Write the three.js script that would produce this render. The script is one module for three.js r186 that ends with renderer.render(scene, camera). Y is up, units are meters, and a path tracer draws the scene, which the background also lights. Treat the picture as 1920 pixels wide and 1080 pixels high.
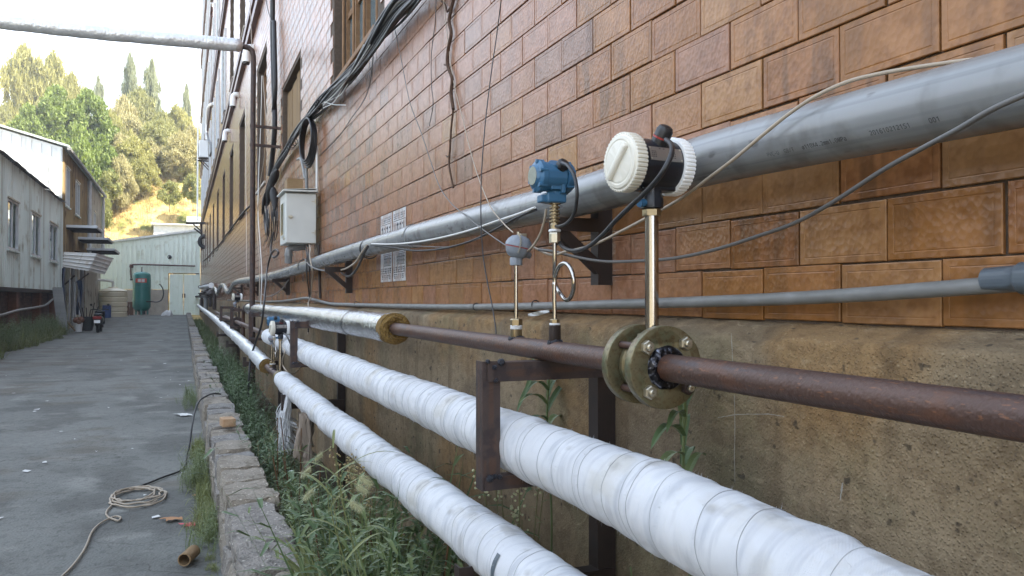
import * as THREE from 'three';
import { mergeGeometries, mergeVertices, toCreasedNormals } from 'three/addons/utils/BufferGeometryUtils.js';
import { RoundedBoxGeometry } from 'three/addons/geometries/RoundedBoxGeometry.js';

// ---------------------------------------------------------------- camera, sky, sun, exposure
const EYE = 1.5, F = 1510;                       // eye height (m), focal length in photograph pixels (1920 wide)
const YAW = Math.atan(617 / F), PITCH = Math.atan(19.5 / F);
const scene = new THREE.Scene();
const camera = new THREE.PerspectiveCamera(2 * Math.atan(540 / F) * 180 / Math.PI, 16 / 9, 0.05, 1500);
camera.position.set(0, EYE, 0);
camera.lookAt(Math.sin(YAW) * Math.cos(PITCH), EYE + Math.sin(PITCH), -Math.cos(YAW) * Math.cos(PITCH));
camera.updateMatrixWorld(true);
{ // hazy bright sky, paler towards the horizon
  const w = 256, h = 128, d = new Float32Array(w * h * 4);
  for (let j = 0; j < h; j++) {
    const el = ((j + 0.5) / h - 0.5) * Math.PI, t = Math.pow(Math.max(0, Math.sin(el)), 0.55);
    for (let i = 0; i < w; i++) {
      const o = (j * w + i) * 4, k = 1.2 - 0.46 * t;
      d[o] = (0.93 - 0.27 * t) * k; d[o + 1] = (0.97 - 0.16 * t) * k; d[o + 2] = 1.02 * k + 0.02; d[o + 3] = 1;
    }
  }
  const sky = new THREE.DataTexture(d, w, h, THREE.RGBAFormat, THREE.FloatType);
  sky.mapping = THREE.EquirectangularReflectionMapping; sky.magFilter = THREE.LinearFilter; sky.needsUpdate = true;
  scene.background = sky; scene.environment = sky;
}
const renderer = new THREE.WebGLRenderer({ antialias: true });
renderer.toneMapping = THREE.LinearToneMapping;
renderer.toneMappingExposure = 3.4;
renderer.shadowMap.enabled = true;
const sun = new THREE.DirectionalLight(new THREE.Color(1, 0.91, 0.76), 5.0);
sun.position.set(40, 36, 120); sun.target.position.set(0, 0, -40);
sun.position.copy(sun.target.position).add(new THREE.Vector3(1.73, 2.5, 1).multiplyScalar(60));
sun.castShadow = true; sun.shadow.mapSize.set(4096, 4096); sun.shadow.radius = 1;
Object.assign(sun.shadow.camera, { left: -90, right: 90, top: 90, bottom: -90, near: 1, far: 420 });
scene.add(sun, sun.target);
scene.fog = new THREE.FogExp2(new THREE.Color(0.93, 0.96, 1.0), 0.0011);

// ---------------------------------------------------------------- helpers
function rng(seed) { let s = seed >>> 0; return () => { s = (s + 0x6d2b79f5) | 0; let t = Math.imul(s ^ (s >>> 15), 1 | s); t = (t + Math.imul(t ^ (t >>> 7), 61 | t)) ^ t; return ((t ^ (t >>> 14)) >>> 0) / 4294967296; }; }
const R0 = rng(77);
const clamp = (x, a = 0, b = 1) => Math.min(b, Math.max(a, x)), lerp = (a, b, t) => a + (b - a) * t, sstep = (a, b, x) => { const t = clamp((x - a) / (b - a)); return t * t * (3 - 2 * t); };
function hash(x, y, s) { let h = Math.imul(x, 374761393) + Math.imul(y, 668265263) + Math.imul(s, 1442695041); h = Math.imul(h ^ (h >>> 13), 1274126177); return ((h ^ (h >>> 16)) >>> 0) / 4294967296; }
function vnoise(x, y, px, py, s) { // periodic value noise
  const xi = Math.floor(x), yi = Math.floor(y), fx = x - xi, fy = y - yi, m = (a, p) => ((a % p) + p) % p;
  const u = fx * fx * (3 - 2 * fx), v = fy * fy * (3 - 2 * fy), x0 = m(xi, px), x1 = m(xi + 1, px), y0 = m(yi, py), y1 = m(yi + 1, py);
  return lerp(lerp(hash(x0, y0, s), hash(x1, y0, s), u), lerp(hash(x0, y1, s), hash(x1, y1, s), u), v);
}
function fbm(u, v, cu, cv, oct, s) { let a = 0, w = 0.5, n = 0; for (let i = 0; i < oct; i++) { a += w * vnoise(u * cu, v * cv, cu, cv, s + i * 17); n += w; w *= 0.5; cu *= 2; cv *= 2; } return a / n; }
function cells(u, v, cu, cv, s) { // distance to nearest and second nearest feature point, periodic
  const x = u * cu, y = v * cv, xi = Math.floor(x), yi = Math.floor(y); let a = 9, b = 9, id = 0;
  for (let j = -1; j <= 1; j++) for (let i = -1; i <= 1; i++) {
    const px = ((xi + i) % cu + cu) % cu, py = ((yi + j) % cv + cv) % cv, dx = xi + i + hash(px, py, s) - x, dy = yi + j + hash(px, py, s + 5) - y, q = dx * dx + dy * dy;
    if (q < a) { b = a; a = q; id = hash(px, py, s + 9); } else if (q < b) b = q;
  }
  return [Math.sqrt(a), Math.sqrt(b), id];
}
function tex(w, h, fn, repU, repV, { data = false } = {}) { // fn(u,v) -> grey or [r,g,b] (linear when data, else sRGB 0..1)
  const d = new Uint8Array(w * h * 4);
  for (let y = 0; y < h; y++) for (let x = 0; x < w; x++) {
    const c = fn((x + 0.5) / w, (y + 0.5) / h, x, y), o = (y * w + x) * 4;
    if (c.length) { d[o] = clamp(c[0]) * 255; d[o + 1] = clamp(c[1]) * 255; d[o + 2] = clamp(c[2]) * 255; } else d[o] = d[o + 1] = d[o + 2] = clamp(c) * 255;
    d[o + 3] = 255;
  }
  const t = new THREE.DataTexture(d, w, h, THREE.RGBAFormat); t.wrapS = t.wrapT = THREE.RepeatWrapping; t.magFilter = THREE.LinearFilter; t.minFilter = THREE.LinearMipmapLinearFilter; t.generateMipmaps = true;
  if (!data) t.colorSpace = THREE.SRGBColorSpace;
  t.repeat.set(1 / repU, 1 / repV); t.needsUpdate = true; return t;
}
const mix3 = (a, b, t) => [lerp(a[0], b[0], t), lerp(a[1], b[1], t), lerp(a[2], b[2], t)];
const std = (o) => new THREE.MeshStandardMaterial(o);
const lin = (r, g, b) => new THREE.Color().setRGB(r, g, b);
// world point: X metres to the right of the camera line, H metres above the eye, Z metres ahead along the wall
const V = (X, H, Z) => new THREE.Vector3(X, EYE + H, -Z), G = (X, Y, Z) => new THREE.Vector3(X, Y, -Z);
const ray = (px, py) => new THREE.Vector3((px - 960) / F, (540 - py) / F, -1).applyQuaternion(camera.quaternion);
function atX(px, py, X) { const r = ray(px, py); return camera.position.clone().addScaledVector(r, X / r.x); }
function atZ(px, py, Z) { const r = ray(px, py); return camera.position.clone().addScaledVector(r, -Z / r.z); }
function atY(px, py, Y) { const r = ray(px, py); return camera.position.clone().addScaledVector(r, (Y - EYE) / r.y); }
const taken = new Map();
function numbered(n) { const k = taken.get(n) ?? 0; taken.set(n, k + 1); return k ? n + '_' + String(k).padStart(3, '0') : n; }
function prep(g) { if (g.index) g = g.toNonIndexed(); for (const k of Object.keys(g.attributes)) if (!['position', 'normal', 'uv'].includes(k)) g.deleteAttribute(k); if (!g.attributes.normal) g.computeVertexNormals(); if (!g.attributes.uv) boxUV(g); return g; }
function mg(list) { list = [list].flat(9).filter(Boolean).map(prep); return list.length === 1 ? list[0] : mergeGeometries(list); }
function boxUV(g) { // uv in metres from the dominant axis of each face
  if (g.index) { const q = g.toNonIndexed(); g.index = null; g.attributes = q.attributes; }
  if (!g.attributes.normal) g.computeVertexNormals();
  const p = g.attributes.position, n = p.count, uv = new Float32Array(n * 2), a = new THREE.Vector3(), b = new THREE.Vector3(), c = new THREE.Vector3();
  for (let i = 0; i < n; i += 3) {
    a.fromBufferAttribute(p, i); b.fromBufferAttribute(p, i + 1); c.fromBufferAttribute(p, i + 2);
    const N = b.clone().sub(a).cross(c.clone().sub(a)), ax = Math.abs(N.x), ay = Math.abs(N.y), az = Math.abs(N.z);
    [a, b, c].forEach((q, k) => { const [u, v] = ax >= ay && ax >= az ? [-q.z, q.y] : az >= ay ? [q.x, q.y] : [q.x, -q.z]; uv[(i + k) * 2] = u; uv[(i + k) * 2 + 1] = v; });
  }
  g.setAttribute('uv', new THREE.BufferAttribute(uv, 2)); return g;
}
function box(x0, x1, y0, y1, z0, z1, r = 0) { // world coordinates, z is three.js z
  const w = Math.abs(x1 - x0), h = Math.abs(y1 - y0), d = Math.abs(z1 - z0);
  const g = r ? new RoundedBoxGeometry(w, h, d, 1, Math.min(r, w / 2.1, h / 2.1, d / 2.1)) : new THREE.BoxGeometry(w, h, d);
  g.translate((x0 + x1) / 2, (y0 + y1) / 2, (z0 + z1) / 2); return boxUV(g.toNonIndexed ? (g.index ? g.toNonIndexed() : g) : g);
}
const zbox = (x0, x1, y0, y1, Z0, Z1, r) => box(x0, x1, y0, y1, -Z0, -Z1, r); // Z ahead
function obox(o, A, B, C, r = 0) { // box spanned from corner o by three perpendicular vectors
  const m = new THREE.Matrix4().makeBasis(A.clone().normalize(), B.clone().normalize(), C.clone().normalize());
  const a = A.length(), b = B.length(), c = C.length();
  let g = r ? new RoundedBoxGeometry(a, b, c, 1, Math.min(r, a / 2.1, b / 2.1, c / 2.1)) : new THREE.BoxGeometry(a, b, c);
  if (g.index) g = g.toNonIndexed();
  if (m.determinant() < 0) { m.makeBasis(A.clone().normalize(), B.clone().normalize(), C.clone().normalize().negate()); }
  boxUV(g); g.applyMatrix4(m); const c0 = o.clone().addScaledVector(A, 0.5).addScaledVector(B, 0.5).addScaledVector(C, 0.5); g.translate(c0.x, c0.y, c0.z); return g;
}
const UPV = new THREE.Vector3(0, 1, 0), XV = new THREE.Vector3(1, 0, 0), ZV = new THREE.Vector3(0, 0, 1);
function along(g, p0, dir) { const q = new THREE.Quaternion().setFromUnitVectors(UPV, dir.clone().normalize()); g.applyQuaternion(q); g.translate(p0.x, p0.y, p0.z); return g; }
function cyl(p0, p1, r0, r1 = r0, seg = 16, open = false) {
  const L = p0.distanceTo(p1), g = new THREE.CylinderGeometry(r1, r0, L, seg, 1, open); g.translate(0, L / 2, 0);
  const uv = g.attributes.uv; for (let i = 0; i < uv.count; i++) uv.setXY(i, uv.getY(i) * L, uv.getX(i) * 2 * Math.PI * Math.max(r0, r1));
  return along(g, p0, p1.clone().sub(p0));
}
function lathe(profile, p0, dir, seg = 24) { // profile of [radius, distance along dir]
  const g = new THREE.LatheGeometry(profile.map(([r, y]) => new THREE.Vector2(Math.max(r, 1e-5), y)), seg);
  const L = profile[profile.length - 1][1], uv = g.attributes.uv; for (let i = 0; i < uv.count; i++) uv.setXY(i, uv.getX(i) * 0.3, uv.getY(i) * Math.abs(L || 0.1));
  const q = toCreasedNormals(g, 0.7); return along(q, p0, dir);
}
function tube(pts, r, { rad = 8, seg = 0, ends = true, tension = 0.5 } = {}) {
  const c = new THREE.CatmullRomCurve3(pts, false, 'centripetal', tension), L = c.getLength(), n = seg || Math.max(6, Math.min(400, Math.ceil(pts.length * 7)));
  const g = new THREE.TubeGeometry(c, n, r, rad, false), uv = g.attributes.uv; for (let i = 0; i < uv.count; i++) uv.setXY(i, uv.getX(i) * L, uv.getY(i) * 2 * Math.PI * r);
  if (!ends) return g;
  const cap = (p, t) => { const k = new THREE.CircleGeometry(r, rad); k.applyQuaternion(new THREE.Quaternion().setFromUnitVectors(ZV, t)); k.translate(p.x, p.y, p.z); return k; };
  return mg([g, cap(c.getPoint(0), c.getTangent(0).negate()), cap(c.getPoint(1), c.getTangent(1))]);
}
function hexNut(p0, dir, r, h) { return toCreasedNormals(along(new THREE.CylinderGeometry(r * 0.94, r, h * 0.2, 6).translate(0, h * 0.9, 0), p0, dir), 0.3), mg([along(new THREE.CylinderGeometry(r, r, h * 0.8, 6).translate(0, h * 0.4, 0), p0, dir), along(new THREE.CylinderGeometry(r * 0.86, r, h * 0.2, 6).translate(0, h * 0.9, 0), p0, dir)].map((g) => toCreasedNormals(g, 0.3))); }
function sheet(nu, nv, fn, { uvs } = {}) { // parametric surface; fn(s,t)->Vector3 ; uv in metres through uvs(s,t)
  const pos = [], uv = [], idx = [];
  for (let j = 0; j <= nv; j++) for (let i = 0; i <= nu; i++) { const p = fn(i / nu, j / nv); pos.push(p.x, p.y, p.z); const q = uvs ? uvs(i / nu, j / nv) : [i / nu, j / nv]; uv.push(q[0], q[1]); }
  for (let j = 0; j < nv; j++) for (let i = 0; i < nu; i++) { const a = j * (nu + 1) + i, b = a + 1, c = a + nu + 1, d = c + 1; idx.push(a, b, d, a, d, c); }
  const g = new THREE.BufferGeometry(); g.setAttribute('position', new THREE.Float32BufferAttribute(pos, 3)); g.setAttribute('uv', new THREE.Float32BufferAttribute(uv, 2)); g.setIndex(idx); g.computeVertexNormals(); return g;
}
function shade(m) { m.castShadow = true; m.receiveShadow = true; return m; }
// a thing: a Group at its base; its children are its parts
function thing(name, label, category, pos, group) {
  const o = new THREE.Group(); o.name = numbered(name); o.position.copy(pos); o.userData = { label, category }; if (group) o.userData.group = group; scene.add(o); return o;
}
const rootPos = (o) => { const p = new THREE.Vector3(); while (o && o !== scene) { p.add(o.position); o = o.parent; } return p; };
function part(parent, name, geo, mat, label) { // geometry is given in world coordinates
  const g = mg(geo), p = rootPos(parent); if (p.lengthSq()) g.translate(-p.x, -p.y, -p.z);
  const m = shade(new THREE.Mesh(g, mat)); m.name = name; if (label) m.userData.label = label; parent.add(m); return m;
}
function single(name, geo, mat, label, category, group) { // a thing that is one mesh
  const g = mg(geo); g.computeBoundingBox(); const b = g.boundingBox, c = new THREE.Vector3((b.min.x + b.max.x) / 2, b.min.y, (b.min.z + b.max.z) / 2); g.translate(-c.x, -c.y, -c.z);
  const m = shade(new THREE.Mesh(g, mat)); m.name = numbered(name); m.position.copy(c); m.userData = { label, category }; if (group) m.userData.group = group; scene.add(m); return m;
}
function struct(name, geo, mat) { const m = shade(new THREE.Mesh(mg(geo), mat)); m.name = numbered(name); m.userData = { kind: 'structure' }; scene.add(m); return m; }
function copy(root, pos, label, turn = 0) { const base = root.name.replace(/_\d{3}$/, ''), r = root.clone(); r.name = numbered(base); r.position.copy(pos); if (turn) r.rotation.y = turn; r.userData = { ...root.userData, label: label ?? root.userData.label }; scene.add(r); return r; }
// ---------------------------------------------------------------- materials
const T = {}, M = {};
T.hammer = tex(512, 512, (u, v) => { const [a, b] = cells(u, v, 32, 26, 3), [c] = cells(u, v, 15, 15, 8); return 0.55 * sstep(0, 0.9, a) + 0.2 * c + 0.25 * fbm(u, v, 24, 24, 3, 5); }, 0.36, 0.36, { data: true });
function tileTex(s, base, stain, streak) { // 1 m x 0.5 m of glazed brown tile: mottle, rust bloom, soot
  return tex(512, 256, (u, v) => {
    const m = fbm(u, v, 40, 20, 3, s), b = fbm(u, v, 6, 4, 4, s + 31), d = fbm(u, v, 5, 3, 4, s + 67), st = fbm(u, v, 30, 2, 3, s + 90);
    let c = mix3(base, [base[0] * 0.78, base[1] * 0.72, base[2] * 0.68], sstep(0.4, 0.75, m) * 0.45);
    c = mix3(c, [base[0] * 1.1, base[1] * 1.12, base[2] * 1.16], sstep(0.5, 0.75, fbm(u, v, 60, 30, 2, s + 3)) * 0.5);
    c = mix3(c, [0.57, 0.39, 0.20], sstep(0.45, 0.75, b) * stain);
    c = mix3(c, [0.47, 0.38, 0.33], sstep(0.5, 0.8, d) * 0.28);
    return mix3(c, [0.41, 0.30, 0.22], sstep(0.52, 0.78, st) * streak);
  }, 1, 0.5);
}
const TILES = [
  [[0.69, 0.52, 0.42], 0.2, 0.08], [[0.67, 0.50, 0.39], 0.35, 0.12], [[0.70, 0.53, 0.44], 0.12, 0.05], [[0.67, 0.51, 0.37], 0.45, 0.15],
  [[0.66, 0.48, 0.33], 0.6, 0.3], [[0.62, 0.44, 0.31], 0.55, 0.6], [[0.645, 0.515, 0.45], 0.1, 0.15], [[0.60, 0.475, 0.41], 0.12, 0.4],
].map(([b, st, sk], i) => new THREE.MeshPhysicalMaterial({ map: tileTex(100 + i * 40, b, st, sk), bumpMap: T.hammer, bumpScale: 0.0010, roughness: 0.27, metalness: 0, specularIntensity: 0.62 }));
M.tiles = TILES;
M.tileFar = std({ map: TILES[0].map, roughness: 0.2, bumpMap: T.hammer, bumpScale: 0.0012 });
M.tileFar.color.setRGB(0.64, 0.61, 0.60);
T.grain = tex(512, 512, (u, v) => 0.5 * fbm(u, v, 90, 90, 3, 41) + 0.3 * fbm(u, v, 20, 20, 3, 44) + 0.4 * sstep(0.25, 0.0, cells(u, v, 50, 50, 6)[0]), 0.45, 0.45, { data: true });
M.grout = std({ map: tex(512, 512, (u, v) => mix3([0.30, 0.255, 0.215], [0.41, 0.35, 0.30], fbm(u, v, 30, 30, 4, 9)), 0.5, 0.5), bumpMap: T.grain, bumpScale: 0.002, roughness: 0.95 });
M.concrete = std({ map: tex(2048, 1024, (u, v) => { // old cement plinth: ochre wash, dark damp, pale scratches, grit
  const a = fbm(u, v, 14, 6, 6, 201), b = fbm(u, v, 9, 5, 5, 232), c = fbm(u, v, 60, 24, 4, 255), g = hash(Math.floor(u * 2048), Math.floor(v * 1024), 7), g2 = hash(Math.floor(u * 1024), Math.floor(v * 512), 17), dr = fbm(u, v, 70, 2, 4, 277), f = fbm(u, v, 200, 100, 2, 281);
  let q = mix3([0.50, 0.445, 0.37], [0.62, 0.56, 0.475], a); q = mix3(q, [0.57, 0.44, 0.28], sstep(0.48, 0.7, b) * 0.6);
  q = mix3(q, [0.38, 0.335, 0.28], sstep(0.5, 0.75, fbm(u, v, 18, 7, 6, 290)) * 0.55); q = mix3(q, [0.34, 0.28, 0.21], sstep(0.55, 0.8, dr) * 0.4);
  q = mix3(q, [0.43, 0.42, 0.33], sstep(0.52, 0.75, fbm(u, v, 24, 10, 5, 333)) * 0.45); q = mix3(q, [q[0] * 0.84, q[1] * 0.82, q[2] * 0.8], sstep(0.45, 0.75, f) * 0.6); q = mix3(q, [0.66, 0.60, 0.52], sstep(0.62, 0.85, fbm(u, v, 150, 80, 3, 336)) * 0.35);
  q = mix3(q, [0.74, 0.70, 0.62], (g > 0.99 ? 0.5 : 0) + (g2 > 0.996 ? 0.4 : 0)); q = mix3(q, [0.13, 0.11, 0.09], (g < 0.012 ? 0.4 : 0) + sstep(0.77, 0.82, fbm(u, v, 160, 70, 3, 350)) * 0.5);
  const sc = Math.abs(fbm(u, v, 10, 3, 4, 399) - 0.5), gate = sstep(0.55, 0.6, fbm(u, v, 6, 4, 2, 404)); q = mix3(q, [0.70, 0.66, 0.58], sstep(0.0025, 0.0, sc) * 0.5 * gate); return q;
}, 5.2, 1.9), bumpMap: T.grain, bumpScale: 0.005, roughness: 0.96 });
M.road = std({ map: tex(2048, 2048, (u, v) => { // trodden concrete yard
  const a = fbm(u, v, 5, 5, 6, 401), b = fbm(u, v, 12, 9, 5, 422), f = fbm(u, v, 180, 180, 2, 450), g = hash(Math.floor(u * 2048), Math.floor(v * 2048), 3);
  let q = mix3([0.50, 0.51, 0.50], [0.63, 0.635, 0.62], a); q = mix3(q, [0.38, 0.38, 0.37], sstep(0.5, 0.75, b) * 0.55); q = mix3(q, [0.72, 0.72, 0.70], sstep(0.62, 0.8, fbm(u, v, 16, 16, 5, 470)) * 0.5);
  q = mix3(q, [0.44, 0.40, 0.35], sstep(0.55, 0.8, fbm(u, v, 7, 11, 5, 490)) * 0.5);
  q = mix3(q, [q[0] * 0.8, q[1] * 0.8, q[2] * 0.8], sstep(0.5, 0.8, f) * 0.6); if (g > 0.997) q = mix3(q, [0.8, 0.78, 0.74], 0.6); if (g < 0.004) q = mix3(q, [0.2, 0.19, 0.17], 0.6);
  const sc = Math.abs(fbm(u, v, 4, 4, 5, 511) - 0.5); return mix3(q, [0.30, 0.29, 0.27], sstep(0.0022, 0.0, sc) * 0.7);
}, 6, 6), bumpMap: tex(512, 512, (u, v) => 0.6 * fbm(u, v, 8, 8, 6, 61) + 0.4 * fbm(u, v, 100, 100, 2, 66), 1.2, 1.2, { data: true }), bumpScale: 0.012, roughness: 0.86 });
M.soil = std({ map: tex(512, 512, (u, v) => mix3([0.23, 0.19, 0.13], [0.40, 0.34, 0.23], fbm(u, v, 12, 12, 5, 71)), 2, 2), roughness: 1, bumpMap: T.grain, bumpScale: 0.02 });
M.hill = std({ map: tex(1024, 1024, (u, v) => { const a = fbm(u, v, 8, 8, 6, 81), b = fbm(u, v, 60, 60, 4, 85); let q = mix3([0.70, 0.58, 0.36], [0.82, 0.71, 0.47], b); q = mix3(q, [0.40, 0.42, 0.20], sstep(0.5, 0.66, a)); return mix3(q, [0.30, 0.25, 0.14], sstep(0.6, 0.8, fbm(u, v, 40, 40, 4, 88)) * 0.6); }, 14, 14), roughness: 1 });
M.rustPipe = std({ map: tex(1024, 512, (u, v) => { const a = fbm(u, v, 7, 8, 5, 521), b = fbm(u, v, 3, 14, 4, 530), s = fbm(u, v, 110, 60, 3, 540); let q = mix3([0.29, 0.215, 0.19], [0.38, 0.285, 0.25], a); q = mix3(q, [0.27, 0.245, 0.275], sstep(0.48, 0.72, b) * 0.65); q = mix3(q, [0.43, 0.27, 0.18], sstep(0.6, 0.8, fbm(u, v, 20, 6, 5, 550)) * 0.5); return mix3(q, [0.60, 0.40, 0.27], sstep(0.70, 0.78, s) * 0.55); }, 1.4, 0.176), bumpMap: tex(512, 256, (u, v) => fbm(u, v, 60, 30, 4, 560), 0.3, 0.176, { data: true }), bumpScale: 0.0012, roughness: 0.52, metalness: 0.25 });
M.rustSteel = std({ map: tex(512, 512, (u, v) => { const a = fbm(u, v, 10, 10, 5, 571), b = fbm(u, v, 5, 30, 4, 575); let q = mix3([0.26, 0.22, 0.21], [0.35, 0.285, 0.265], a); q = mix3(q, [0.40, 0.27, 0.20], sstep(0.55, 0.75, b) * 0.5); return mix3(q, [0.20, 0.17, 0.18], sstep(0.55, 0.8, fbm(u, v, 14, 14, 4, 579)) * 0.7); }, 0.5, 0.5), bumpMap: T.grain, bumpScale: 0.0012, roughness: 0.62, metalness: 0.3 });
M.darkSteel = std({ map: tex(256, 256, (u, v) => mix3([0.17, 0.145, 0.135], [0.27, 0.21, 0.185], fbm(u, v, 8, 8, 5, 583)), 0.4, 0.4), roughness: 0.6, metalness: 0.3 });
M.weld = std({ map: tex(256, 256, (u, v) => mix3([0.11, 0.11, 0.13], [0.62, 0.64, 0.70], sstep(0.45, 0.8, fbm(u, v, 20, 20, 4, 590))), 0.1, 0.1), roughness: 0.38, metalness: 0.6, bumpMap: T.grain, bumpScale: 0.002 });
M.zinc = std({ map: tex(512, 512, (u, v) => { const a = fbm(u, v, 5, 5, 5, 601), b = fbm(u, v, 7, 3, 4, 607); let q = mix3([0.50, 0.46, 0.345], [0.58, 0.545, 0.43], a); q = mix3(q, [0.45, 0.48, 0.38], sstep(0.5, 0.75, b) * 0.7); q = mix3(q, [0.42, 0.33, 0.22], sstep(0.5, 0.75, fbm(u, v, 26, 26, 5, 611)) * 0.5); return mix3(q, [0.32, 0.28, 0.2], sstep(0.6, 0.8, fbm(u, v, 45, 45, 4, 615)) * 0.5); }, 0.2, 0.2), roughness: 0.4, metalness: 0.55 });
T.brush = tex(256, 512, (u, v) => fbm(u, v, 3, 160, 3, 620), 0.2, 0.2, { data: true });
M.stainless = std({ color: lin(0.42, 0.40, 0.38), metalness: 1, roughness: 0.14 });
M.nutSteel = std({ map: tex(128, 128, (u, v) => mix3([0.62, 0.59, 0.52], [0.78, 0.76, 0.70], fbm(u, v, 8, 8, 3, 630)), 0.05, 0.05), metalness: 0.85, roughness: 0.34 });
M.brass = std({ map: tex(128, 128, (u, v) => mix3([0.58, 0.51, 0.39], [0.70, 0.64, 0.52], fbm(u, v, 8, 8, 3, 633)), 0.05, 0.05), metalness: 0.8, roughness: 0.34 });
M.teflon = std({ color: lin(0.82, 0.83, 0.84), roughness: 0.7, bumpMap: T.grain, bumpScale: 0.002 });
M.pvc = std({ map: tex(2048, 512, (u, v) => { const a = fbm(u, v, 12, 4, 5, 641), b = fbm(u, v, 90, 3, 3, 650), s = fbm(u, v, 3, 40, 4, 655); let q = mix3([0.52, 0.53, 0.535], [0.59, 0.60, 0.605], a); q = mix3(q, [0.44, 0.445, 0.445], sstep(0.62, 0.82, b) * 0.25); q = mix3(q, [0.44, 0.45, 0.455], sstep(0.5, 0.8, s) * 0.5); q = mix3(q, [0.36, 0.35, 0.335], sstep(0.5, 0.75, fbm(u, v, 60, 5, 5, 662)) * 0.35); return mix3(q, [0.30, 0.29, 0.28], sstep(0.68, 0.8, fbm(u, v, 50, 14, 4, 660)) * 0.45); }, 3.4, 0.363), roughness: 0.26, bumpMap: tex(512, 64, (u, v) => fbm(u, v, 30, 3, 4, 668), 1.2, 0.363, { data: true }), bumpScale: 0.0012 });
M.conduit = std({ map: tex(512, 128, (u, v) => mix3([0.42, 0.42, 0.41], [0.58, 0.585, 0.58], fbm(u, v, 20, 4, 5, 670)), 1, 0.09), roughness: 0.5 });
M.darkPvc = std({ map: tex(128, 128, (u, v) => mix3([0.31, 0.35, 0.39], [0.38, 0.42, 0.45], fbm(u, v, 6, 6, 4, 672)), 0.1, 0.1), roughness: 0.42 });
T.weave = tex(512, 512, (u, v) => { const a = Math.sin(u * Math.PI * 2 * 64), b = Math.sin(v * Math.PI * 2 * 64); return 0.5 + 0.28 * a * b + 0.35 * (fbm(u, v, 40, 8, 3, 680) - 0.5); }, 0.16, 0.16, { data: true });
M.wrap = std({ map: tex(1024, 512, (u, v) => { const a = fbm(u, v, 10, 6, 5, 691), b = fbm(u, v, 30, 5, 4, 695), g = fbm(u, v, 90, 6, 3, 699); let q = mix3([0.83, 0.835, 0.845], [0.93, 0.935, 0.94], a); q = mix3(q, [0.70, 0.72, 0.75], sstep(0.5, 0.8, b) * 0.45); q = mix3(q, [0.77, 0.75, 0.70], sstep(0.55, 0.8, fbm(u, v, 7, 7, 5, 703)) * 0.5); q = mix3(q, [0.58, 0.56, 0.53], sstep(0.6, 0.8, fbm(u, v, 14, 9, 5, 706)) * 0.45); return mix3(q, [0.66, 0.67, 0.70], sstep(0.5, 0.8, g) * 0.25); }, 1.1, 0.53), bumpMap: T.weave, bumpScale: 0.0016, roughness: 0.62 });
M.wrap.side = THREE.DoubleSide;
M.foil = std({ color: lin(0.66, 0.67, 0.69), metalness: 1, roughness: 0.2, bumpMap: tex(1024, 512, (u, v) => { const [a, b] = cells(u, v, 22, 9, 711), [c, d] = cells(u, v, 60, 30, 715); return 0.5 * (b - a) + 0.25 * (d - c) + 0.5 * fbm(u, v, 16, 10, 4, 720); }, 0.9, 0.47, { data: true }), bumpScale: 0.007 });
M.tape = std({ map: tex(512, 256, (u, v) => mix3([0.78, 0.79, 0.80], [0.90, 0.91, 0.92], fbm(u, v, 14, 5, 4, 724)), 0.8, 0.5), roughness: 0.3, metalness: 0.45, bumpMap: M.foil.bumpMap, bumpScale: 0.006 });
M.wool = std({ map: tex(256, 256, (u, v) => mix3([0.36, 0.27, 0.12], [0.68, 0.55, 0.30], fbm(u, v, 30, 30, 4, 730)), 0.1, 0.1), roughness: 1, bumpMap: T.grain, bumpScale: 0.015 });
M.cream = std({ color: lin(0.79, 0.76, 0.66), roughness: 0.42 });
M.blackPaint = std({ map: tex(128, 128, (u, v) => mix3([0.08, 0.095, 0.125], [0.13, 0.145, 0.18], fbm(u, v, 10, 10, 4, 740)), 0.1, 0.1), roughness: 0.34 });
M.bluePaint = std({ map: tex(128, 128, (u, v) => mix3([0.19, 0.38, 0.52], [0.25, 0.45, 0.59], fbm(u, v, 6, 6, 4, 745)), 0.1, 0.1), roughness: 0.42 });
M.blueDark = std({ color: lin(0.02, 0.05, 0.12), roughness: 0.5 });
M.greyPaint = std({ map: tex(128, 128, (u, v) => mix3([0.47, 0.50, 0.54], [0.56, 0.59, 0.63], fbm(u, v, 6, 6, 4, 748)), 0.1, 0.1), roughness: 0.45 });
M.plate = std({ color: lin(0.33, 0.31, 0.29), metalness: 0.7, roughness: 0.42 });
M.black = std({ color: lin(0.016, 0.016, 0.018), roughness: 0.48 });
M.blackMatt = std({ color: lin(0.022, 0.021, 0.021), roughness: 0.75 });
M.redSeal = std({ color: lin(0.35, 0.03, 0.025), roughness: 0.5 });
M.cableGrey = std({ color: lin(0.16, 0.155, 0.15), roughness: 0.6 });
M.cableBeige = std({ color: lin(0.42, 0.35, 0.27), roughness: 0.6 });
M.cableWhite = std({ color: lin(0.72, 0.72, 0.70), roughness: 0.55 });
M.wireThin = std({ color: lin(0.07, 0.062, 0.06), roughness: 0.6 });
M.vine = std({ map: tex(64, 256, (u, v) => mix3([0.22, 0.15, 0.11], [0.42, 0.32, 0.25], fbm(u, v, 4, 30, 3, 752)), 0.05, 0.3), roughness: 0.95 });
M.cabinet = std({ map: tex(256, 256, (u, v) => mix3([0.80, 0.81, 0.79], [0.86, 0.87, 0.85], fbm(u, v, 5, 5, 5, 755)), 0.6, 0.6), roughness: 0.4 });
M.card = std({ map: tex(128, 128, (u, v) => mix3([0.62, 0.49, 0.34], [0.70, 0.57, 0.41], fbm(u, v, 10, 30, 3, 758)), 0.3, 0.3), roughness: 0.9 });
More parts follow.
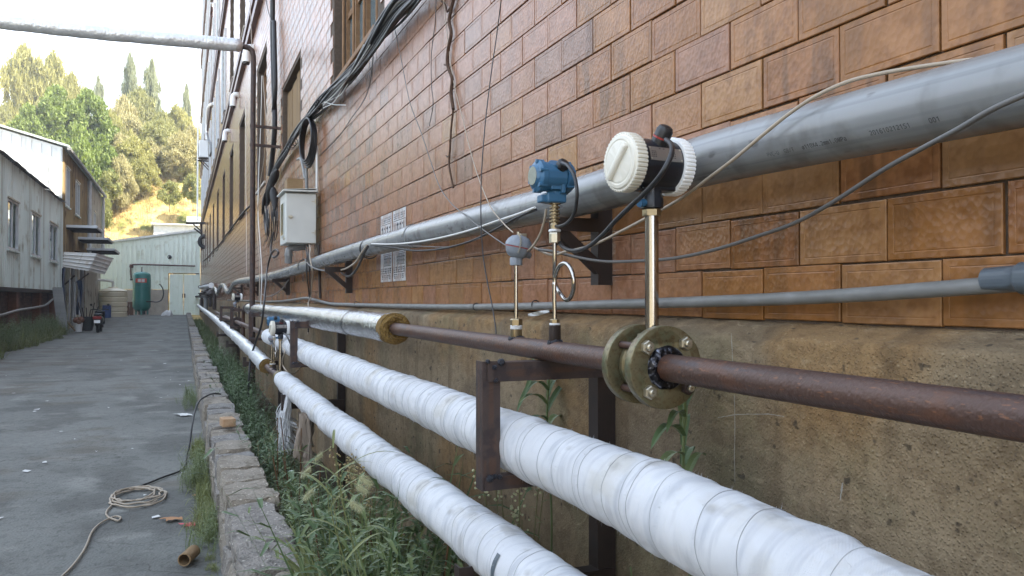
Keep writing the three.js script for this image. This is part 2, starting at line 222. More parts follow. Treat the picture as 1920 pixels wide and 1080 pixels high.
M.glassDark = std({ color: lin(0.05, 0.06, 0.065), roughness: 0.08, metalness: 0 });
M.glassSky = new THREE.MeshPhysicalMaterial({ color: lin(0.10, 0.15, 0.17), roughness: 0.05, metalness: 0, specularIntensity: 1 });
M.rustFrame = std({ map: tex(256, 256, (u, v) => mix3([0.46, 0.33, 0.21], [0.62, 0.48, 0.34], fbm(u, v, 6, 20, 5, 761)), 0.5, 0.5), roughness: 0.75 });
M.whiteFrame = std({ map: tex(128, 128, (u, v) => mix3([0.72, 0.75, 0.77], [0.84, 0.86, 0.87], fbm(u, v, 5, 5, 4, 764)), 1, 1), roughness: 0.45 });
M.plaster = std({ map: tex(256, 256, (u, v) => mix3([0.60, 0.57, 0.53], [0.72, 0.69, 0.65], fbm(u, v, 8, 8, 5, 766)), 1.5, 1.5), roughness: 0.9 });
M.trim = std({ map: tex(256, 128, (u, v) => mix3([0.24, 0.14, 0.12], [0.36, 0.22, 0.18], fbm(u, v, 30, 6, 4, 769)), 2, 0.4), roughness: 0.4 });
M.board = std({ map: tex(256, 512, (u, v) => { const p = Math.floor(u * 6), k = hash(p, 0, 3); return mix3([0.42 + 0.1 * k, 0.33 + 0.08 * k, 0.22 + 0.05 * k], [0.60, 0.50, 0.36], fbm(u, v, 30, 4, 4, 772)); }, 0.9, 1.8), roughness: 0.9 });
const sheetTex = (s, a, b, dirt, k) => tex(1024, 512, (u, v) => { let q = mix3(a, b, fbm(u, v, 8, 4, 5, s)); q = mix3(q, dirt, sstep(0.5, 0.8, fbm(u, v, 60, 2, 4, s + 9)) * k); return mix3(q, [dirt[0] * 0.75, dirt[1] * 0.7, dirt[2] * 0.6], sstep(0.62, 0.85, fbm(u, v, 14, 7, 5, s + 21)) * k); }, 8, 4);
M.sheetGrey = std({ map: sheetTex(780, [0.72, 0.77, 0.765], [0.80, 0.84, 0.83], [0.56, 0.57, 0.54], 0.5), roughness: 0.5, metalness: 0.1 });
M.sheetWhite = std({ map: sheetTex(800, [0.86, 0.88, 0.87], [0.92, 0.93, 0.92], [0.74, 0.74, 0.70], 0.4), roughness: 0.45 });
M.sheetGreen = std({ map: sheetTex(820, [0.85, 0.90, 0.86], [0.90, 0.94, 0.905], [0.72, 0.77, 0.71], 0.3), roughness: 0.5 });
M.sheetTan = std({ map: sheetTex(840, [0.60, 0.50, 0.34], [0.68, 0.58, 0.41], [0.46, 0.37, 0.25], 0.7), roughness: 0.8 });
M.sheetPale = std({ map: sheetTex(860, [0.72, 0.72, 0.66], [0.80, 0.79, 0.73], [0.48, 0.43, 0.36], 0.6), roughness: 0.6 });
M.brickOld = std({ map: tex(512, 512, (u, v) => { const r = Math.floor(v * 16), x = u * 8 + (r % 2) * 0.5, c = Math.floor(x), k = hash(c % 8, r, 5), fx = x - c, fy = v * 16 - r, mj = fx < 0.05 || fy < 0.14; let q = mj ? [0.40, 0.36, 0.32] : mix3([0.30, 0.23, 0.20], [0.42, 0.32, 0.27], k); return mix3(q, [0.24, 0.20, 0.17], sstep(0.45, 0.75, fbm(u, v, 5, 5, 5, 880)) * 0.75); }, 2, 1.1), roughness: 0.95 });
M.pillar = std({ map: tex(256, 256, (u, v) => mix3([0.36, 0.25, 0.20], [0.50, 0.36, 0.29], fbm(u, v, 6, 14, 5, 884)), 0.6, 0.6), roughness: 0.95 });
M.tankGreen = std({ map: tex(256, 256, (u, v) => mix3([0.14, 0.42, 0.40], [0.20, 0.50, 0.47], fbm(u, v, 6, 6, 5, 890)), 1.5, 1.5), roughness: 0.38 });
M.tankCream = std({ map: tex(256, 256, (u, v) => mix3([0.82, 0.79, 0.68], [0.90, 0.88, 0.79], fbm(u, v, 4, 8, 5, 895)), 1.5, 1.5), roughness: 0.45 });
M.blueDrum = std({ color: lin(0.025, 0.075, 0.26), roughness: 0.42 });
M.tarp = std({ color: lin(0.05, 0.08, 0.16), roughness: 0.6, side: THREE.DoubleSide });
M.bag = std({ color: lin(0.75, 0.76, 0.77), roughness: 0.7 });
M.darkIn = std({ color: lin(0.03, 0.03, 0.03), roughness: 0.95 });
M.doorGrey = std({ map: tex(128, 256, (u, v) => mix3([0.45, 0.46, 0.46], [0.60, 0.60, 0.59], fbm(u, v, 8, 4, 4, 899)), 1, 2), roughness: 0.7 });
M.roofTile = std({ color: lin(0.22, 0.21, 0.21), roughness: 0.85 });
T.rough = tex(512, 512, (u, v) => 0.6 * fbm(u, v, 8, 8, 6, 910) + 0.4 * fbm(u, v, 50, 50, 3, 915), 0.5, 0.5, { data: true });
const stoneTex = (s, a, b, c) => std({ map: tex(512, 512, (u, v) => { let q = mix3(a, b, fbm(u, v, 7, 7, 6, s)); q = mix3(q, c, sstep(0.55, 0.78, fbm(u, v, 10, 10, 5, s + 20)) * 0.7); const g = hash(Math.floor(u * 512), Math.floor(v * 512), s); q = mix3(q, [0.82, 0.80, 0.76], sstep(0.7, 0.8, fbm(u, v, 40, 40, 3, s + 40)) * 0.5 + (g > 0.985 ? 0.3 : 0)); return mix3(q, [0.2, 0.19, 0.17], g < 0.02 ? 0.5 : 0); }, 0.5, 0.5), bumpMap: T.rough, bumpScale: 0.022, roughness: 0.95 });
M.stones = [stoneTex(920, [0.37, 0.365, 0.36], [0.47, 0.46, 0.455], [0.31, 0.30, 0.285]), stoneTex(960, [0.42, 0.395, 0.36], [0.53, 0.505, 0.47], [0.34, 0.315, 0.27]), stoneTex(1000, [0.39, 0.375, 0.365], [0.49, 0.475, 0.455], [0.31, 0.30, 0.285])];
M.mortar = std({ map: tex(256, 256, (u, v) => mix3([0.34, 0.32, 0.28], [0.48, 0.45, 0.40], fbm(u, v, 10, 10, 5, 1030)), 0.4, 0.4), bumpMap: T.rough, bumpScale: 0.03, roughness: 1 });
M.brick = std({ map: tex(128, 128, (u, v) => mix3([0.66, 0.50, 0.36], [0.80, 0.70, 0.58], fbm(u, v, 6, 6, 5, 1034)), 0.2, 0.2), bumpMap: T.rough, bumpScale: 0.008, roughness: 0.95 });
const leaf = (r, g, b, tr = 0.35) => new THREE.MeshPhysicalMaterial({ color: lin(r, g, b), roughness: 0.75, transmission: tr, thickness: 0, side: THREE.DoubleSide, vertexColors: false });
M.grass = leaf(0.185, 0.21, 0.07); M.grassDark = leaf(0.10, 0.135, 0.04); M.grassDry = leaf(0.34, 0.27, 0.12); M.weed = leaf(0.135, 0.18, 0.06); M.seed = leaf(0.66, 0.66, 0.40); M.stem = std({ color: lin(0.18, 0.17, 0.07), roughness: 0.8 }); M.weedDark = leaf(0.07, 0.12, 0.04, 0.3);
M.treeYellow = leaf(0.36, 0.345, 0.09, 0.45); M.treeOlive = leaf(0.30, 0.30, 0.09, 0.45); M.treeGreen = leaf(0.19, 0.26, 0.03, 0.45); M.treeBlue = leaf(0.30, 0.33, 0.18, 0.45); M.treePale = leaf(0.43, 0.39, 0.17, 0.45); M.bush = leaf(0.27, 0.28, 0.07, 0.45);
M.bark = std({ map: tex(128, 256, (u, v) => mix3([0.30, 0.25, 0.20], [0.46, 0.40, 0.33], fbm(u, v, 10, 5, 4, 1040)), 0.5, 1), roughness: 1 });
M.white = std({ color: lin(0.78, 0.79, 0.79), roughness: 0.45 });
M.paper = std({ color: lin(0.72, 0.72, 0.70), roughness: 0.9, side: THREE.DoubleSide });

M.road.color.setRGB(0.655, 0.65, 0.625); M.rustPipe.color.setRGB(0.96, 0.93, 0.88); M.card.color.setRGB(0.72, 0.76, 0.80);
TILES.forEach((m, i) => [0, 2, 6, 7].includes(i) ? m.color.setRGB(0.65, 0.60, 0.545) : m.color.setRGB(0.72, 0.67, 0.53)); M.thread = std({ color: lin(0.42, 0.43, 0.44), roughness: 0.8 });
M.mortar.color.setRGB(1.2, 1.2, 1.2); M.stones.forEach((m) => m.color.setRGB(1.3, 1.27, 1.22));
M.wrap.color.setRGB(1, 1, 1.01);
M.sheetGrey.color.setRGB(1.3, 1.3, 1.28); M.sheetGreen.color.setRGB(1.1, 1.1, 1.1); M.sheetTan.color.setRGB(0.86, 0.92, 0.95);
{ const far = /^(sheet|tree|bush|hill|tank|blueDrum|whiteFrame|doorGrey|glass|brickOld|pillar|darkIn|tape|foil|stainless|tiles|tileFar|stones|white$|grass|weed|nutSteel|plaster|trim)/; for (const [k, m] of Object.entries(M)) if (!far.test(k) && m.color) m.color.multiplyScalar(0.78); M.stones.forEach((m) => m.color.multiplyScalar(0.98)); M.concrete.color.multiply(lin(1.03, 0.97, 0.84)); M.zinc.color.multiplyScalar(0.85); }
// ---------------------------------------------------------------- ground, road, hill
const WALL = 1.2, PLF = 1.125, FAR = 64;                       // tile face, plinth face (metres right of the eye), far shed wall
const rise = (Z) => 0.3 * sstep(36, 62, Z);
function hillH(X, Z) {
  const n = fbm((X + 300) / 600, (Z + 100) / 600, 30, 30, 4, 1200) - 0.5;
  let h = 13.5 * sstep(69.5, 96, Z + n * 6) + 18 * sstep(92, 190, Z) + 2.5 * n * sstep(66, 90, Z);
  h *= 1 - 0.55 * sstep(10, 60, X); return h + 0.22 * sstep(55, 66, Z);
}
struct('ground', sheet(80, 130, (s, t) => { const X = lerp(-130, 110, s), Z = t < 0.16 ? lerp(-160, 0, t / 0.16) : t < 0.9 ? lerp(0, 230, (t - 0.16) / 0.74) : lerp(230, 320, (t - 0.9) / 0.1); return G(X < -128 ? -260 : X > 108 ? 240 : X, Z < 66 ? rise(Z) - 0.035 : hillH(X, Z) + 0.08, Z); }, { uvs: (s, t) => [lerp(-130, 110, s), t * 330] }), M.hill);
struct('road', sheet(14, 90, (s, t) => { const X = lerp(-5.05, 0.24, s), Z = lerp(-24, FAR, t); return G(X, rise(Z) + 0.006 * (fbm((X + 20) / 64, (Z + 20) / 128, 64, 128, 3, 1210) - 0.5), Z); }, { uvs: (s, t) => [lerp(-5.05, 0.24, s), lerp(-24, FAR, t)] }), M.road);
struct('ditch', sheet(6, 80, (s, t) => G(lerp(0.4, 1.16, s), 0.02 + 0.1 * fbm(s * 0.3, t, 20, 64, 3, 1214), lerp(-3, 60, t)), { uvs: (s, t) => [s, t * 60] }), M.soil);

// ---------------------------------------------------------------- the factory on the right
const factory = thing('factory_building', 'long brown tiled factory building along the right side of the yard', 'building', G(WALL, 0, 20));
const WINY = [[3.36, 5.48], [7.35, 9.9], [11.35, 13.9], [15.4, 18.0], [19.4, 22.0]], BANDS = [6.62, 10.62, 14.7, 18.8];
const HOLES = [[5.35, 7.04, 3.34, 5.5], [9.25, 10.93, 3.34, 4.23]];
const WZ = [14.0, 18.85, 23.1, 27.5, 32.3, 36.9, 41.5, 46.1, 50.7, 55.3, 60.0], ROOF1 = 15.2, ROOF2 = 25, SPLIT = 39.6;
for (const z of WZ) WINY.forEach(([a, b], k) => { if (z < SPLIT ? b < ROOF1 : true) HOLES.push([z - 0.78, z + 0.78, a, b]); });
for (const z of [5.4, 9.7]) for (const k of [1, 2]) HOLES.push([z - 0.78, z + 0.78, ...WINY[k]]);
function wallGeo(Z0, Z1, Y0, Y1) { // slab with window openings, outer face 8 mm behind the tile faces
  const s = new THREE.Shape([new THREE.Vector2(Z0, Y0), new THREE.Vector2(Z1, Y0), new THREE.Vector2(Z1, Y1), new THREE.Vector2(Z0, Y1)]);
  for (const [a, b, c, d] of HOLES) if (a > Z0 && b < Z1 && d < Y1) s.holes.push(new THREE.Path([new THREE.Vector2(a, c), new THREE.Vector2(a, d), new THREE.Vector2(b, d), new THREE.Vector2(b, c)]));
  const g = new THREE.ExtrudeGeometry(s, { depth: 0.24, bevelEnabled: false }); g.rotateY(Math.PI / 2); g.translate(WALL + 0.008, 0, 0); return boxUV(g);
}
part(factory, 'wall', [wallGeo(-6, SPLIT, 1.0, ROOF1), wallGeo(SPLIT, 64.2, 1.0, ROOF2)], M.grout);
part(factory, 'back_wall', [zbox(WALL + 8.5, WALL + 8.75, 0, ROOF1, -6, SPLIT), zbox(WALL + 8.5, WALL + 8.75, 0, ROOF2, SPLIT, 64.2), zbox(WALL + 0.25, WALL + 8.5, 0, ROOF1, -6, -5.75), zbox(WALL + 0.26, WALL + 8.5, ROOF1, ROOF2, SPLIT, SPLIT + 0.25), zbox(WALL + 0.26, WALL + 8.5, 0, ROOF2, 63.95, 64.2), zbox(WALL + 2.2, WALL + 2.4, 0, ROOF2 - 0.5, SPLIT + 0.3, 63.9), zbox(WALL + 2.2, WALL + 2.4, 0, ROOF1 - 0.3, -5.7, SPLIT)], M.plaster);
part(factory, 'roof', [zbox(WALL - 0.1, WALL + 8.8, ROOF1, ROOF1 + 0.3, -6.1, SPLIT - 0.02), zbox(WALL - 0.1, WALL + 8.8, ROOF2, ROOF2 + 0.3, SPLIT - 0.1, 64.3), ...WINY.slice(1).flatMap(([a]) => [zbox(WALL + 0.26, WALL + 2.2, a - 0.75, a - 0.6, SPLIT + 0.3, 63.9)]), zbox(WALL + 0.26, WALL + 2.2, 6.6, 6.75, -5.7, SPLIT), zbox(WALL + 0.26, WALL + 2.2, 10.6, 10.75, -5.7, SPLIT)], M.roofTile);
{ // ---- plinth: concrete base with a sloping ledge, rough and worn
  const prof = [[PLF + 0.005, -0.2], [PLF + 0.004, 0.3], [PLF + 0.003, 0.6], [PLF, 0.85], [PLF, 1.05], [PLF, 1.2], [PLF, 1.3], [PLF, 1.36], [PLF + 0.001, 1.4], [PLF + 0.004, 1.414], [PLF + 0.012, 1.4205], [PLF + 0.03, 1.427], [PLF + 0.055, 1.438], [WALL + 0.012, 1.4505], [WALL + 0.03, 1.451]];
  const n = prof.length - 1;
  const strip = (Z0, Z1, nz) => sheet(n, nz, (s, t) => {
    const [x, y] = prof[Math.round(s * n)], Z = lerp(Z0, Z1, t), e = sstep(1.3, 1.42, y), q = Z + 30, face = y < 1.41;
    const d = (fbm(q / 100, y / 10, 300, 30, 3, 1301) - 0.5) * 0.012 + (fbm(q / 100, y / 10, 2400, 240, 2, 1305) - 0.5) * 0.007 * (0.4 + e);
    const chip = Math.pow(Math.max(0, fbm(q / 100, 0.3, 700, 4, 3, 1309) - 0.52), 1.2) * 0.16 * e * (y < 1.436 ? 1 : 0.1);
    return G(x - d * (face ? 1 : 0.3) + chip * 0.5, y - chip * 0.55 + (face ? 0 : (fbm(q / 100, y / 10, 2000, 200, 2, 1311) - 0.5) * 0.006), Z);
  }, { uvs: (s, t) => [lerp(Z0, Z1, t), prof[Math.round(s * n)][1] + prof[Math.round(s * n)][0] - PLF] });
  part(factory, 'plinth', [strip(0.4, 4.4, 420), strip(4.4, 14, 240), strip(14, 64, 120), strip(-6, 0.4, 40)], M.concrete);
}
// ---- tiles: the nearest in view one by one, the rest as one instanced field
const TW = 0.2295, TH = 0.1176, BASEY = EYE - 0.049, TZ0 = 1.455; // tile pitch along the wall and upwards, first joint of an upper row
const tileSize = [TW - 0.0048, TH - 0.0038];
function tileGeo(u0, v0, chip) { // slab with arris, flat rim, groove and hammered panel; local x = along Z, y = up, face towards -X
  const [w, h] = tileSize, rings = [[0, 0.009], [0, 0.0015], [0.0018, 0], [0.0125, 0], [0.0136, 0.0009], [0.0160, 0.0003]];
  const pos = [], uv = [], idx = [];
  rings.forEach(([i, d]) => { for (const [a, b] of [[-1, -1], [1, -1], [1, 1], [-1, 1]]) { const z = a * (w / 2 - i), y = b * (h / 2 - i); pos.push(WALL + d, y, -z); uv.push(u0 + z, v0 + y); } });
  for (let r = 0; r < rings.length - 1; r++) for (let k = 0; k < 4; k++) { const a = r * 4 + k, b = r * 4 + (k + 1) % 4, c = a + 4, d = b + 4; idx.push(a, d, b, a, c, d); }
  const e = (rings.length - 1) * 4; idx.push(e, e + 2, e + 1, e, e + 3, e + 2);
  let g = new THREE.BufferGeometry(); g.setAttribute('position', new THREE.Float32BufferAttribute(pos, 3)); g.setAttribute('uv', new THREE.Float32BufferAttribute(uv, 2)); g.setIndex(idx);
  g = g.toNonIndexed(); g.computeVertexNormals();
  if (g.attributes.normal.getX(g.attributes.normal.count - 1) > 0) { const q = g.attributes.position.array, t = g.attributes.uv.array; for (let i = 0; i < q.length / 9; i++) { for (let k = 0; k < 3; k++) [q[i * 9 + 3 + k], q[i * 9 + 6 + k]] = [q[i * 9 + 6 + k], q[i * 9 + 3 + k]]; for (let k = 0; k < 2; k++) [t[i * 6 + 2 + k], t[i * 6 + 4 + k]] = [t[i * 6 + 4 + k], t[i * 6 + 2 + k]]; } g.computeVertexNormals(); }
  return g;
}
{
  const r = rng(5), geos = Array.from({ length: 14 }, () => tileGeo(r() * 3, r() * 3)), list = [];
  const inHole = (Z, y) => HOLES.some(([a, b, c, d]) => Z + TW / 2 > a - 0.01 && Z - TW / 2 < b + 0.01 && y + TH / 2 > c && y - TH / 2 < d);
  const proj = new THREE.Vector3();
  for (let row = 0; row < 200; row++) {
    const y = BASEY + (row + 0.5) * TH; if (y > ROOF2 - 0.1) break;
    const off = TZ0 + (row % 2 ? TW / 2 : 0);          // row 2 above the ledge (upper row in the photograph) has its joints at TZ0
    for (let k = -9; k < 276; k++) {
      const Z = off + (k + 0.5) * TW; if (Z < -1.2 || Z > 63.9 || (Z < SPLIT && y > ROOF1 - 0.1) || inHole(Z, y)) continue;
      if (BANDS.some((b) => Math.abs(y - b) < 0.05)) continue;
      proj.set(WALL, y, -Z).project(camera); const inView = Z > 0.3 && Math.abs(proj.x) < 1.05 && Math.abs(proj.y) < 1.06;
      list.push({ Z, y, row, k, size: inView ? 1 / Z : 0 });
    }
  }
  list.sort((a, b) => b.size - a.size);
  const stainAt = (Z, y) => fbm((Z + 30) / 100, y / 30, 90, 14, 3, 1400);
  const pick = (o) => { // rustier tiles low down near the eye and in streaks below fixings; a rust run beside the bracket
    const s = stainAt(o.Z, o.y), q = hash(o.row, o.k, 21), run = Math.abs(o.Z - 2.0) < 0.3 && o.y > 2.0 && o.y < 2.9;
    if (run) return q < 0.6 ? 5 : 4;
    if (hash(o.row, o.k, 23) < 0.95 * sstep(1.3, 3.2, o.Z) * sstep(1.6, 2.05, o.y) + 0.6 * sstep(6, 14, o.Z)) { const g = 0.25 + 1.4 * (fbm((o.Z + 9) / 60, o.y / 30, 40, 20, 3, 1410) - 0.5) + 0.25 * sstep(3, 8, o.Z); return q < g * 0.5 ? 7 : q < g ? 6 : q < g + (1 - g) * 0.5 ? 2 : 0; }
    return s > 0.6 ? (q < 0.4 ? 4 : q < 0.55 ? 5 : 3) : s > 0.48 ? (q < 0.45 ? 1 : q < 0.8 ? 3 : 0) : q < 0.4 ? 1 : q < 0.7 ? 3 : 0;
  };
  const rz = rng(9);
  list.slice(0, 300).forEach((o) => {
    const m = shade(new THREE.Mesh(geos[Math.floor(rz() * geos.length)], TILES[pick(o)])); m.name = 'tile'; m.position.set((rz() - 0.5) * 0.0009, o.y - 0, -o.Z + 20).sub(new THREE.Vector3(WALL - WALL, 0, 0));
    m.position.x += -WALL; m.position.y += (rz() - 0.5) * 0.0012; m.rotation.set((rz() - 0.5) * 0.004, (rz() - 0.5) * 0.004, (rz() - 0.5) * 0.003); factory.add(m);
  });
  const rest = list.slice(300), near = rest.filter((o) => o.Z < 14), far = rest.filter((o) => o.Z >= 14), mat4 = new THREE.Matrix4(), c = new THREE.Color();
  TILES.forEach((mt, i) => {
    const own = near.filter((o) => pick(o) === i); if (!own.length) return;
    const im = shade(new THREE.InstancedMesh(geos[i], mt, own.length)); own.forEach((o, n) => { mat4.makeRotationY((hash(o.row, o.k, 3) - 0.5) * 0.008).setPosition(-WALL + (hash(o.row, o.k, 2) - 0.5) * 0.002, o.y, -o.Z + 20); im.setMatrixAt(n, mat4); });
    im.name = 'tile_field'; im.userData.kind = 'stuff'; factory.add(im);
  });
  const plain = prep(new THREE.BoxGeometry(0.008, TH - 0.008, TW - 0.006)); boxUV(plain); plain.translate(WALL + 0.004, 0, 0);
  const im = shade(new THREE.InstancedMesh(plain, M.tileFar, far.length));
  far.forEach((o, n) => { mat4.identity().setPosition(-WALL + (hash(o.row, o.k, 2) - 0.5) * 0.002, o.y, -o.Z + 20); im.setMatrixAt(n, mat4); const q = hash(o.row, o.k, 6); im.setColorAt(n, c.setRGB(0.82 + 0.24 * q, 0.80 + 0.24 * q, 0.78 + 0.26 * q)); });
  im.name = 'tile_field'; im.userData.kind = 'stuff'; factory.add(im);
}
{ // ---- trim bands, windows
  BANDS.forEach((y, k) => { const Z0 = k > 1 ? SPLIT : -6; for (const d of [-0.2, 0.14]) part(factory, 'trim_band', [zbox(WALL - 0.085, WALL + 0.01, y + d, y + d + 0.15, Z0, 64.15, 0)], M.trim); });
  HOLES.forEach(([a, b, c, d], i) => {
    if (i === 1) { // boarded opening
      const w = part(factory, 'boarded_window', [zbox(WALL + 0.1, WALL + 0.13, c, d, a, b)], M.board);
      const nb = 7; for (let k = 0; k < nb; k++) { const z0 = lerp(a, b, k / nb) + 0.008, z1 = lerp(a, b, (k + 1) / nb) - 0.008; part(w, 'board', zbox(WALL + 0.06 + 0.012 * hash(k, 2, 5), WALL + 0.1, c + 0.03 * hash(k, 1, 3), d - 0.02 - 0.05 * hash(k, 1, 4), z0, z1, 0.004), M.board); }
      return;
    }
    const upper = c > 6, near = i === 0, fm = near ? M.rustFrame : upper ? M.whiteFrame : M.rustFrame, t = near ? 0.05 : 0.07, x0 = WALL + 0.11, x1 = WALL + 0.16;
    const w = part(factory, 'window', [zbox(x0, x1, c, c + t, a, b), zbox(x0, x1, d - t, d, a, b), zbox(x0, x1, c + t, d - t, a, a + t), zbox(x0, x1, c + t, d - t, b - t, b), ...(near ? [0.27, 0.5, 0.74] : [0.5]).map((q) => zbox(x0 - 0.008, x1 - 0.004, c + t, d - t, lerp(a, b, q) - t / 2, lerp(a, b, q) + t / 2)), ...(near ? [0.28, 0.62] : [0.4]).map((q) => zbox(x0 + 0.006, x1 - 0.01, lerp(c, d, q) - t / 2, lerp(c, d, q) + t / 2, a + t, b - t))], fm);
    part(w, 'pane', zbox(x0 + 0.026, x0 + 0.034, c + t * 0.5, d - t * 0.5, a + t * 0.5, b - t * 0.5), upper ? M.glassSky : M.glassSky);
    part(w, 'sill', zbox(WALL - 0.03, x1 + 0.02, c - 0.045, c - 0.004, a - 0.03, b + 0.03, 0.006), near ? M.rustFrame : M.plaster);
    if (near) for (const q of [0.12, 0.38, 0.62, 0.88]) part(w, 'guard_bar', [cyl(G(WALL + 0.05, c, lerp(a, b, q)), G(WALL + 0.05, d, lerp(a, b, q)), 0.012, 0.012, 8)], M.rustFrame);
    if (upper && a > 24) for (const q of [a - 0.3, b + 0.04]) part(w, 'surround', zbox(WALL - 0.05, WALL + 0.01, c, d, q, q + 0.26), M.whiteFrame);
  });
}
// ---------------------------------------------------------------- rough stone kerb wall beside the road
{
  const wall = thing('stone_wall', 'low rough stone wall with flat uneven top between the road and the pipe ditch', 'wall', G(0.34, 0, 6));
  const r = rng(31);
  function stone(x0, x1, y0, y1, Z0, Z1, seed, amp, n = 5) {
    const w = x1 - x0, h = y1 - y0, d = Z1 - Z0, g = new THREE.BoxGeometry(w, h, d, n, Math.max(2, n - 2), n), p = g.attributes.position, q = new THREE.Vector3();
    for (let i = 0; i < p.count; i++) {
      q.fromBufferAttribute(p, i); const nx = q.x / w * 2, ny = q.y / h * 2, nz = q.z / d * 2, e = Math.max(0, Math.abs(nx) + Math.abs(nz) - 1.35) * 0.55 + Math.max(0, Math.abs(nx) + Math.abs(ny) - 1.5) * 0.35 + Math.max(0, Math.abs(nz) + Math.abs(ny) - 1.5) * 0.4;
      const k = 1 - e * 0.16, a = (s) => (fbm((q.x + x0 + 5) / 20, (q.y * 1.7 + q.z + Z0 + 8) / 40, 160, 320, 3, seed + s) - 0.5) * amp;
      p.setXYZ(i, q.x * k + a(1), q.y * (1 - e * 0.1) + a(2) * 0.8, q.z * k + a(3));
    }
    let s = g.toNonIndexed(); s.deleteAttribute('normal'); s = mergeVertices(s.deleteAttribute ? (s.deleteAttribute('uv'), s) : s); s.computeVertexNormals(); s = toCreasedNormals(s, 0.6); boxUV(s); s.translate((x0 + x1) / 2, (y0 + y1) / 2, -(Z0 + Z1) / 2); return s;
  }
  part(wall, 'mortar', [zbox(0.235, 0.45, -0.1, 0.375, 0.3, 34), zbox(0.235, 0.45, -0.05, 0.46, 34, 57)], M.mortar);
  let Z = 0.7, i = 0;
  while (Z < 57) {
    const len = (0.15 + r() * 0.2) * (Z < 14 ? 1.35 : Z < 26 ? 1.8 : 3.6), n = Z < 6 ? 10 : Z < 14 ? 5 : 2, up = 0.41 + rise(Z) * 0.6, amp = Z < 14 ? 0.05 : 0.04;
    const sx = r() * 0.03, two = r() < 0.1 && Z < 20;
    if (two) { const m = 0.34 + (r() - 0.5) * 0.05; part(wall, 'stone', stone(0.2 + sx, m - 0.006, 0.24, up + (r() - 0.5) * 0.03, Z, Z + len, 1500 + i, amp, n), M.stones[Math.floor(r() * 3)]); part(wall, 'stone', stone(m + 0.006, 0.485 + (r() - 0.5) * 0.04, 0.2, up + (r() - 0.5) * 0.03, Z + 0.01, Z + len - 0.01, 2500 + i, amp, n), M.stones[Math.floor(r() * 3)]); }
    else part(wall, 'stone', stone(0.205 + sx, 0.48 + (r() - 0.5) * 0.05, 0.22 + r() * 0.06, up + (r() - 0.5) * 0.035, Z, Z + len, 1500 + i, amp, n), M.stones[Math.floor(r() * 3)]);
    Z += len + (Z < 14 ? 0.006 : 0.01); i++;
  }
  Z = 0.7; // lower course towards the road and towards the ditch
  while (Z < 22) { const len = 0.18 + r() * 0.22; part(wall, 'stone', stone(0.2 + r() * 0.02, 0.3, -0.06, 0.24 + r() * 0.02, Z, Z + len, 3500 + i, 0.05, Z < 6 ? 6 : 3), M.stones[1 + (r() < 0.4 ? 1 : 0)]); Z += len + 0.012; i++; }
  Z = 0.7;
  while (Z < 12) { const len = 0.2 + r() * 0.22; part(wall, 'stone', stone(0.4, 0.47 + r() * 0.02, -0.06, 0.24, Z, Z + len, 4500 + i, 0.05, 3), M.stones[Math.floor(r() * 3)]); Z += len + 0.012; i++; }
}
// ---------------------------------------------------------------- profiled sheet walls
function profiled(p00, A, B, pitch, depth, out, holes = []) { // sheet from corner p00 spanned by A (across the ribs) and B (along the ribs); out = outward normal; holes [a0,a1,b0,b1] in metres
  const la = A.length(), lb = B.length(), ea = A.clone().normalize(), eb = B.clone().normalize(), list = [];
  const cutsB = (a0, a1) => { let spans = [[0, lb]]; for (const [h0, h1, b0, b1] of holes) if (a1 > h0 + 1e-4 && a0 < h1 - 1e-4) spans = spans.flatMap(([s, e]) => (b1 <= s || b0 >= e ? [[s, e]] : [[s, b0], [b1, e]].filter(([x, y]) => y - x > 1e-3))); return spans; };
  const stops = new Set([0, la]); const prof = []; const n = Math.ceil(la / pitch);
  for (let k = 0; k < n; k++) for (const f of [0, 0.62, 0.72, 0.9]) { const a = (k + f) * pitch; if (a < la) stops.add(+a.toFixed(4)); }
  for (const h of holes) { stops.add(+h[0].toFixed(4)); stops.add(+h[1].toFixed(4)); }
  const hgt = (a) => { const f = ((a / pitch) % 1 + 1) % 1; return f < 0.62 ? 0 : f < 0.72 ? (f - 0.62) / 0.1 : f < 0.9 ? 1 : (1 - f) / 0.1; };
  const xs = [...stops].sort((x, y) => x - y);
  for (let i = 0; i < xs.length - 1; i++) {
    const a0 = xs[i], a1 = xs[i + 1]; if (a1 - a0 < 1e-4) continue;
    for (const [b0, b1] of cutsB(a0, a1)) {
      const q = (a, b) => p00.clone().addScaledVector(ea, a).addScaledVector(eb, b).addScaledVector(out, depth * hgt(Math.min(a, la)));
      const P = [q(a0, b0), q(a1 - 1e-6, b0), q(a1 - 1e-6, b1), q(a0, b1)], U = [[a0, b0], [a1, b0], [a1, b1], [a0, b1]];
      for (const k of [0, 1, 2, 0, 2, 3]) list.push([P[k], U[k]]);
    }
  }
  const g = new THREE.BufferGeometry(); g.setAttribute('position', new THREE.Float32BufferAttribute(list.flatMap(([p]) => [p.x, p.y, p.z]), 3)); g.setAttribute('uv', new THREE.Float32BufferAttribute(list.flatMap(([, u]) => u), 2)); g.computeVertexNormals(); return g;
}
for (const k of ['sheetGrey', 'sheetWhite', 'sheetGreen', 'sheetTan', 'sheetPale']) M[k].side = THREE.DoubleSide;
const LX = -5.2;
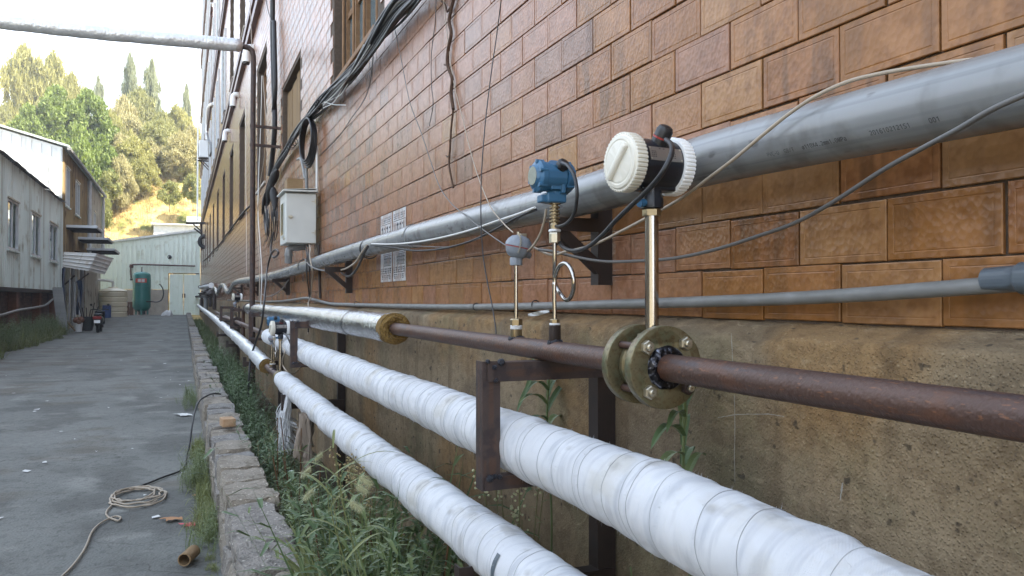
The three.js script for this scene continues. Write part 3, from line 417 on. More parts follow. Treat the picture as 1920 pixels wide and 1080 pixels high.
function shedWindow(parent, Z0, Z1, y0, y1, open, x = LX) {
  const t = 0.07, w = part(parent, 'window', [zbox(x - 0.02, x + 0.06, y0, y0 + t, Z0, Z1), zbox(x - 0.02, x + 0.06, y1 - t, y1, Z0, Z1), zbox(x - 0.02, x + 0.06, y0 + t, y1 - t, Z0, Z0 + t), zbox(x - 0.02, x + 0.06, y0 + t, y1 - t, Z1 - t, Z1), zbox(x - 0.01, x + 0.05, y0 + t, y1 - t, lerp(Z0, Z1, 0.46), lerp(Z0, Z1, 0.5))], M.whiteFrame);
  part(w, 'pane', zbox(x - 0.005, x + 0.01, y0 + t, y1 - t, Z0 + t, lerp(Z0, Z1, 0.46)), M.glassSky);
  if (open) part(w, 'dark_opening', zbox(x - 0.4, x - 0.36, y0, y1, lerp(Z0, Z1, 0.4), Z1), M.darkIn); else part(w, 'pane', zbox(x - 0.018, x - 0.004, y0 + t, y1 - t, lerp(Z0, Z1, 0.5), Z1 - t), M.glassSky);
  part(w, 'sill', zbox(x - 0.02, x + 0.12, y0 - 0.06, y0 - 0.004, Z0 - 0.05, Z1 + 0.05), M.sheetGrey);
  part(w, 'drip_cap', zbox(x - 0.02, x + 0.1, y1 + 0.004, y1 + 0.06, Z0 - 0.06, Z1 + 0.06), M.sheetPale);
}
{ // ---- grey corrugated shed on a brick base
  const s = thing('corrugated_shed', 'grey corrugated metal shed raised on a dark brick base on the left of the yard', 'building', G(LX - 3, 0, 32));
  const wins = [[29.55, 31.4], [33.9, 35.9], [38.3, 40.5]], y0 = 3.08, y1 = 4.68, Zs = 18, Ze = 42.25, yb = 1.86, yt = 5.9;
  part(s, 'wall', profiled(G(LX, yb, Zs), new THREE.Vector3(0, 0, -(Ze - Zs)), new THREE.Vector3(0, yt - yb, 0), 0.32, 0.06, XV, wins.map(([a, b]) => [a - Zs, b - Zs, y0 - yb, y1 - yb])), M.sheetGrey);
  part(s, 'end_wall', [profiled(G(LX, yb, Ze), new THREE.Vector3(-6.6, 0, 0), new THREE.Vector3(0, yt - yb, 0), 0.32, 0.04, new THREE.Vector3(0, 0, -1)), zbox(LX - 6.6, LX - 6.5, 0, yt + 0.7, Zs, Ze - 0.1), zbox(LX - 6.5, LX - 0.1, 0, yt, Zs, Zs + 0.1)], M.sheetGrey);
  part(s, 'roof', [...Array.from({ length: 26 }, (_, k) => { const z0 = Zs - 0.2 + k * (Ze - Zs + 0.2) / 26; return obox(G(LX + 0.16 + 0.06 * hash(k, 1, 2), yt - 0.01 + 0.04 * hash(k, 2, 2), z0), new THREE.Vector3(-7.0, 1.35, 0), new THREE.Vector3(0, 0.02, 0.0), new THREE.Vector3(0, 0, -(Ze - Zs + 0.2) / 26 + 0.012)); })], M.roofTile);
  const base = part(s, 'brick_base', [zbox(LX - 6.4, LX - 0.28, 0, yb - 0.14, Zs, Ze - 0.2)], M.brickOld);
  for (const z of [22.4, 27, 31.9, 36.6, 41]) part(base, 'brick_pillar', zbox(LX - 0.3, LX - 0.02, -0.02, yb - 0.14, z - 0.24, z + 0.24, 0.01), M.pillar);
  part(s, 'floor_edge', zbox(LX - 6.3, LX + 0.06, yb - 0.13, yb - 0.004, Zs, Ze), M.darkSteel);
  wins.forEach(([a, b], i) => shedWindow(s, a, b, y0, y1, true));
  single('grey_hose', tube([G(LX + 0.06, 1.02, 24), G(LX + 0.08, 0.98, 28), G(LX + 0.07, 1.1, 31.5), G(LX + 0.06, 1.16, 35), G(LX + 0.05, 1.24, 37.5), G(LX + 0.1, 1.5, 39.3), G(LX + 0.3, 1.72, 40.2)], 0.045, { rad: 8 }), M.conduit, 'pale grey pipe sagging along the brick base of the corrugated shed', 'pipe');
}
{ // ---- plain tan shed on the left of the yard beside the camera, outside the frame: mirrored in the steel posts
  const s = thing('pale_shed', 'plain pale corrugated shed on the left of the yard, nearest the camera', 'building', G(-8, 0, -4));
  part(s, 'wall', profiled(G(-7, 0, -24), new THREE.Vector3(0, 0, -41.5), new THREE.Vector3(0, 3.1, 0), 0.4, 0.04, XV), M.sheetPale); part(s, 'back_wall', [zbox(-12, -11.9, 0, 3.1, -24, 17.5), zbox(-11.9, -7.05, 0, 3.1, -24, -23.9), zbox(-11.9, -7.05, 0, 3.1, 17.4, 17.5)], M.sheetPale);
  part(s, 'roof', obox(G(-6.8, 3.12, -24.2), new THREE.Vector3(-5.5, 0.9, 0), new THREE.Vector3(0, 0.05, 0), new THREE.Vector3(0, 0, -41.9)), M.sheetGrey);
}
{ // ---- taller shed behind: white gable, tan and pale side wall
  const s = thing('tall_shed', 'taller metal shed with white gable and tan side wall behind the grey shed', 'building', G(LX - 4, 0, 52)), Z0 = 42.32, Z1 = 61.2, ye = 8.5, zc = 52.6, W = 12, slope = 0.27;
  const holes = [[43.35, 44.6], [47.0, 48.7], [56.2, 57.3]];
  const hy = [[5.9, 8.0 - 0.25], [5.85, 7.6], [5.1, 6.9]];
  part(s, 'tan_wall', profiled(G(LX, 3.25, Z0), new THREE.Vector3(0, 0, -(zc - Z0)), new THREE.Vector3(0, ye - 3.25, 0), 0.4, 0.04, XV, [0, 1].map((i) => [holes[i][0] - Z0, holes[i][1] - Z0, hy[i][0] - 3.25, hy[i][1] - 3.25])), M.sheetTan);
  part(s, 'pale_wall', profiled(G(LX, 0.1, zc), new THREE.Vector3(0, 0, -(Z1 - zc)), new THREE.Vector3(0, ye - 0.1, 0), 0.4, 0.04, XV, [[holes[2][0] - zc, holes[2][1] - zc, hy[2][0] - 0.1, hy[2][1] - 0.1]]), M.sheetPale);
  { // gable facing the yard entrance, with its sloping top
    const n = 30, gs = []; for (let k = 0; k < n; k++) { const x0 = LX - W * k / n, x1 = LX - W * (k + 1) / n, top = (x) => ye + slope * Math.min(LX - x, W - (LX - x)); gs.push(sheet(1, 1, (a, b) => { const x = lerp(x0, x1 - 0, a); return new THREE.Vector3(x, lerp(0.2, top(x), b), -Z0 + (k % 2 ? 0.0 : 0.0)); }, { uvs: (a, b) => [-lerp(x0, x1, a), b * 8] })); gs.push(obox(new THREE.Vector3(x0 - 0.05, 0.2, -Z0), new THREE.Vector3(-0.07, 0, 0), new THREE.Vector3(0, top(x0 - 0.1) - 0.3, 0), new THREE.Vector3(0, 0, 0.035))); }
    part(s, 'gable', gs, M.sheetWhite);
  }
  part(s, 'back_wall', [zbox(LX - W, LX - W + 0.1, 0, ye, Z0 + 0.1, Z1), zbox(LX - W + 0.1, LX - 0.1, 0, ye, Z1 - 0.1, Z1)], M.sheetPale);
  const roof = part(s, 'roof', [obox(G(LX + 0.3, ye + 0.0, Z0 - 0.25), new THREE.Vector3(-W / 2 - 0.3, slope * (W / 2 + 0.3), 0), new THREE.Vector3(0, 0.08, 0).applyAxisAngle(ZV, 0), new THREE.Vector3(0, 0, -(Z1 - Z0 + 0.5))), obox(G(LX - W - 0.3, ye, Z0 - 0.25), new THREE.Vector3(W / 2 + 0.3, slope * (W / 2 + 0.3), 0), new THREE.Vector3(0, 0.08, 0), new THREE.Vector3(0, 0, -(Z1 - Z0 + 0.5)))], M.sheetGrey);
  part(roof, 'gutter', zbox(LX + 0.22, LX + 0.36, ye - 0.14, ye - 0.02, Z0 - 0.25, Z1 + 0.2), M.doorGrey);
  holes.forEach(([a, b], i) => shedWindow(s, a, b, hy[i][0], hy[i][1], false));
  for (const z of [52.6, 61.0]) part(s, 'downpipe', [cyl(G(LX + 0.16, 3.2, z), G(LX + 0.16, ye - 0.12, z), 0.1, 0.1, 12), cyl(G(LX + 0.16, 4.9, z), G(LX + 0.16, 5.1, z), 0.12, 0.12, 12)], M.whiteFrame);
  // open ground floor: dark bay with posts, jambs and doors
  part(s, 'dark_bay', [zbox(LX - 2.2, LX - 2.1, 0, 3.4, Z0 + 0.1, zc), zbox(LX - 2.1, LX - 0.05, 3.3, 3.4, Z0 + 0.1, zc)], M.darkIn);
  [43.4, 45.2, 46.5, 48.6, 50.4, 51.9].forEach((z, i) => part(s, 'post', zbox(LX - 0.12, LX + 0.03, 0, 3.3, z, z + [0.2, 0.28, 0.6, 0.5, 0.3, 0.6][i]), [M.doorGrey, M.sheetPale][i % 2]));
  part(s, 'door', zbox(LX - 0.2, LX - 0.13, 0, 3.0, 46.6, 48.5), M.doorGrey); part(s, 'door', zbox(LX - 0.1, LX - 0.03, 0, 3.1, 51.2, 51.8), M.doorGrey);
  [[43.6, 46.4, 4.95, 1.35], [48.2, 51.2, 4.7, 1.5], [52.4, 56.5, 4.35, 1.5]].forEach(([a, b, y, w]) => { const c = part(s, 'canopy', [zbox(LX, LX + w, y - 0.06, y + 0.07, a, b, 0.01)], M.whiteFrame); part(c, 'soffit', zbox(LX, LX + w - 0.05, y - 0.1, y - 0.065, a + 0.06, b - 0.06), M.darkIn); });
}
{ // ---- torn white awning sheet hanging beside the shed corner
  const s = thing('awning', 'battered white corrugated awning sagging over the dark shed doorway', 'awning', atZ(150, 500, 43.2));
  const A = atZ(115, 472, 42.6), B = atZ(182, 475, 43.4), C = atZ(212, 485, 46), D = atZ(196, 515, 44.6), E = atZ(165, 508, 43.1), F2 = atZ(111, 499, 42.5);
  const rib = (t) => { const f = (t * 4.5) % 1; return f < 0.75 ? 0 : 0.05; };
  const patch = (p, q, r, u, out) => sheet(6, 36, (a, b) => p.clone().lerp(q, a).lerp(u.clone().lerp(r, a), b).addScaledVector(out, rib(b) + 0.03 * Math.sin(a * 3)), { uvs: (a, b) => [a * 2, b] });
  part(s, 'sheet', [patch(A, B, E, F2, ZV)], M.sheetWhite); part(s, 'bent_end', [patch(B, C, D, E, new THREE.Vector3(0.6, 0, 0.8))], M.sheetWhite);
  [[atZ(122, 533, 42.9), atZ(140, 517, 43.4)], [atZ(141, 531, 43.2), atZ(166, 513, 43.8)], [A, G(LX, A.y + 0.1, 42.5)], [C, G(LX, C.y + 0.4, 47)]].forEach(([a, b]) => part(s, 'brace', cyl(a, b, 0.035, 0.035, 8), M.darkSteel));
}
{ // ---- pale green shed across the end of the yard
  const s = thing('green_shed', 'pale green corrugated shed closing the far end of the yard', 'building', G(-2, 0.3, FAR)), X0 = -6.5, X1 = 1.19, yl = 5.45, yr = 6.55, top = (x) => lerp(yl, yr, (x + 5.2) / 6.4), y0 = 0.26;
  const n = 25, gs = []; for (let k = 0; k < n; k++) { const a = lerp(X0, X1, k / n), b = lerp(X0, X1, (k + 1) / n); const isDoor = a > -1.0 && b < 1.06, lo = isDoor ? 3.3 : a > -4.3 && b < -0.8 ? 2.16 : y0; gs.push(sheet(1, 1, (u, v) => G(lerp(a, b, u), lerp(lo, top(lerp(a, b, u)), v), FAR), { uvs: (u, v) => [lerp(a, b, u), v * 6] })); gs.push(obox(G(b - 0.07, lo, FAR), new THREE.Vector3(0.06, 0, 0), new THREE.Vector3(0, top(b) - lo, 0), new THREE.Vector3(0, 0, 0.035))); }
  part(s, 'wall', gs, M.sheetGreen);
  part(s, 'roof_edge', obox(G(X0, top(X0) - 0.03, FAR - 0.16), new THREE.Vector3(X1 - X0, top(X1) - top(X0), 0), new THREE.Vector3(0, 0.14, 0), new THREE.Vector3(0, 0, -0.5)), M.sheetWhite);
  part(s, 'roof', obox(G(X0, top(X0) + 0.08, FAR + 0.4), new THREE.Vector3(X1 - X0, top(X1) - top(X0), 0), new THREE.Vector3(0, 0.06, 0), new THREE.Vector3(0, 0, -5)), M.sheetWhite);
  part(s, 'dado', zbox(-4.35, -0.98, y0 - 0.05, 2.15, FAR - 0.03, FAR + 0.2), M.plaster);
  for (const [a, b] of [[-0.93, 0.03], [0.06, 1.06]]) { const d = part(s, 'door', [zbox(a, b, y0 + 0.02, 3.28, FAR - 0.02, FAR + 0.03), ...[0.2, 0.4, 0.6, 0.8].map((q) => zbox(lerp(a, b, q) - 0.02, lerp(a, b, q) + 0.02, y0 + 0.05, 3.25, FAR - 0.045, FAR - 0.021))], M.sheetGreen); part(d, 'handle', zbox(a < 0 ? b - 0.08 : a + 0.02, a < 0 ? b - 0.02 : a + 0.1, 1.55, 1.85, FAR - 0.09, FAR - 0.03), M.black); }
  part(s, 'door_frame', [zbox(-1.0, -0.95, y0, 3.36, FAR - 0.05, FAR), zbox(-0.95, 1.1, 3.3, 3.36, FAR - 0.05, FAR), zbox(0.035, 0.055, y0, 3.29, FAR - 0.03, FAR)], M.darkSteel);
  part(s, 'vent_hole', lathe([[0.001, 0], [0.13, 0], [0.15, 0.05], [0.11, 0.06], [0.1, 0.01], [0.001, 0.01]], atZ(318, 482, FAR - 0.02), ZV, 14), M.black);
}
single('wall_pipe', [tube([atZ(246, 522, FAR - 0.25), atZ(245, 505, FAR - 0.25), atZ(247, 497, FAR - 0.25), atZ(256, 496, FAR - 0.25), atZ(300, 497, FAR - 0.25), atZ(366, 499, FAR - 0.25)], 0.055, { rad: 8 }), cyl(atZ(246, 502, FAR - 0.25), atZ(247, 496, FAR - 0.25), 0.14, 0.14, 10)], M.trim, 'brown pipe running along the pale green shed above the green tank', 'pipe');
{
  const b = thing('white_roofed_building', 'white walled building whose roof shows behind the pale green shed', 'building', G(-1, 2, 82)), z0 = 80;
  part(b, 'wall', [zbox(-2.5, 6, 0, 8.2, z0, z0 + 7)], M.whiteFrame); part(b, 'roof', [obox(G(-2.7, 8.22, z0 - 0.3), new THREE.Vector3(9, 0, 0), new THREE.Vector3(0, 0.12, 0), new THREE.Vector3(0, 0, -7.5)), zbox(0.3, 6.2, 8.36, 9.2, z0 + 1.5, z0 + 6)], M.sheetWhite);
}
// ---------------------------------------------------------------- things at the end of the yard
{ // green pressure tank
  const p = atZ(265.5, 590, 61), s = thing('pressure_tank', 'tall green upright pressure tank standing before the pale green shed', 'tank', p), r = 0.575, h0 = 0.42, h1 = 2.95;
  const at = (x, y, z) => new THREE.Vector3(p.x + x, p.y + y, p.z + z);
  part(s, 'shell', lathe([[0.001, h0 - 0.2], [0.25, h0 - 0.18], [0.45, h0 - 0.08], [r, h0 + 0.12], [r, 1.0], [r + 0.012, 1.005], [r + 0.012, 1.035], [r, 1.04], [r, 1.9], [r + 0.012, 1.905], [r + 0.012, 1.935], [r, 1.94], [r, h1 - 0.25], [0.5, h1 - 0.11], [0.3, h1 - 0.02], [0.06, h1], [0.05, h1 + 0.02], [0.001, h1 + 0.02]], p, UPV, 32), M.tankGreen);
  for (const a of [0.5, 2.6, 4.7]) part(s, 'leg', zbox(p.x + 0.42 * Math.cos(a) - 0.06, p.x + 0.42 * Math.cos(a) + 0.06, p.y, p.y + 0.5, -p.z + 0.42 * Math.sin(a) - 0.04, -p.z + 0.42 * Math.sin(a) + 0.04, 0.01), M.tankGreen);
  const lb = part(s, 'warning_label', sheet(10, 1, (u, v) => { const a = lerp(-0.68, 0.62, u); return at(Math.sin(a) * (r + 0.004), lerp(2.2, 2.48, v), Math.cos(a) * (r + 0.004)); }), std({ color: lin(0.55, 0.05, 0.03), roughness: 0.5, side: THREE.DoubleSide }));
  for (const [a0, a1] of [[-0.4, -0.05], [0.02, 0.36]]) part(lb, 'white_patch', sheet(6, 1, (u, v) => { const a = lerp(a0, a1, u); return at(Math.sin(a) * (r + 0.008), lerp(2.24, 2.44, v), Math.cos(a) * (r + 0.008)); }), M.paper);
  part(s, 'pipe_stub', [cyl(at(0, h1, 0), at(0, h1 + 0.34, 0), 0.035, 0.035, 8), cyl(at(0.3, 0.9, 0.45), at(0.62, 0.9, 0.45), 0.05, 0.05, 8), cyl(at(-r, 2.42, 0), at(-r - 0.16, 2.42, 0), 0.06, 0.06, 8)], M.darkSteel);
  part(s, 'drain', lathe([[0.25, 0], [0.22, 0.25], [0.001, 0.25]], p, UPV, 12), M.black);
  single('black_hose', tube([at(0.62, 0.9, 0.45), at(1.0, 0.88, 0.5), at(1.25, 1.0, 0.5), at(1.38, 1.35, 0.5), at(1.35, 1.75, 0.5), at(1.18, 2.05, 0.5), at(1.1, 2.1, 0.5)], 0.04, { rad: 8 }), M.black, 'black hose curving up beside the green pressure tank', 'hose');
}
{ const p = atZ(212, 594, 59.5), s = thing('water_tank', 'round cream plastic water tank standing left of the green tank', 'tank', p), r = 0.86;
  const prof = [[0.001, 0], [r, 0]]; for (let k = 0; k < 5; k++) prof.push([r, 0.06 + k * 0.33], [r, 0.27 + k * 0.33], [r - 0.035, 0.31 + k * 0.33], [r - 0.035, 0.35 + k * 0.33]); prof.push([r, 1.71], [r - 0.1, 1.8], [0.3, 1.92], [0.28, 1.98], [0.001, 2.0]);
  part(s, 'shell', lathe(prof, p, UPV, 36), M.tankCream);
  part(s, 'inlet_pipe', tube([p.clone().add(new THREE.Vector3(-0.95, 2.45, 0.2)), p.clone().add(new THREE.Vector3(-0.2, 2.36, 0.1)), p.clone().add(new THREE.Vector3(-0.04, 2.3, 0)), p.clone().add(new THREE.Vector3(-0.02, 1.95, 0))], 0.075, { rad: 10 }), M.cableWhite);
}
{ const p = atZ(200, 596, 57), s = thing('drum', 'blue plastic drum beside the cream water tank', 'drum', p); part(s, 'shell', lathe([[0.001, 0], [0.24, 0], [0.26, 0.03], [0.255, 0.25], [0.265, 0.27], [0.255, 0.29], [0.255, 0.55], [0.265, 0.57], [0.255, 0.6], [0.25, 0.78], [0.235, 0.8], [0.22, 0.72], [0.2, 0.4], [0.001, 0.38]], p, UPV, 24), M.blueDrum); }
{ const p = atZ(244, 591, 62.5), s = thing('brick_pile', 'small stack of orange bricks between the cream and green tanks', 'bricks', p); for (let k = 0; k < 10; k++) for (let i = 0; i < 2; i++) part(s, 'brick', obox(p.clone().add(new THREE.Vector3(-0.3 + i * 0.26 + 0.03 * hash(k, i, 3), k * 0.094, 0.02 * hash(k, i, 4))), new THREE.Vector3(0.24, 0, 0), new THREE.Vector3(0, 0.09, 0), new THREE.Vector3(0, 0, 0.2)), M.pillar); }
{ const p = atZ(313, 592, 61), g = new THREE.IcosahedronGeometry(1, 4), q = g.attributes.position, v = new THREE.Vector3(); for (let i = 0; i < q.count; i++) { v.fromBufferAttribute(q, i); const n = 0.75 + 0.5 * fbm((v.x + 2) / 4, (v.y + v.z * 1.3 + 3) / 6, 14, 14, 3, 1610); v.multiplyScalar(n); v.y = Math.max(-0.1, v.y); q.setXYZ(i, p.x + v.x * 0.36 + v.y * 0.1, p.y + 0.03 + v.y * 0.36, p.z + v.z * 0.3); } g.computeVertexNormals(); single('sack', g, M.bag, 'crumpled white sack on the ground before the green shed door', 'sack'); }
{ // scooter, seen from behind
  const p = atZ(183, 624.5, 39.2), s = thing('scooter', 'dark motor scooter with red tail light parked by the shed doorway', 'scooter', p), P = (x, y, z) => new THREE.Vector3(p.x + x, p.y + y, p.z - z);
  const wheel = (z) => { const t = new THREE.TorusGeometry(0.2, 0.062, 10, 28); t.rotateY(Math.PI / 2); const q = P(0, 0.262, z); t.translate(q.x, q.y, q.z); return t; };
  const rim = (z) => cyl(P(-0.045, 0.262, z), P(0.045, 0.262, z), 0.15, 0.15, 20);
  for (const z of [0.1, 1.32]) { const w = part(s, 'wheel', wheel(z), M.blackMatt); part(w, 'rim', rim(z), M.darkSteel); }
  const bodyProf = (z) => ({ w: lerp(0.15, 0.2, sstep(-0.15, 0.3, z)) * (1 - 0.3 * sstep(0.6, 0.9, z)), y0: lerp(0.62, 0.36, sstep(-0.2, 0.45, z)), y1: 0.77 });
  part(s, 'body', sheet(20, 12, (a, b) => { const z = lerp(-0.22, 0.75, b), k = bodyProf(z), an = a * Math.PI * 2; return P(k.w * Math.cos(an), lerp(k.y0, k.y1, 0.5 + 0.5 * Math.sin(an)), z); }), M.blackPaint);
  part(s, 'seat', obox(P(-0.14, 0.76, -0.12), new THREE.Vector3(0.28, 0, 0), new THREE.Vector3(0, 0.09, 0), new THREE.Vector3(0, 0, -0.75), 0.04), M.black);
  part(s, 'tail_light', obox(P(-0.17, 0.6, -0.27), new THREE.Vector3(0.34, 0, 0), new THREE.Vector3(0, 0.13, 0.02), new THREE.Vector3(0, 0, -0.12), 0.03), M.redSeal);
  part(s, 'number_plate', obox(P(-0.12, 0.44, -0.3), new THREE.Vector3(0.24, 0, 0), new THREE.Vector3(0, 0.13, -0.03), new THREE.Vector3(0, 0, -0.01)), M.white);
  part(s, 'mudguard', sheet(10, 8, (a, b) => { const an = lerp(-0.3, 1.5, a); return P(lerp(-0.09, 0.09, b), 0.262 + 0.31 * Math.sin(an + 0.6), 0.1 - 0.31 * Math.cos(an + 0.6)); }), M.black);
  part(s, 'front_shield', obox(P(-0.2, 0.35, 1.0), new THREE.Vector3(0.4, 0, 0), new THREE.Vector3(0, 0.6, 0.12), new THREE.Vector3(0, 0, -0.1), 0.04), M.blackPaint);
  part(s, 'handlebar', tube([P(-0.36, 1.0, 0.82), P(-0.2, 1.02, 0.92), P(0, 0.98, 0.96), P(0.2, 1.02, 0.92), P(0.36, 1.0, 0.82)], 0.02, { rad: 8 }), M.black);
  for (const k of [-1, 1]) part(s, 'mirror', [cyl(P(k * 0.22, 1.02, 0.92), P(k * 0.32, 1.2, 0.9), 0.008, 0.008, 6), lathe([[0.001, 0], [0.055, 0.005], [0.05, 0.02], [0.001, 0.03]], P(k * 0.34, 1.22, 0.9), new THREE.Vector3(0, 0, 1), 12)], M.black);
  part(s, 'foot_board', obox(P(-0.16, 0.3, 0.6), new THREE.Vector3(0.32, 0, 0), new THREE.Vector3(0, 0.06, 0), new THREE.Vector3(0, 0, -0.45), 0.02), M.blackMatt);
  part(s, 'exhaust', cyl(P(0.17, 0.3, -0.05), P(0.17, 0.27, 0.45), 0.05, 0.05, 10), M.darkSteel);
}
{ const p = atZ(147, 622, 39), s = thing('bucket', 'white plastic bucket beside the leaning board', 'bucket', p); part(s, 'shell', lathe([[0.001, 0], [0.13, 0], [0.17, 0.36], [0.185, 0.37], [0.17, 0.38], [0.16, 0.36], [0.13, 0.1], [0.001, 0.08]], p, UPV, 20), M.bag); part(s, 'rubble', [0, 1, 2, 3, 4].map((k) => { const g = new THREE.IcosahedronGeometry(0.1 + 0.05 * hash(k, 1, 2), 1); g.translate(p.x - 0.1 + 0.22 * hash(k, 2, 3), p.y + 0.42 + 0.12 * hash(k, 3, 3), p.z + 0.1 * hash(k, 4, 4)); return g; }), M.pillar); }
{ const a = atZ(104, 622, 38.6), s = thing('leaning_board', 'long grey weathered board leaning against the grey shed corner', 'board', a); for (let k = 0; k < 3; k++) part(s, 'plank', obox(atZ(109 + k * 6.2, 622, 38.8), new THREE.Vector3(-0.28, 1.86, -0.35), new THREE.Vector3(0.148, 0.02, 0), new THREE.Vector3(0, 0.01, 0.035)), M.doorGrey); }
{ const a = atZ(120, 597, 39.2); single('timber_offcut', cyl(a, atZ(141, 620, 38.9), 0.04, 0.04, 6), M.board, 'short timber stick leaning beside the white bucket', 'timber'); }
{ const s = thing('pole_bundle', 'long thin poles leaning in the dark doorway under the awning', 'poles', atZ(140, 610, 42)); [[136, 606, 143, 520], [142, 606, 139, 530], [129, 606, 131, 524], [150, 604, 147, 538]].forEach(([a, b, c, d]) => part(s, 'pole', cyl(atZ(a, b, 41.6), atZ(c, d, 43), 0.03, 0.03, 7), M.doorGrey)); part(s, 'hanging_cloth', sheet(6, 10, (a, b) => atZ(lerp(144, 153, a) + 2 * Math.sin(b * 5), lerp(526, 590, b), 42.6 + 0.3 * Math.sin(a * 5 + b * 2))), M.tarp); }
single('tarp', sheet(8, 14, (a, b) => atZ(lerp(111, 122, a) + 1.5 * Math.sin(b * 6 + a * 3), lerp(503, 610, b), 42.0 + 0.15 * Math.sin(a * 7))), M.tarp, 'dark blue tarp hanging from the grey shed corner', 'tarp');
{ const p = atZ(164, 620, 40.2), s = thing('wire_basket', 'dark rusty basket of scrap between the bucket and the scooter', 'basket', p); part(s, 'shell', lathe([[0.2, 0], [0.27, 0.35], [0.3, 0.62], [0.285, 0.62], [0.25, 0.35], [0.001, 0.1]], p, UPV, 18), M.blackMatt); part(s, 'scrap', [0, 1, 2, 3, 4, 5].map((k) => cyl(p.clone().add(new THREE.Vector3(-0.15 + 0.06 * k, 0.3, 0.1 * hash(k, 1, 1))), p.clone().add(new THREE.Vector3(-0.35 + 0.16 * k, 0.85 + 0.5 * hash(k, 2, 1), 0.2)), 0.02, 0.02, 6)), M.darkSteel); }
// ---------------------------------------------------------------- trees on the hill
function crown(seed, { w, h, n, leafW, leafL, form, clumps = 60 }) { // many small leaf sprays through an uneven crown, base at y=0
  const r = rng(seed), pos = [], a = new THREE.Vector3(), b = new THREE.Vector3(), c = new THREE.Vector3(), cl = [];
  for (let k = 0; k < clumps; k++) { const t = Math.pow(r(), form === 'cone' ? 1.3 : 0.9), ang = r() * 6.283, rad = form === 'cone' ? (1 - t) * (0.2 + 0.9 * r()) : Math.sqrt(Math.max(0, 1 - Math.pow(2 * t - 0.85, 2))) * Math.pow(r(), 0.5) * (form === 'wispy' ? 0.75 + 0.5 * r() : 1); const tip = form === 'wispy' && r() < 0.22, k2 = tip ? 1.25 : 1; cl.push([Math.cos(ang) * rad * w * k2 * (form === 'wispy' ? 1 - 0.35 * t : 1), h * (0.12 + 0.88 * t) * (tip ? 1.06 : 1), Math.sin(ang) * rad * w * k2, (form === 'cone' ? 0.12 + 0.2 * (1 - t) : tip ? 0.1 : 0.16 + 0.2 * r()) * w]); }
  for (let i = 0; i < n; i++) {
    const q = cl[Math.floor(r() * clumps)], th = r() * 6.283, ph = Math.acos(2 * r() - 1), d = q[3] * Math.pow(r(), 0.45);
    a.set(q[0] + d * Math.sin(ph) * Math.cos(th), q[1] + d * Math.cos(ph) * (form === 'wispy' ? 1.35 : 0.75), q[2] + d * Math.sin(ph) * Math.sin(th));
    const L = leafL * (0.6 + 0.8 * r()), W = leafW * (0.6 + 0.8 * r());
    b.set(r() - 0.5, form === 'wispy' ? (r() < 0.6 ? 1.1 : -0.6) + 0.4 * r() : (r() - 0.35), r() - 0.5).normalize().multiplyScalar(L); c.set(r() - 0.5, r() - 0.5, r() - 0.5).cross(b).normalize().multiplyScalar(W / 2);
    const p = [a.clone().sub(c), a.clone().add(c), a.clone().add(b).addScaledVector(c, 0.5), a.clone().add(b).addScaledVector(c, -0.5)];
    for (const k of [0, 1, 2, 0, 2, 3]) pos.push(p[k].x, p[k].y, p[k].z);
  }
  const g = new THREE.BufferGeometry(); g.setAttribute('position', new THREE.Float32BufferAttribute(pos, 3)); g.setAttribute('uv', new THREE.Float32BufferAttribute(new Float32Array(pos.length / 3 * 2), 2)); g.computeVertexNormals(); return [g, cl];
}
function treeProto(seed, o) {
  const [cg, cl] = crown(seed, o), r = rng(seed + 1), top = new THREE.Vector3((r() - 0.5) * 0.4, o.h * 0.86, (r() - 0.5) * 0.4), rt = o.trunk ?? 0.2;
  const tr = [tube([new THREE.Vector3(0, -1.2, 0), new THREE.Vector3(0.1 * r(), o.h * 0.3, 0.1), new THREE.Vector3(top.x * 0.6, o.h * 0.6, top.z * 0.6), top], rt * 0.55, { rad: 6, seg: 10 }), cyl(new THREE.Vector3(0, -1.2, 0), new THREE.Vector3(0, o.h * 0.35, 0), rt, rt * 0.6, 7)];
  for (let k = 0; k < 12; k++) { const q = cl[Math.floor(r() * cl.length)], y = Math.max(0.5, q[1] * 0.6); tr.push(cyl(new THREE.Vector3(top.x * y / o.h, y, top.z * y / o.h), new THREE.Vector3(q[0], q[1], q[2]), rt * 0.3, rt * 0.1, 5)); }
  return { crown: cg, trunk: mg(tr), h: o.h };
}
const TP = {
  wispy: [0, 1].map((k) => treeProto(1700 + k * 7, { w: 3.0, h: 12, n: 17000, leafW: 0.12, leafL: 0.55, form: 'wispy', clumps: 120 })),
  round: [0, 1].map((k) => treeProto(1750 + k * 7, { w: 3.6, h: 8, n: 17000, leafW: 0.24, leafL: 0.32, form: 'round', clumps: 75 })),
  cone: [0, 1].map((k) => treeProto(1800 + k * 7, { w: 2.8, h: 12, n: 13000, leafW: 0.11, leafL: 0.42, form: 'cone', clumps: 90 })),
  bush: [0, 1].map((k) => treeProto(1850 + k * 7, { w: 2.6, h: 4.0, n: 6000, leafW: 0.15, leafL: 0.34, form: 'round', clumps: 40, trunk: 0.08 })),
};
const KIND = { y: ['wispy', M.treeYellow, 'yellow-green feathery tree'], o: ['wispy', M.treeOlive, 'olive feathery tree'], p: ['wispy', M.treePale, 'pale straw-coloured feathery tree'], g: ['round', M.treeGreen, 'bright green leafy tree'], b: ['wispy', M.treeBlue, 'slim pointed blue-green tree'], s: ['bush', M.bush, 'low olive bush'] };
let treeNo = 0;
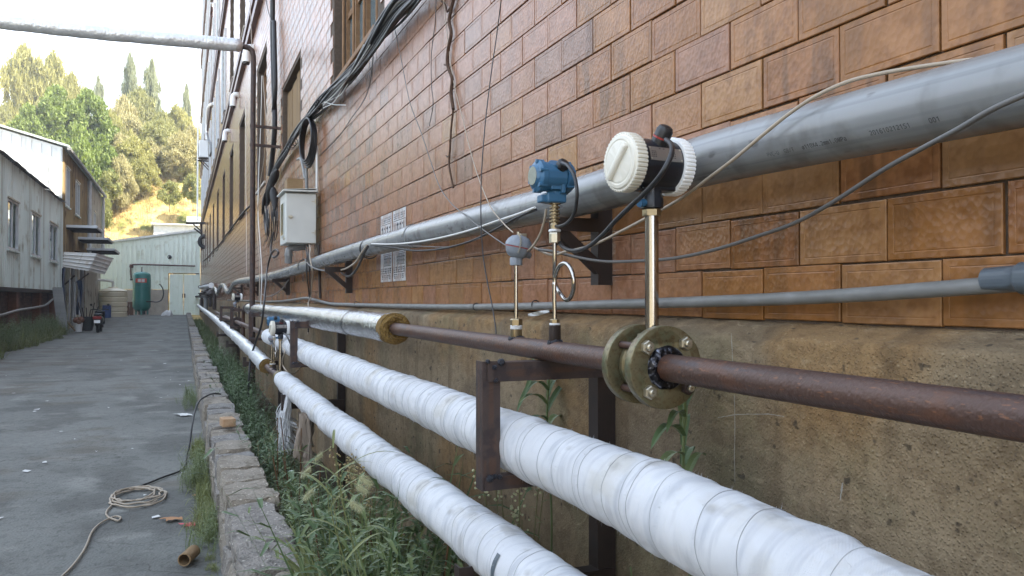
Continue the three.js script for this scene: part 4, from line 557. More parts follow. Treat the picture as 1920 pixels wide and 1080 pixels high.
function tree(px, py, Z, wpx, kind, where, base) { // px,py = top of the crown in the photograph, Z = distance, wpx = crown width
  const [form, mat, look] = KIND[kind], top = atZ(px, py, Z), gy = base !== undefined ? atZ(px, base, Z).y : hillH(top.x, Z), h = Math.max(2, top.y - gy), pr = TP[form][treeNo % 2];
  const t = thing(form === 'bush' ? 'bush' : 'hill_tree', look + ' ' + where, form === 'bush' ? 'bush' : 'tree', new THREE.Vector3(top.x, gy, -Z)), sy = h / pr.h, wm = wpx / F * Z * 0.93 / (form === 'cone' ? 3.6 : form === 'bush' ? 5.4 : form === 'round' ? 7.4 : 6.2);
  const a = shade(new THREE.Mesh(pr.trunk, M.bark)), b = shade(new THREE.Mesh(pr.crown, mat)); a.name = 'trunk'; b.name = 'crown'; for (const m of [a, b]) m.scale.set(wm, sy, wm); t.add(a, b); t.rotation.y = treeNo * 1.7; treeNo++; return t;
}
[[8, 205, 104, 60, 'o', 'at the left edge of the hill above the white gable'], [45, 100, 112, 90, 'y', 'tallest on the left hilltop against the sky'], [100, 112, 114, 80, 'y', 'right of the tallest tree on the left hilltop'], [135, 150, 110, 70, 'y', 'on the skyline above the bright green trees'],
  [160, 172, 128, 24, 'b', 'small and hazy on the skyline left of the gap'], [184, 152, 130, 26, 'b', 'single and thin in the skyline gap'], [244, 112, 118, 40, 'b', 'first of two tall pointed trees on the skyline'], [285, 124, 118, 40, 'b', 'second of two tall pointed trees on the skyline'], [262, 175, 112, 80, 'o', 'between the two pointed skyline trees'],
  [232, 190, 106, 70, 'p', 'left below the first pointed skyline tree'], [330, 205, 112, 70, 'y', 'on the skyline left of the factory corner'], [350, 168, 122, 26, 'b', 'nearly hidden beside the factory edge'], [305, 215, 104, 60, 'o', 'below the second pointed skyline tree'],
  [18, 235, 96, 70, 'y', 'low on the far left above the gable roof'], [75, 200, 98, 70, 'o', 'behind the left bright green tree'], [105, 178, 90, 100, 'g', 'widest in the middle of the hill'], [165, 178, 92, 90, 'g', 'at the middle of the hill, right of the widest one'], [52, 212, 88, 70, 'g', 'just above the white gable roof line'], [190, 262, 84, 60, 'g', 'lowest on the slope above the tan wall'], [150, 255, 82, 76, 'g', 'low above the tan roof edge'],
  [212, 235, 96, 60, 'o', 'right of the bright green trees'], [248, 225, 98, 80, 'p', 'in the middle of the right slope'], [285, 262, 92, 70, 'p', 'low in the middle of the right slope'], [325, 262, 94, 70, 'y', 'low on the right slope'], [360, 240, 100, 60, 'p', 'on the right slope beside the factory edge'], [232, 285, 88, 60, 'o', 'above the dry grass on the left'], [268, 300, 86, 60, 'y', 'above the dry grass in the middle'], [352, 285, 90, 50, 'o', 'lowest beside the factory edge'], [225, 255, 91, 66, 'p', 'just right of the lowest bright green tree'], [300, 232, 93, 80, 'o', 'in the thick of the right slope'], [338, 252, 90, 70, 'p', 'in the thick of the right slope near the factory'], [252, 262, 88, 74, 'y', 'in the thick of the middle slope'], [205, 215, 97, 70, 'y', 'between the bright green trees and the pale ones'], [228, 296, 84, 50, 'p', 'lowest left above the dry bank'], [208, 280, 86, 46, 'g', 'small and low behind the tan shed corner']].forEach((a) => tree(...a));
[[190, 366, 72, 40, 's', 'at the foot of the dry slope behind the tan shed', 440], [318, 345, 80, 45, 's', 'at the middle of the dry slope', 385], [362, 330, 82, 40, 's', 'highest on the dry slope beside the factory edge', 384], [205, 325, 82, 44, 's', 'above the dry grass behind the tan shed', 376]].forEach((a) => tree(...a));
// ---------------------------------------------------------------- pipes along the wall
const PX = 1.07, PR = 0.0565, RX = 0.90, RR = 0.0275, RH = -0.139, WX = 0.85, LXP = 0.76;
{ // ---- big grey plastic pipe high on the wall
  const s = thing('plastic_pipe', 'large grey plastic pipe running the length of the wall on steel brackets', 'pipe', V(PX, 0.3, 1));
  const pts = [[-1.4, 0.296], [-0.4, 0.292], [0.6, 0.29], [1.4, 0.305], [2.1, 0.297], [3.2, 0.306], [4.6, 0.314], [6.1, 0.312], [8, 0.295], [10, 0.285], [12.5, 0.295], [15.2, 0.325], [17.6, 0.35], [18.9, 0.34], [19.9, 0.27], [20.7, 0.19], [21.5, 0.165]].map(([z, h]) => V(PX, h, z));
  part(s, 'pipe_run', tube(pts, PR, { rad: 40, seg: 220 }), M.pvc);
  [[21.5, 0.165, 28.6], [28.6, 0.15, 33.5], [33.5, 0.15, 39.5]].forEach(([a, h, b], i) => part(s, 'pipe_bend', tube([[a, h - 0.01], [lerp(a, b, 0.12), h + 0.02], [lerp(a, b, 0.3), h + 0.17], [lerp(a, b, 0.5), h + 0.225], [lerp(a, b, 0.7), h + 0.19], [lerp(a, b, 0.9), h + 0.03], [b, h - 0.01]].map(([z, y]) => V(PX, y, z)), 0.062, { rad: 16, seg: 44 }), M.pvc));
  for (const z of [3.9, 8.35, 0.35]) part(s, 'coupling', cyl(V(PX, z < 1 ? 0.291 : z < 5 ? 0.311 : 0.293, z), V(PX, z < 1 ? 0.291 : z < 5 ? 0.3125 : 0.2915, z + 0.13), PR + 0.0035, PR + 0.0035, 36), M.pvc);
  // inkjet marking printed on the pipe
  const c = document.createElement('canvas'); c.width = 2048; c.height = 64; const x = c.getContext('2d'); x.fillStyle = '#000'; x.fillRect(0, 0, 2048, 64); x.fillStyle = '#fff'; x.font = 'bold 52px monospace'; x.textBaseline = 'middle';
  x.fillStyle = '#999'; x.fillText('PVC-U', 20, 34); x.fillStyle = '#aaa'; x.fillText('GB/T', 240, 34); x.fillStyle = '#eee'; x.fillText('\u00f8110X4.2mm1.0MPa', 460, 34); x.fillText('2016102121S1', 1190, 34); x.fillText('001', 1720, 34);
  const id = x.getImageData(0, 0, 2048, 64), d = new Uint8Array(2048 * 64 * 4);
  for (let i = 0; i < 2048 * 64; i++) { const px = i % 2048, py = Math.floor(i / 2048), dot = (px % 5 < 4 && py % 5 < 4) ? 1 : 0.6, v = id.data[i * 4] * dot * (0.55 + 0.45 * fbm(px / 2048, py / 64, 40, 4, 3, 2001)); const o = ((63 - py) * 2048 + px) * 4; d[o] = d[o + 1] = d[o + 2] = v; d[o + 3] = 255; }
  const at = new THREE.DataTexture(d, 2048, 64); at.magFilter = THREE.LinearFilter; at.needsUpdate = true; at.generateMipmaps = false;
  const axis = new THREE.CatmullRomCurve3(pts, false, 'centripetal');
  const hAt = (Z) => { let lo = 0, hi = 1; for (let k = 0; k < 30; k++) { const m = (lo + hi) / 2; -axis.getPoint(m).z < Z ? lo = m : hi = m; } return axis.getPoint(lo).y; };
  part(s, 'printed_marking', sheet(40, 4, (u, v) => { const Z = lerp(1.23, 0.8, u), a = lerp(-0.70, -0.46, v); return G(PX - (PR + 0.0007) * Math.cos(a), hAt(Z) + (PR + 0.0007) * Math.sin(a), Z); }), std({ color: lin(0.045, 0.045, 0.05), roughness: 0.5, alphaMap: at, transparent: true }));
}
{ // ---- thin conduit lying just above the ledge
  const s = thing('conduit_pipe', 'thin grey plastic conduit running along the ledge below the large pipe', 'pipe', V(1.165, -0.02, 1));
  const pts = [[0.36, 0.036], [0.7, 0.029], [1.2, 0.004], [2.1, -0.018], [3.2, -0.036], [4.5, -0.044], [6.0, -0.047], [6.9, -0.045], [7.6, -0.02], [8.3, 0.003], [9.2, -0.012], [10.5, -0.035], [13, -0.05], [17, -0.045], [24, -0.05]].map(([z, h]) => V(1.158, h, z));
  part(s, 'pipe_run', tube(pts, 0.0135, { rad: 16, seg: 160 }), M.conduit);
  const e = pts[0], dir = e.clone().sub(pts[1]).normalize(), b = pts[1].clone().lerp(pts[0], 0.15);
  part(s, 'socket', lathe([[0.0135, 0], [0.019, 0.002], [0.02, 0.04], [0.0205, 0.055], [0.0245, 0.06], [0.025, 0.115], [0.0245, 0.12], [0.019, 0.12], [0.018, 0.09], [0.001, 0.085]], atX(1848, 525, 1.158), dir, 24), M.darkPvc);
  part(s, 'sleeve', lathe([[0.0182, 0.114], [0.0205, 0.1215], [0.0188, 0.1225], [0.0165, 0.1215], [0.0165, 0.1]], atX(1848, 525, 1.158), dir, 24), M.cableWhite);
  for (const px of [893, 1004, 668]) part(s, 'clip', new THREE.TorusGeometry(0.0145, 0.0022, 6, 18).translate(...atX(px, px === 668 ? 569 : px === 893 ? 575 : 571, 1.158).toArray()), M.black);
}
{ // ---- rusty steel pipe with flanges, weld sockets and foil covered insulation
  const s = thing('steel_pipe', 'rusty bare steel pipe with a flanged joint, wrapped in shiny foil further along', 'pipe', V(RX, RH, 2));
  part(s, 'pipe_run', [cyl(V(RX, RH, -0.6), V(RX, RH, 1.4), RR, RR, 40), cyl(V(RX, RH, 1.49), V(RX, RH, 13.2), RR, RR, 40)], M.rustPipe);
  // foil jacket
  const jac = part(s, 'foil_jacket', sheet(44, 200, (a, t) => {
    const Z = lerp(3.63, 12.35, t), an = a * Math.PI * 2, seam = [4.62, 5.75, 6.7, 8.0, 9.5, 11.0].reduce((q, z) => q - 0.004 * Math.exp(-Math.pow((Z - z) / 0.035, 2)), 0);
    const r = 0.0735 + seam + 0.006 * (fbm(a, Z / 10, 7, 60, 3, 2100) - 0.5) + 0.0035 * (fbm(a, Z / 10, 14, 240, 2, 2110) - 0.5) + 0.004 * Math.sin(Z * 1.3);
    return V(RX + r * Math.cos(an), RH - 0.012 * sstep(4, 12, Z) + r * Math.sin(an), Z);
  }, { uvs: (a, t) => [lerp(3.63, 12.35, t), a * 0.46] }), M.foil);
  M.foil.side = THREE.DoubleSide;
  for (const [z, w] of [[4.62, 0.07], [5.75, 0.06], [8.0, 0.09], [9.5, 0.06]]) part(jac, 'tape_band', sheet(40, 2, (a, t) => { const an = a * Math.PI * 2, r = 0.0755; return V(RX + r * Math.cos(an), RH - 0.012 * sstep(4, 12, z) + r * Math.sin(an), z + (t - 0.5) * w + 0.02 * Math.sin(an * 2)); }, { uvs: (a, t) => [t * 0.1, a * 0.46] }), M.foil);
  part(s, 'mineral_wool', [sheet(48, 12, (a, t) => { const an = a * Math.PI * 2, r = lerp(0.028, 0.072, t), Z = 3.615 - 0.018 * (fbm(a, t, 40, 8, 3, 2130) - 0.3) - 0.012 * Math.sin(t * Math.PI); return V(RX + r * Math.cos(an) * (1 + 0.03 * (hash(Math.floor(a * 47), 1, 3) - 0.5) * t), RH + r * Math.sin(an), Z); }, { uvs: (a, t) => [a * 0.4, t * 0.06] }), cyl(V(RX, RH, 3.62), V(RX, RH, 3.7), 0.0715, 0.0715, 40, true)], M.wool);
  // flanges with bolts and the weld round the pipe
  const bolts = [0, 1, 2, 3].map((k) => Math.PI / 4 + k * Math.PI / 2 + 0.06), R = 0.0825;
  for (const [z0, z1, front] of [[1.382, 1.405, true], [1.477, 1.5, false]]) {
    const sh = new THREE.Shape(); sh.absarc(0, 0, R, 0, Math.PI * 2); for (const b of bolts) { const p = new THREE.Path(); p.absarc(0.0635 * Math.cos(b), 0.0635 * Math.sin(b), 0.0095, 0, Math.PI * 2, true); sh.holes.push(p); } { const p = new THREE.Path(); p.absarc(0, 0, RR - 0.001, 0, Math.PI * 2, true); sh.holes.push(p); }
    const g = new THREE.ExtrudeGeometry(sh, { depth: z1 - z0 - 0.003, bevelEnabled: true, bevelThickness: 0.0015, bevelSize: 0.0015, bevelSegments: 2, curveSegments: 48 }); g.translate(RX, EYE + RH, -z1 + 0.0015);
    part(s, 'flange', toCreasedNormals(g, 0.5), M.zinc);
    part(s, 'weld_bead', sheet(60, 14, (a, t) => { const an = a * Math.PI * 2, ph = t * Math.PI * 2, rr = (front ? 0.0108 : 0.0085) + 0.0045 * (fbm(a, t, 26, 3, 3, 2200 + z0 * 10) - 0.4), r = RR + 0.006 + rr * Math.cos(ph); return V(RX + r * Math.cos(an), RH + r * Math.sin(an), (front ? z0 - 0.001 : z1 + 0.001) - (front ? 1 : -1) * rr * 0.9 * Math.sin(ph)); }, { uvs: (a, t) => [a * 0.2, t * 0.05] }), M.weld);
  }
  bolts.forEach((b, i) => {
    const c = (z) => V(RX + 0.0635 * Math.cos(b), RH + 0.0635 * Math.sin(b), z), bl = part(s, 'bolt', cyl(c(1.368), c(1.518), 0.0075, 0.0075, 14), M.rustSteel);
    part(bl, 'nut', hexNut(c(1.3815), new THREE.Vector3(0, 0, 1), 0.0142, 0.0125), i === 3 ? M.rustSteel : M.nutSteel); part(bl, 'bolt_head', hexNut(c(1.5005), new THREE.Vector3(0, 0, -1), 0.0142, 0.01), M.rustSteel);
    part(bl, 'thread_end', lathe([[0.0075, 0], [0.0072, 0.006], [0.0055, 0.0075], [0.001, 0.0075]], c(1.3695), new THREE.Vector3(0, 0, 1), 14), M.nutSteel);
  });
  // short joint and flange pair of the next stretch, far along
  part(s, 'flange', [cyl(V(RX, RH - 0.012, 12.38), V(RX, RH - 0.012, 12.42), 0.08, 0.08, 28), cyl(V(RX, RH - 0.012, 12.5), V(RX, RH - 0.012, 12.54), 0.08, 0.08, 28)], M.rustSteel);
  part(s, 'elbow', tube([V(RX, RH, 13.1), V(RX, RH - 0.005, 13.4), V(RX, RH - 0.1, 13.6), V(RX, RH - 0.6, 13.62)], RR, { rad: 14 }), M.rustPipe);
}
// cloth-wrapped pipes: tape wound in a spiral, each turn lapping over the last
function wrapped(axisPts, Z0, Z1, r0, { pitch = 0.1, lap = 0.0030, lump = 0.0055, seed = 1, dz = 0.011, rad = 60 } = {}) {
  const c = new THREE.CatmullRomCurve3(axisPts.map(([X, H, Z]) => V(X, H, Z)), false, 'centripetal'), n = 400, tab = Array.from({ length: n + 1 }, (_, i) => c.getPoint(i / n));
  const at = (Z) => { let i = tab.findIndex((p) => -p.z >= Z); if (i <= 0) i = i < 0 ? n : 1; const a = tab[i - 1], b = tab[i]; return a.clone().lerp(b, clamp((Z + a.z) / (a.z - b.z), -1, 2)); };
  const rAt = (a, Z) => { const w = pitch, ph = (Z + 0.035 * fbm(a, Z / 20, 5, 60, 2, seed + 3) + 0.05 * fbm(0.3, Z / 20, 3, 120, 2, seed + 4)) / w + a, k = Math.floor(ph), f = ph - k, v = hash(k, 1, seed);
    return r0 + lap * (0.15 + 1.7 * v * v) * (1 - f) * (f < 0.05 ? f / 0.05 : 1) + lump * (fbm(a, Z / 20, 5, 90, 3, seed) - 0.5) * 2 + 0.0016 * (fbm(a, Z / 20, 24, 700, 2, seed + 8) - 0.5) + 0.0025 * (hash(k, 3, seed) - 0.5); };
  const strips = []; let z = Z0; while (z < Z1 - 1e-3) { const far = Math.max(0, z), step = dz * (far < 3 ? 1 : far < 6 ? 1.5 : 3), len = Math.min(Z1 - z, far < 3 ? 1.5 : 3), nz = Math.ceil(len / step), zz = z; strips.push(sheet(rad, nz, (a, t) => { const Z = zz + len * t, p = at(Z), an = a * Math.PI * 2, r = rAt(a, Z); return p.add(new THREE.Vector3(r * Math.cos(an), r * Math.sin(an), 0)); }, { uvs: (a, t) => [zz + len * t, a * 2 * Math.PI * r0] })); z += len; }
  let g = mergeGeometries(strips.map((q) => { q = q.clone(); q.deleteAttribute('normal'); return q; })); g.computeVertexNormals();
  const edge = (Z) => { const p = at(Z), gg = []; gg.push(sheet(rad, 5, (a, t) => { const an = a * Math.PI * 2, r = lerp(0.03, rAt(a, Z), t); return p.clone().add(new THREE.Vector3(r * Math.cos(an), r * Math.sin(an), 0.004 * Math.sin(a * 40) * t)); }, { uvs: (a, t) => [a * 0.5, t * 0.05] })); return gg; };
  const thread = (Za, Zb, off, k0 = 0) => { // binding thread lying along a lap edge, turn after turn
    const gs = []; for (let k = Math.ceil(Za / pitch); k < Zb / pitch; k++) { if (hash(k, k0, 77) < (k0 ? 0.6 : 0.3)) continue; const pts = []; for (let i = 0; i <= 40; i++) { const a = i / 40, Z = (k - a + off + 0.05 * (hash(k, k0, 5) - 0.5)) * pitch - 0.01 * fbm(a, Za, 5, 3, 2, seed + k), p = at(Z), r = rAt(a, Z) + 0.0006, an = a * Math.PI * 2; pts.push(p.add(new THREE.Vector3(r * Math.cos(an), r * Math.sin(an), 0))); } gs.push(new THREE.TubeGeometry(new THREE.CatmullRomCurve3(pts), 60, k0 ? 0.0004 : 0.0006, 4)); } return gs;
  };
  return { g, edge, at, rAt, thread };
}
function fibres(w, n, Z0, Z1, seed, pitch) { // loose glass threads sticking out along the lapped edges
  const r = rng(seed), gs = [];
  for (let i = 0; i < n; i++) {
    const a = r(), Zr = lerp(Z0, Z1, r()), k = Math.round(Zr / pitch + a), Z = (k - a) * pitch + 0.004 * r(); if (Z < Z0 || Z > Z1) continue;
    const p = w.at(Z), an = a * Math.PI * 2, rr = w.rAt(a, Z) - 0.001, L = 0.005 + 0.014 * r() * r(), b = p.clone().add(new THREE.Vector3(rr * Math.cos(an), rr * Math.sin(an), 0)), d = new THREE.Vector3(Math.cos(an) * (0.5 + 0.6 * r()), Math.sin(an) * (0.5 + 0.6 * r()), (r() - 0.2) * 1.4).normalize(), e = b.clone().addScaledVector(d, L); e.y -= L * 0.25 * r();
    const s = new THREE.Vector3(r() - 0.5, r() - 0.5, r() - 0.5).cross(d).normalize().multiplyScalar(0.00035), q = new THREE.BufferGeometry(); q.setAttribute('position', new THREE.Float32BufferAttribute([b.x - s.x, b.y - s.y, b.z - s.z, b.x + s.x, b.y + s.y, b.z + s.z, e.x, e.y, e.z], 3)); gs.push(q);
  }
  return gs;
}
{ // ---- upper white pipe
  const s = thing('wrapped_pipe', 'upper white cloth-wrapped pipe resting in the steel frames against the wall', 'pipe', V(WX, -0.395, 2));
  const ax = [[WX, -0.47, -0.6], [WX, -0.437, 0.4], [WX, -0.428, 0.65], [WX, -0.414, 0.9], [WX, -0.403, 1.2], [WX, -0.395, 1.55], [WX, -0.395, 2], [WX, -0.398, 4], [WX - 0.002, -0.402, 6], [WX, -0.4, 8], [WX, -0.4, 10]];
  const w = wrapped(ax, 0.35, 8.9, 0.0785, { pitch: 0.105, seed: 2300 });
  part(s, 'cloth_wrap', [w.g, ...w.edge(8.9)], M.wrap);
  part(s, 'binding_thread', [w.thread(0.5, 7, 0.02), w.thread(0.5, 3, 0.3, 1)], M.thread).userData.kind = 'stuff';
  const f = part(s, 'loose_fibre', fibres(w, 2200, 0.45, 4, 61, 0.105), M.wrap); f.userData.kind = 'stuff';
  part(s, 'bare_pipe', cyl(V(WX, -0.4, 8.8), V(WX, -0.385, 24), 0.03, 0.03, 20), M.rustPipe);
  part(s, 'flange', [cyl(V(WX, -0.393, 14.2), V(WX, -0.393, 14.25), 0.085, 0.085, 24), cyl(V(WX, -0.393, 14.36), V(WX, -0.393, 14.41), 0.085, 0.085, 24)], M.rustSteel);
}
{ // ---- lower white pipe, foil covered further along
  const s = thing('wrapped_pipe', 'lower white cloth-wrapped pipe nearest the road, above the weeds in the ditch', 'pipe', V(LXP, -0.66, 2));
  const ax = [[LXP, -0.645, -1], [LXP, -0.65, 1.2], [LXP, -0.655, 2.07], [LXP, -0.67, 4], [LXP, -0.668, 6], [LXP - 0.003, -0.66, 8], [LXP, -0.62, 10.2], [LXP, -0.575, 15], [LXP, -0.5, 25], [LXP, -0.45, 36], [LXP, -0.38, 48]];
  const w = wrapped(ax, 0.75, 6.78, 0.073, { pitch: 0.115, seed: 2400, lump: 0.008 });
  part(s, 'cloth_wrap', [w.g, ...w.edge(6.78)], M.wrap);
  part(s, 'binding_thread', [w.thread(1, 6.5, 0.02), w.thread(1, 3.5, 0.3, 1)], M.thread).userData.kind = 'stuff';
  const f = part(s, 'loose_fibre', fibres(w, 1100, 1.2, 5.5, 62, 0.115), M.wrap); f.userData.kind = 'stuff';
  part(s, 'bare_pipe', tube(ax.slice(3).map(([x, h, z]) => V(x, h, z)), 0.028, { rad: 18, seg: 60 }), M.rustPipe);
  const j = wrapped(ax, 8.15, 48, 0.07, { pitch: 0.9, lap: 0.005, lump: 0.012, seed: 2450, dz: 0.03, rad: 36 });
  part(s, 'foil_jacket', [j.g], M.tape); part(s, 'mineral_wool', [...j.edge(8.13), cyl(V(LXP, -0.66, 8.1), V(LXP, -0.658, 8.2), 0.064, 0.064, 30)], M.wool);
  // band near the eye
  part(s, 'clamp_band', sheet(48, 3, (a, t) => { const Z = 1.80 - 0.022 * t, an = lerp(2.5, 5.2, a), p = w.at(Z), r = w.rAt((an / 6.2832) % 1, Z) + 0.0015; return p.add(new THREE.Vector3(r * Math.cos(an), r * Math.sin(an), 0)); }, { uvs: (a, t) => [a, t] }), M.darkPvc);
  const r = rng(88), hang = []; // torn glass wool hanging down
  for (let k = 0; k < 420; k++) { const z = 6.05 + 0.25 * (r() - 0.5), x = LXP - 0.055 + 0.03 * (r() - 0.5), p0 = V(x, -0.70 + 0.03 * (r() - 0.5), z), L = 0.18 + 0.24 * r(), pts = [p0, p0.clone().add(new THREE.Vector3((r() - 0.5) * 0.03 - 0.01, -L * 0.4, (r() - 0.5) * 0.04)), p0.clone().add(new THREE.Vector3((r() - 0.5) * 0.07 - 0.02, -L * 0.75, (r() - 0.5) * 0.09)), p0.clone().add(new THREE.Vector3((r() - 0.5) * 0.12, -L, (r() - 0.5) * 0.13))]; hang.push(new THREE.TubeGeometry(new THREE.CatmullRomCurve3(pts), 5, 0.0018 + 0.0022 * r(), 4)); }
  const h = part(s, 'hanging_wool', hang, M.wrap); h.userData.kind = 'stuff';
  { const r = rng(91), gs = []; for (let k = 0; k < 46; k++) { const z0 = 4.98 + 0.26 * (r() - 0.5), x0 = LXP - 0.075 + 0.05 * (r() - 0.5), L = 0.16 + 0.2 * r(), w = 0.012 + 0.03 * r(), tw = r() * 3, ph = r() * 6; gs.push(sheet(3, 10, (a, b) => { const an = tw + b * 1.6 * (r() * 0 + 0.7), u = (a - 0.5) * w * (1 + 0.5 * Math.sin(b * 5 + ph)); return V(x0 + u * Math.cos(an) + 0.025 * Math.sin(b * 3 + ph) * b, -0.7 - L * b + 0.012 * Math.sin(b * 9 + ph), z0 + u * Math.sin(an) + 0.04 * Math.cos(b * 2.4 + ph) * b); })); }
    single('torn_rag', gs, std({ map: tex(256, 256, (u, v) => mix3([0.40, 0.35, 0.30], [0.62, 0.58, 0.54], fbm(u, v, 14, 5, 4, 2480)), 1, 1), roughness: 0.9, side: THREE.DoubleSide }), 'dirty torn strips of rag hanging under the lower white pipe', 'rag'); }
}
{ // ---- vertical rusty post and the wrapped pipe crossing high over the yard
  const Z = 11.17, X = 0.85, s = thing('overhead_pipe', 'silver foil-wrapped pipe crossing high over the yard from a rusty post', 'pipe', V(X, -1.3, Z));
  const H = 3.33;
  part(s, 'rusty_post', tube([V(X, -1.4, Z), V(X, 1, Z), V(X, 2.6, Z), V(X, H - 0.15, Z), V(X - 0.015, H - 0.04, Z), V(X - 0.06, H - 0.005, Z), V(X - 0.16, H, Z), V(X - 0.4, H, Z)], 0.035, { rad: 16, seg: 90 }), M.rustSteel);
  part(s, 'foil_wrap', sheet(28, 160, (a, t) => { const x = lerp(X - 0.13, -6.5, t), an = a * 6.2832, e = sstep(0, 0.006, t), ph = x / 0.55 + a, f = ph - Math.floor(ph), r = (0.083 + 0.005 * (1 - f) + 0.009 * (fbm(a, t, 5, 60, 3, 2500) - 0.5)) * (0.45 + 0.55 * e); return V(x, H - 0.03 * t * 2 + 0.015 * Math.sin(x * 1.4) + r * Math.sin(an), Z + r * Math.cos(an)); }, { uvs: (a, t) => [t * 7.2, a * 0.5] }), M.tape);
  M.tape.side = THREE.DoubleSide;
  for (const h of [2.27, 2.02]) part(s, 'wall_stay', obox(V(X - 0.04, h, Z - 0.02), new THREE.Vector3(0.4, -0.005, 0), new THREE.Vector3(0, 0.035, 0), new THREE.Vector3(0, 0, -0.035)), M.rustSteel);
}
// ---------------------------------------------------------------- steel frames and brackets
function angle(p0, p1, a, b, w = 0.05, t = 0.005) { // rolled angle: two flat legs along p0-p1
  const L = p1.clone().sub(p0); return mg([obox(p0, L, a.clone().multiplyScalar(w), b.clone().multiplyScalar(t)), obox(p0.clone().addScaledVector(b, t), L, a.clone().multiplyScalar(t), b.clone().multiplyScalar(w - t))]);
}
const X1 = new THREE.Vector3(1, 0, 0), Y1 = new THREE.Vector3(0, 1, 0), ZF = new THREE.Vector3(0, 0, -1), neg = (v) => v.clone().negate();
function blobs(list, r, seed) { return list.map((p, i) => { const g = new THREE.IcosahedronGeometry(r * (0.7 + 0.6 * hash(i, 2, seed)), 2), q = g.attributes.position, v = new THREE.Vector3(); for (let k = 0; k < q.count; k++) { v.fromBufferAttribute(q, k); v.multiplyScalar(0.8 + 0.5 * fbm((v.x / r + 3) / 8, (v.y / r + v.z / r + 4) / 8, 16, 16, 2, seed + i)); q.setXYZ(k, v.x + p.x, v.y + p.y, v.z + p.z); } g.computeVertexNormals(); return g; }); }
const FZ = 1.972, fl = 0.7226, fr = 1.12, ft = -0.168, fb = -0.476, fc = -0.748;
const frame = thing('pipe_frame', 'nearest rusty angle-iron pipe frame, standing just beyond the flanged joint', 'frame', V(0.9, -1.5, FZ), 'angle-iron pipe frames along the wall');
part(frame, 'leg', angle(V(fl, fb - 0.026, FZ), V(fl, ft + 0.003, FZ), X1, ZF), M.rustSteel);
part(frame, 'leg', angle(V(fr - 0.055, -1.5, FZ + 0.006), V(fr - 0.055, ft - 0.001, FZ + 0.006), X1, ZF, 0.055), M.darkSteel);
part(frame, 'top_beam', angle(V(fl + 0.012, ft, FZ - 0.006), V(fr - 0.01, ft, FZ - 0.006), neg(Y1), ZF), M.rustSteel);
part(frame, 'middle_beam', angle(V(fl + 0.006, fb - 0.024, FZ - 0.006), V(fr - 0.01, fb - 0.024, FZ - 0.006), Y1, ZF, 0.03), M.rustSteel);
part(frame, 'middle_shelf', obox(V(fl + 0.006, fb + 0.006, FZ - 0.0055), new THREE.Vector3(fr - fl - 0.02, 0, 0), new THREE.Vector3(0, 0.004, 0), new THREE.Vector3(0, 0, -0.045)), M.rustSteel);
part(frame, 'lower_beam', angle(V(0.66, fc, FZ - 0.004), V(fr - 0.01, fc, FZ - 0.004), neg(Y1), ZF), M.darkSteel);
part(frame, 'stub', angle(V(0.66, fc - 0.06, FZ + 0.002), V(0.66, fc + 0.055, FZ + 0.002), X1, ZF, 0.04), M.darkSteel);
part(frame, 'weld', blobs([V(fl + 0.012, ft + 0.004, FZ - 0.008), V(fl + 0.03, ft - 0.012, FZ - 0.01), V(fl + 0.034, ft - 0.046, FZ - 0.01), V(fl + 0.05, ft + 0.001, FZ - 0.006), V(fl + 0.018, fb + 0.008, FZ - 0.008), V(fl + 0.032, fb + 0.012, FZ - 0.006), V(fl + 0.046, fb + 0.01, FZ - 0.006)], 0.008, 2600), M.weld).userData.kind = 'stuff';
[[6.0, 'second rusty angle-iron frame, under the foil-covered pipe by the two-headed meter'], [10.0, 'third rusty angle-iron frame, beside the tall rusty post'], [14.05, 'fourth rusty angle-iron frame, in the shade beyond the rusty post'], [18.0, 'farthest rusty angle-iron frame along the ditch']].forEach(([z, l]) => copy(frame, V(0.9, -1.5, z), l));
const bz = 2.125, bracket = thing('wall_bracket', 'nearest dark triangular wall bracket, under the large grey pipe behind the blue transmitter', 'bracket', V(1.17, 0.04, bz), 'triangular wall brackets carrying the large grey pipe');
part(bracket, 'upright', angle(V(1.146, 0.04, bz), V(1.146, 0.29, bz), X1, ZF, 0.048), M.darkSteel);
part(bracket, 'arm', angle(V(0.985, 0.2375, bz - 0.004), V(1.146, 0.2375, bz - 0.004), neg(Y1), ZF, 0.04), M.darkSteel);
part(bracket, 'strut', obox(V(1.0, 0.197, bz - 0.0), new THREE.Vector3(0.147, -0.125, 0), new THREE.Vector3(0.022, 0.0259, 0), new THREE.Vector3(0, 0, -0.028)), M.darkSteel);
[[6.13, 'second triangular wall bracket, left of the printed notice'], [9.99, 'third triangular wall bracket, below the grey cabinet'], [14.1, 'fourth triangular wall bracket, just beyond the rusty post'], [18.2, 'farthest triangular wall bracket along the wall']].forEach(([z, l]) => copy(bracket, V(1.17, 0.04, z), l));
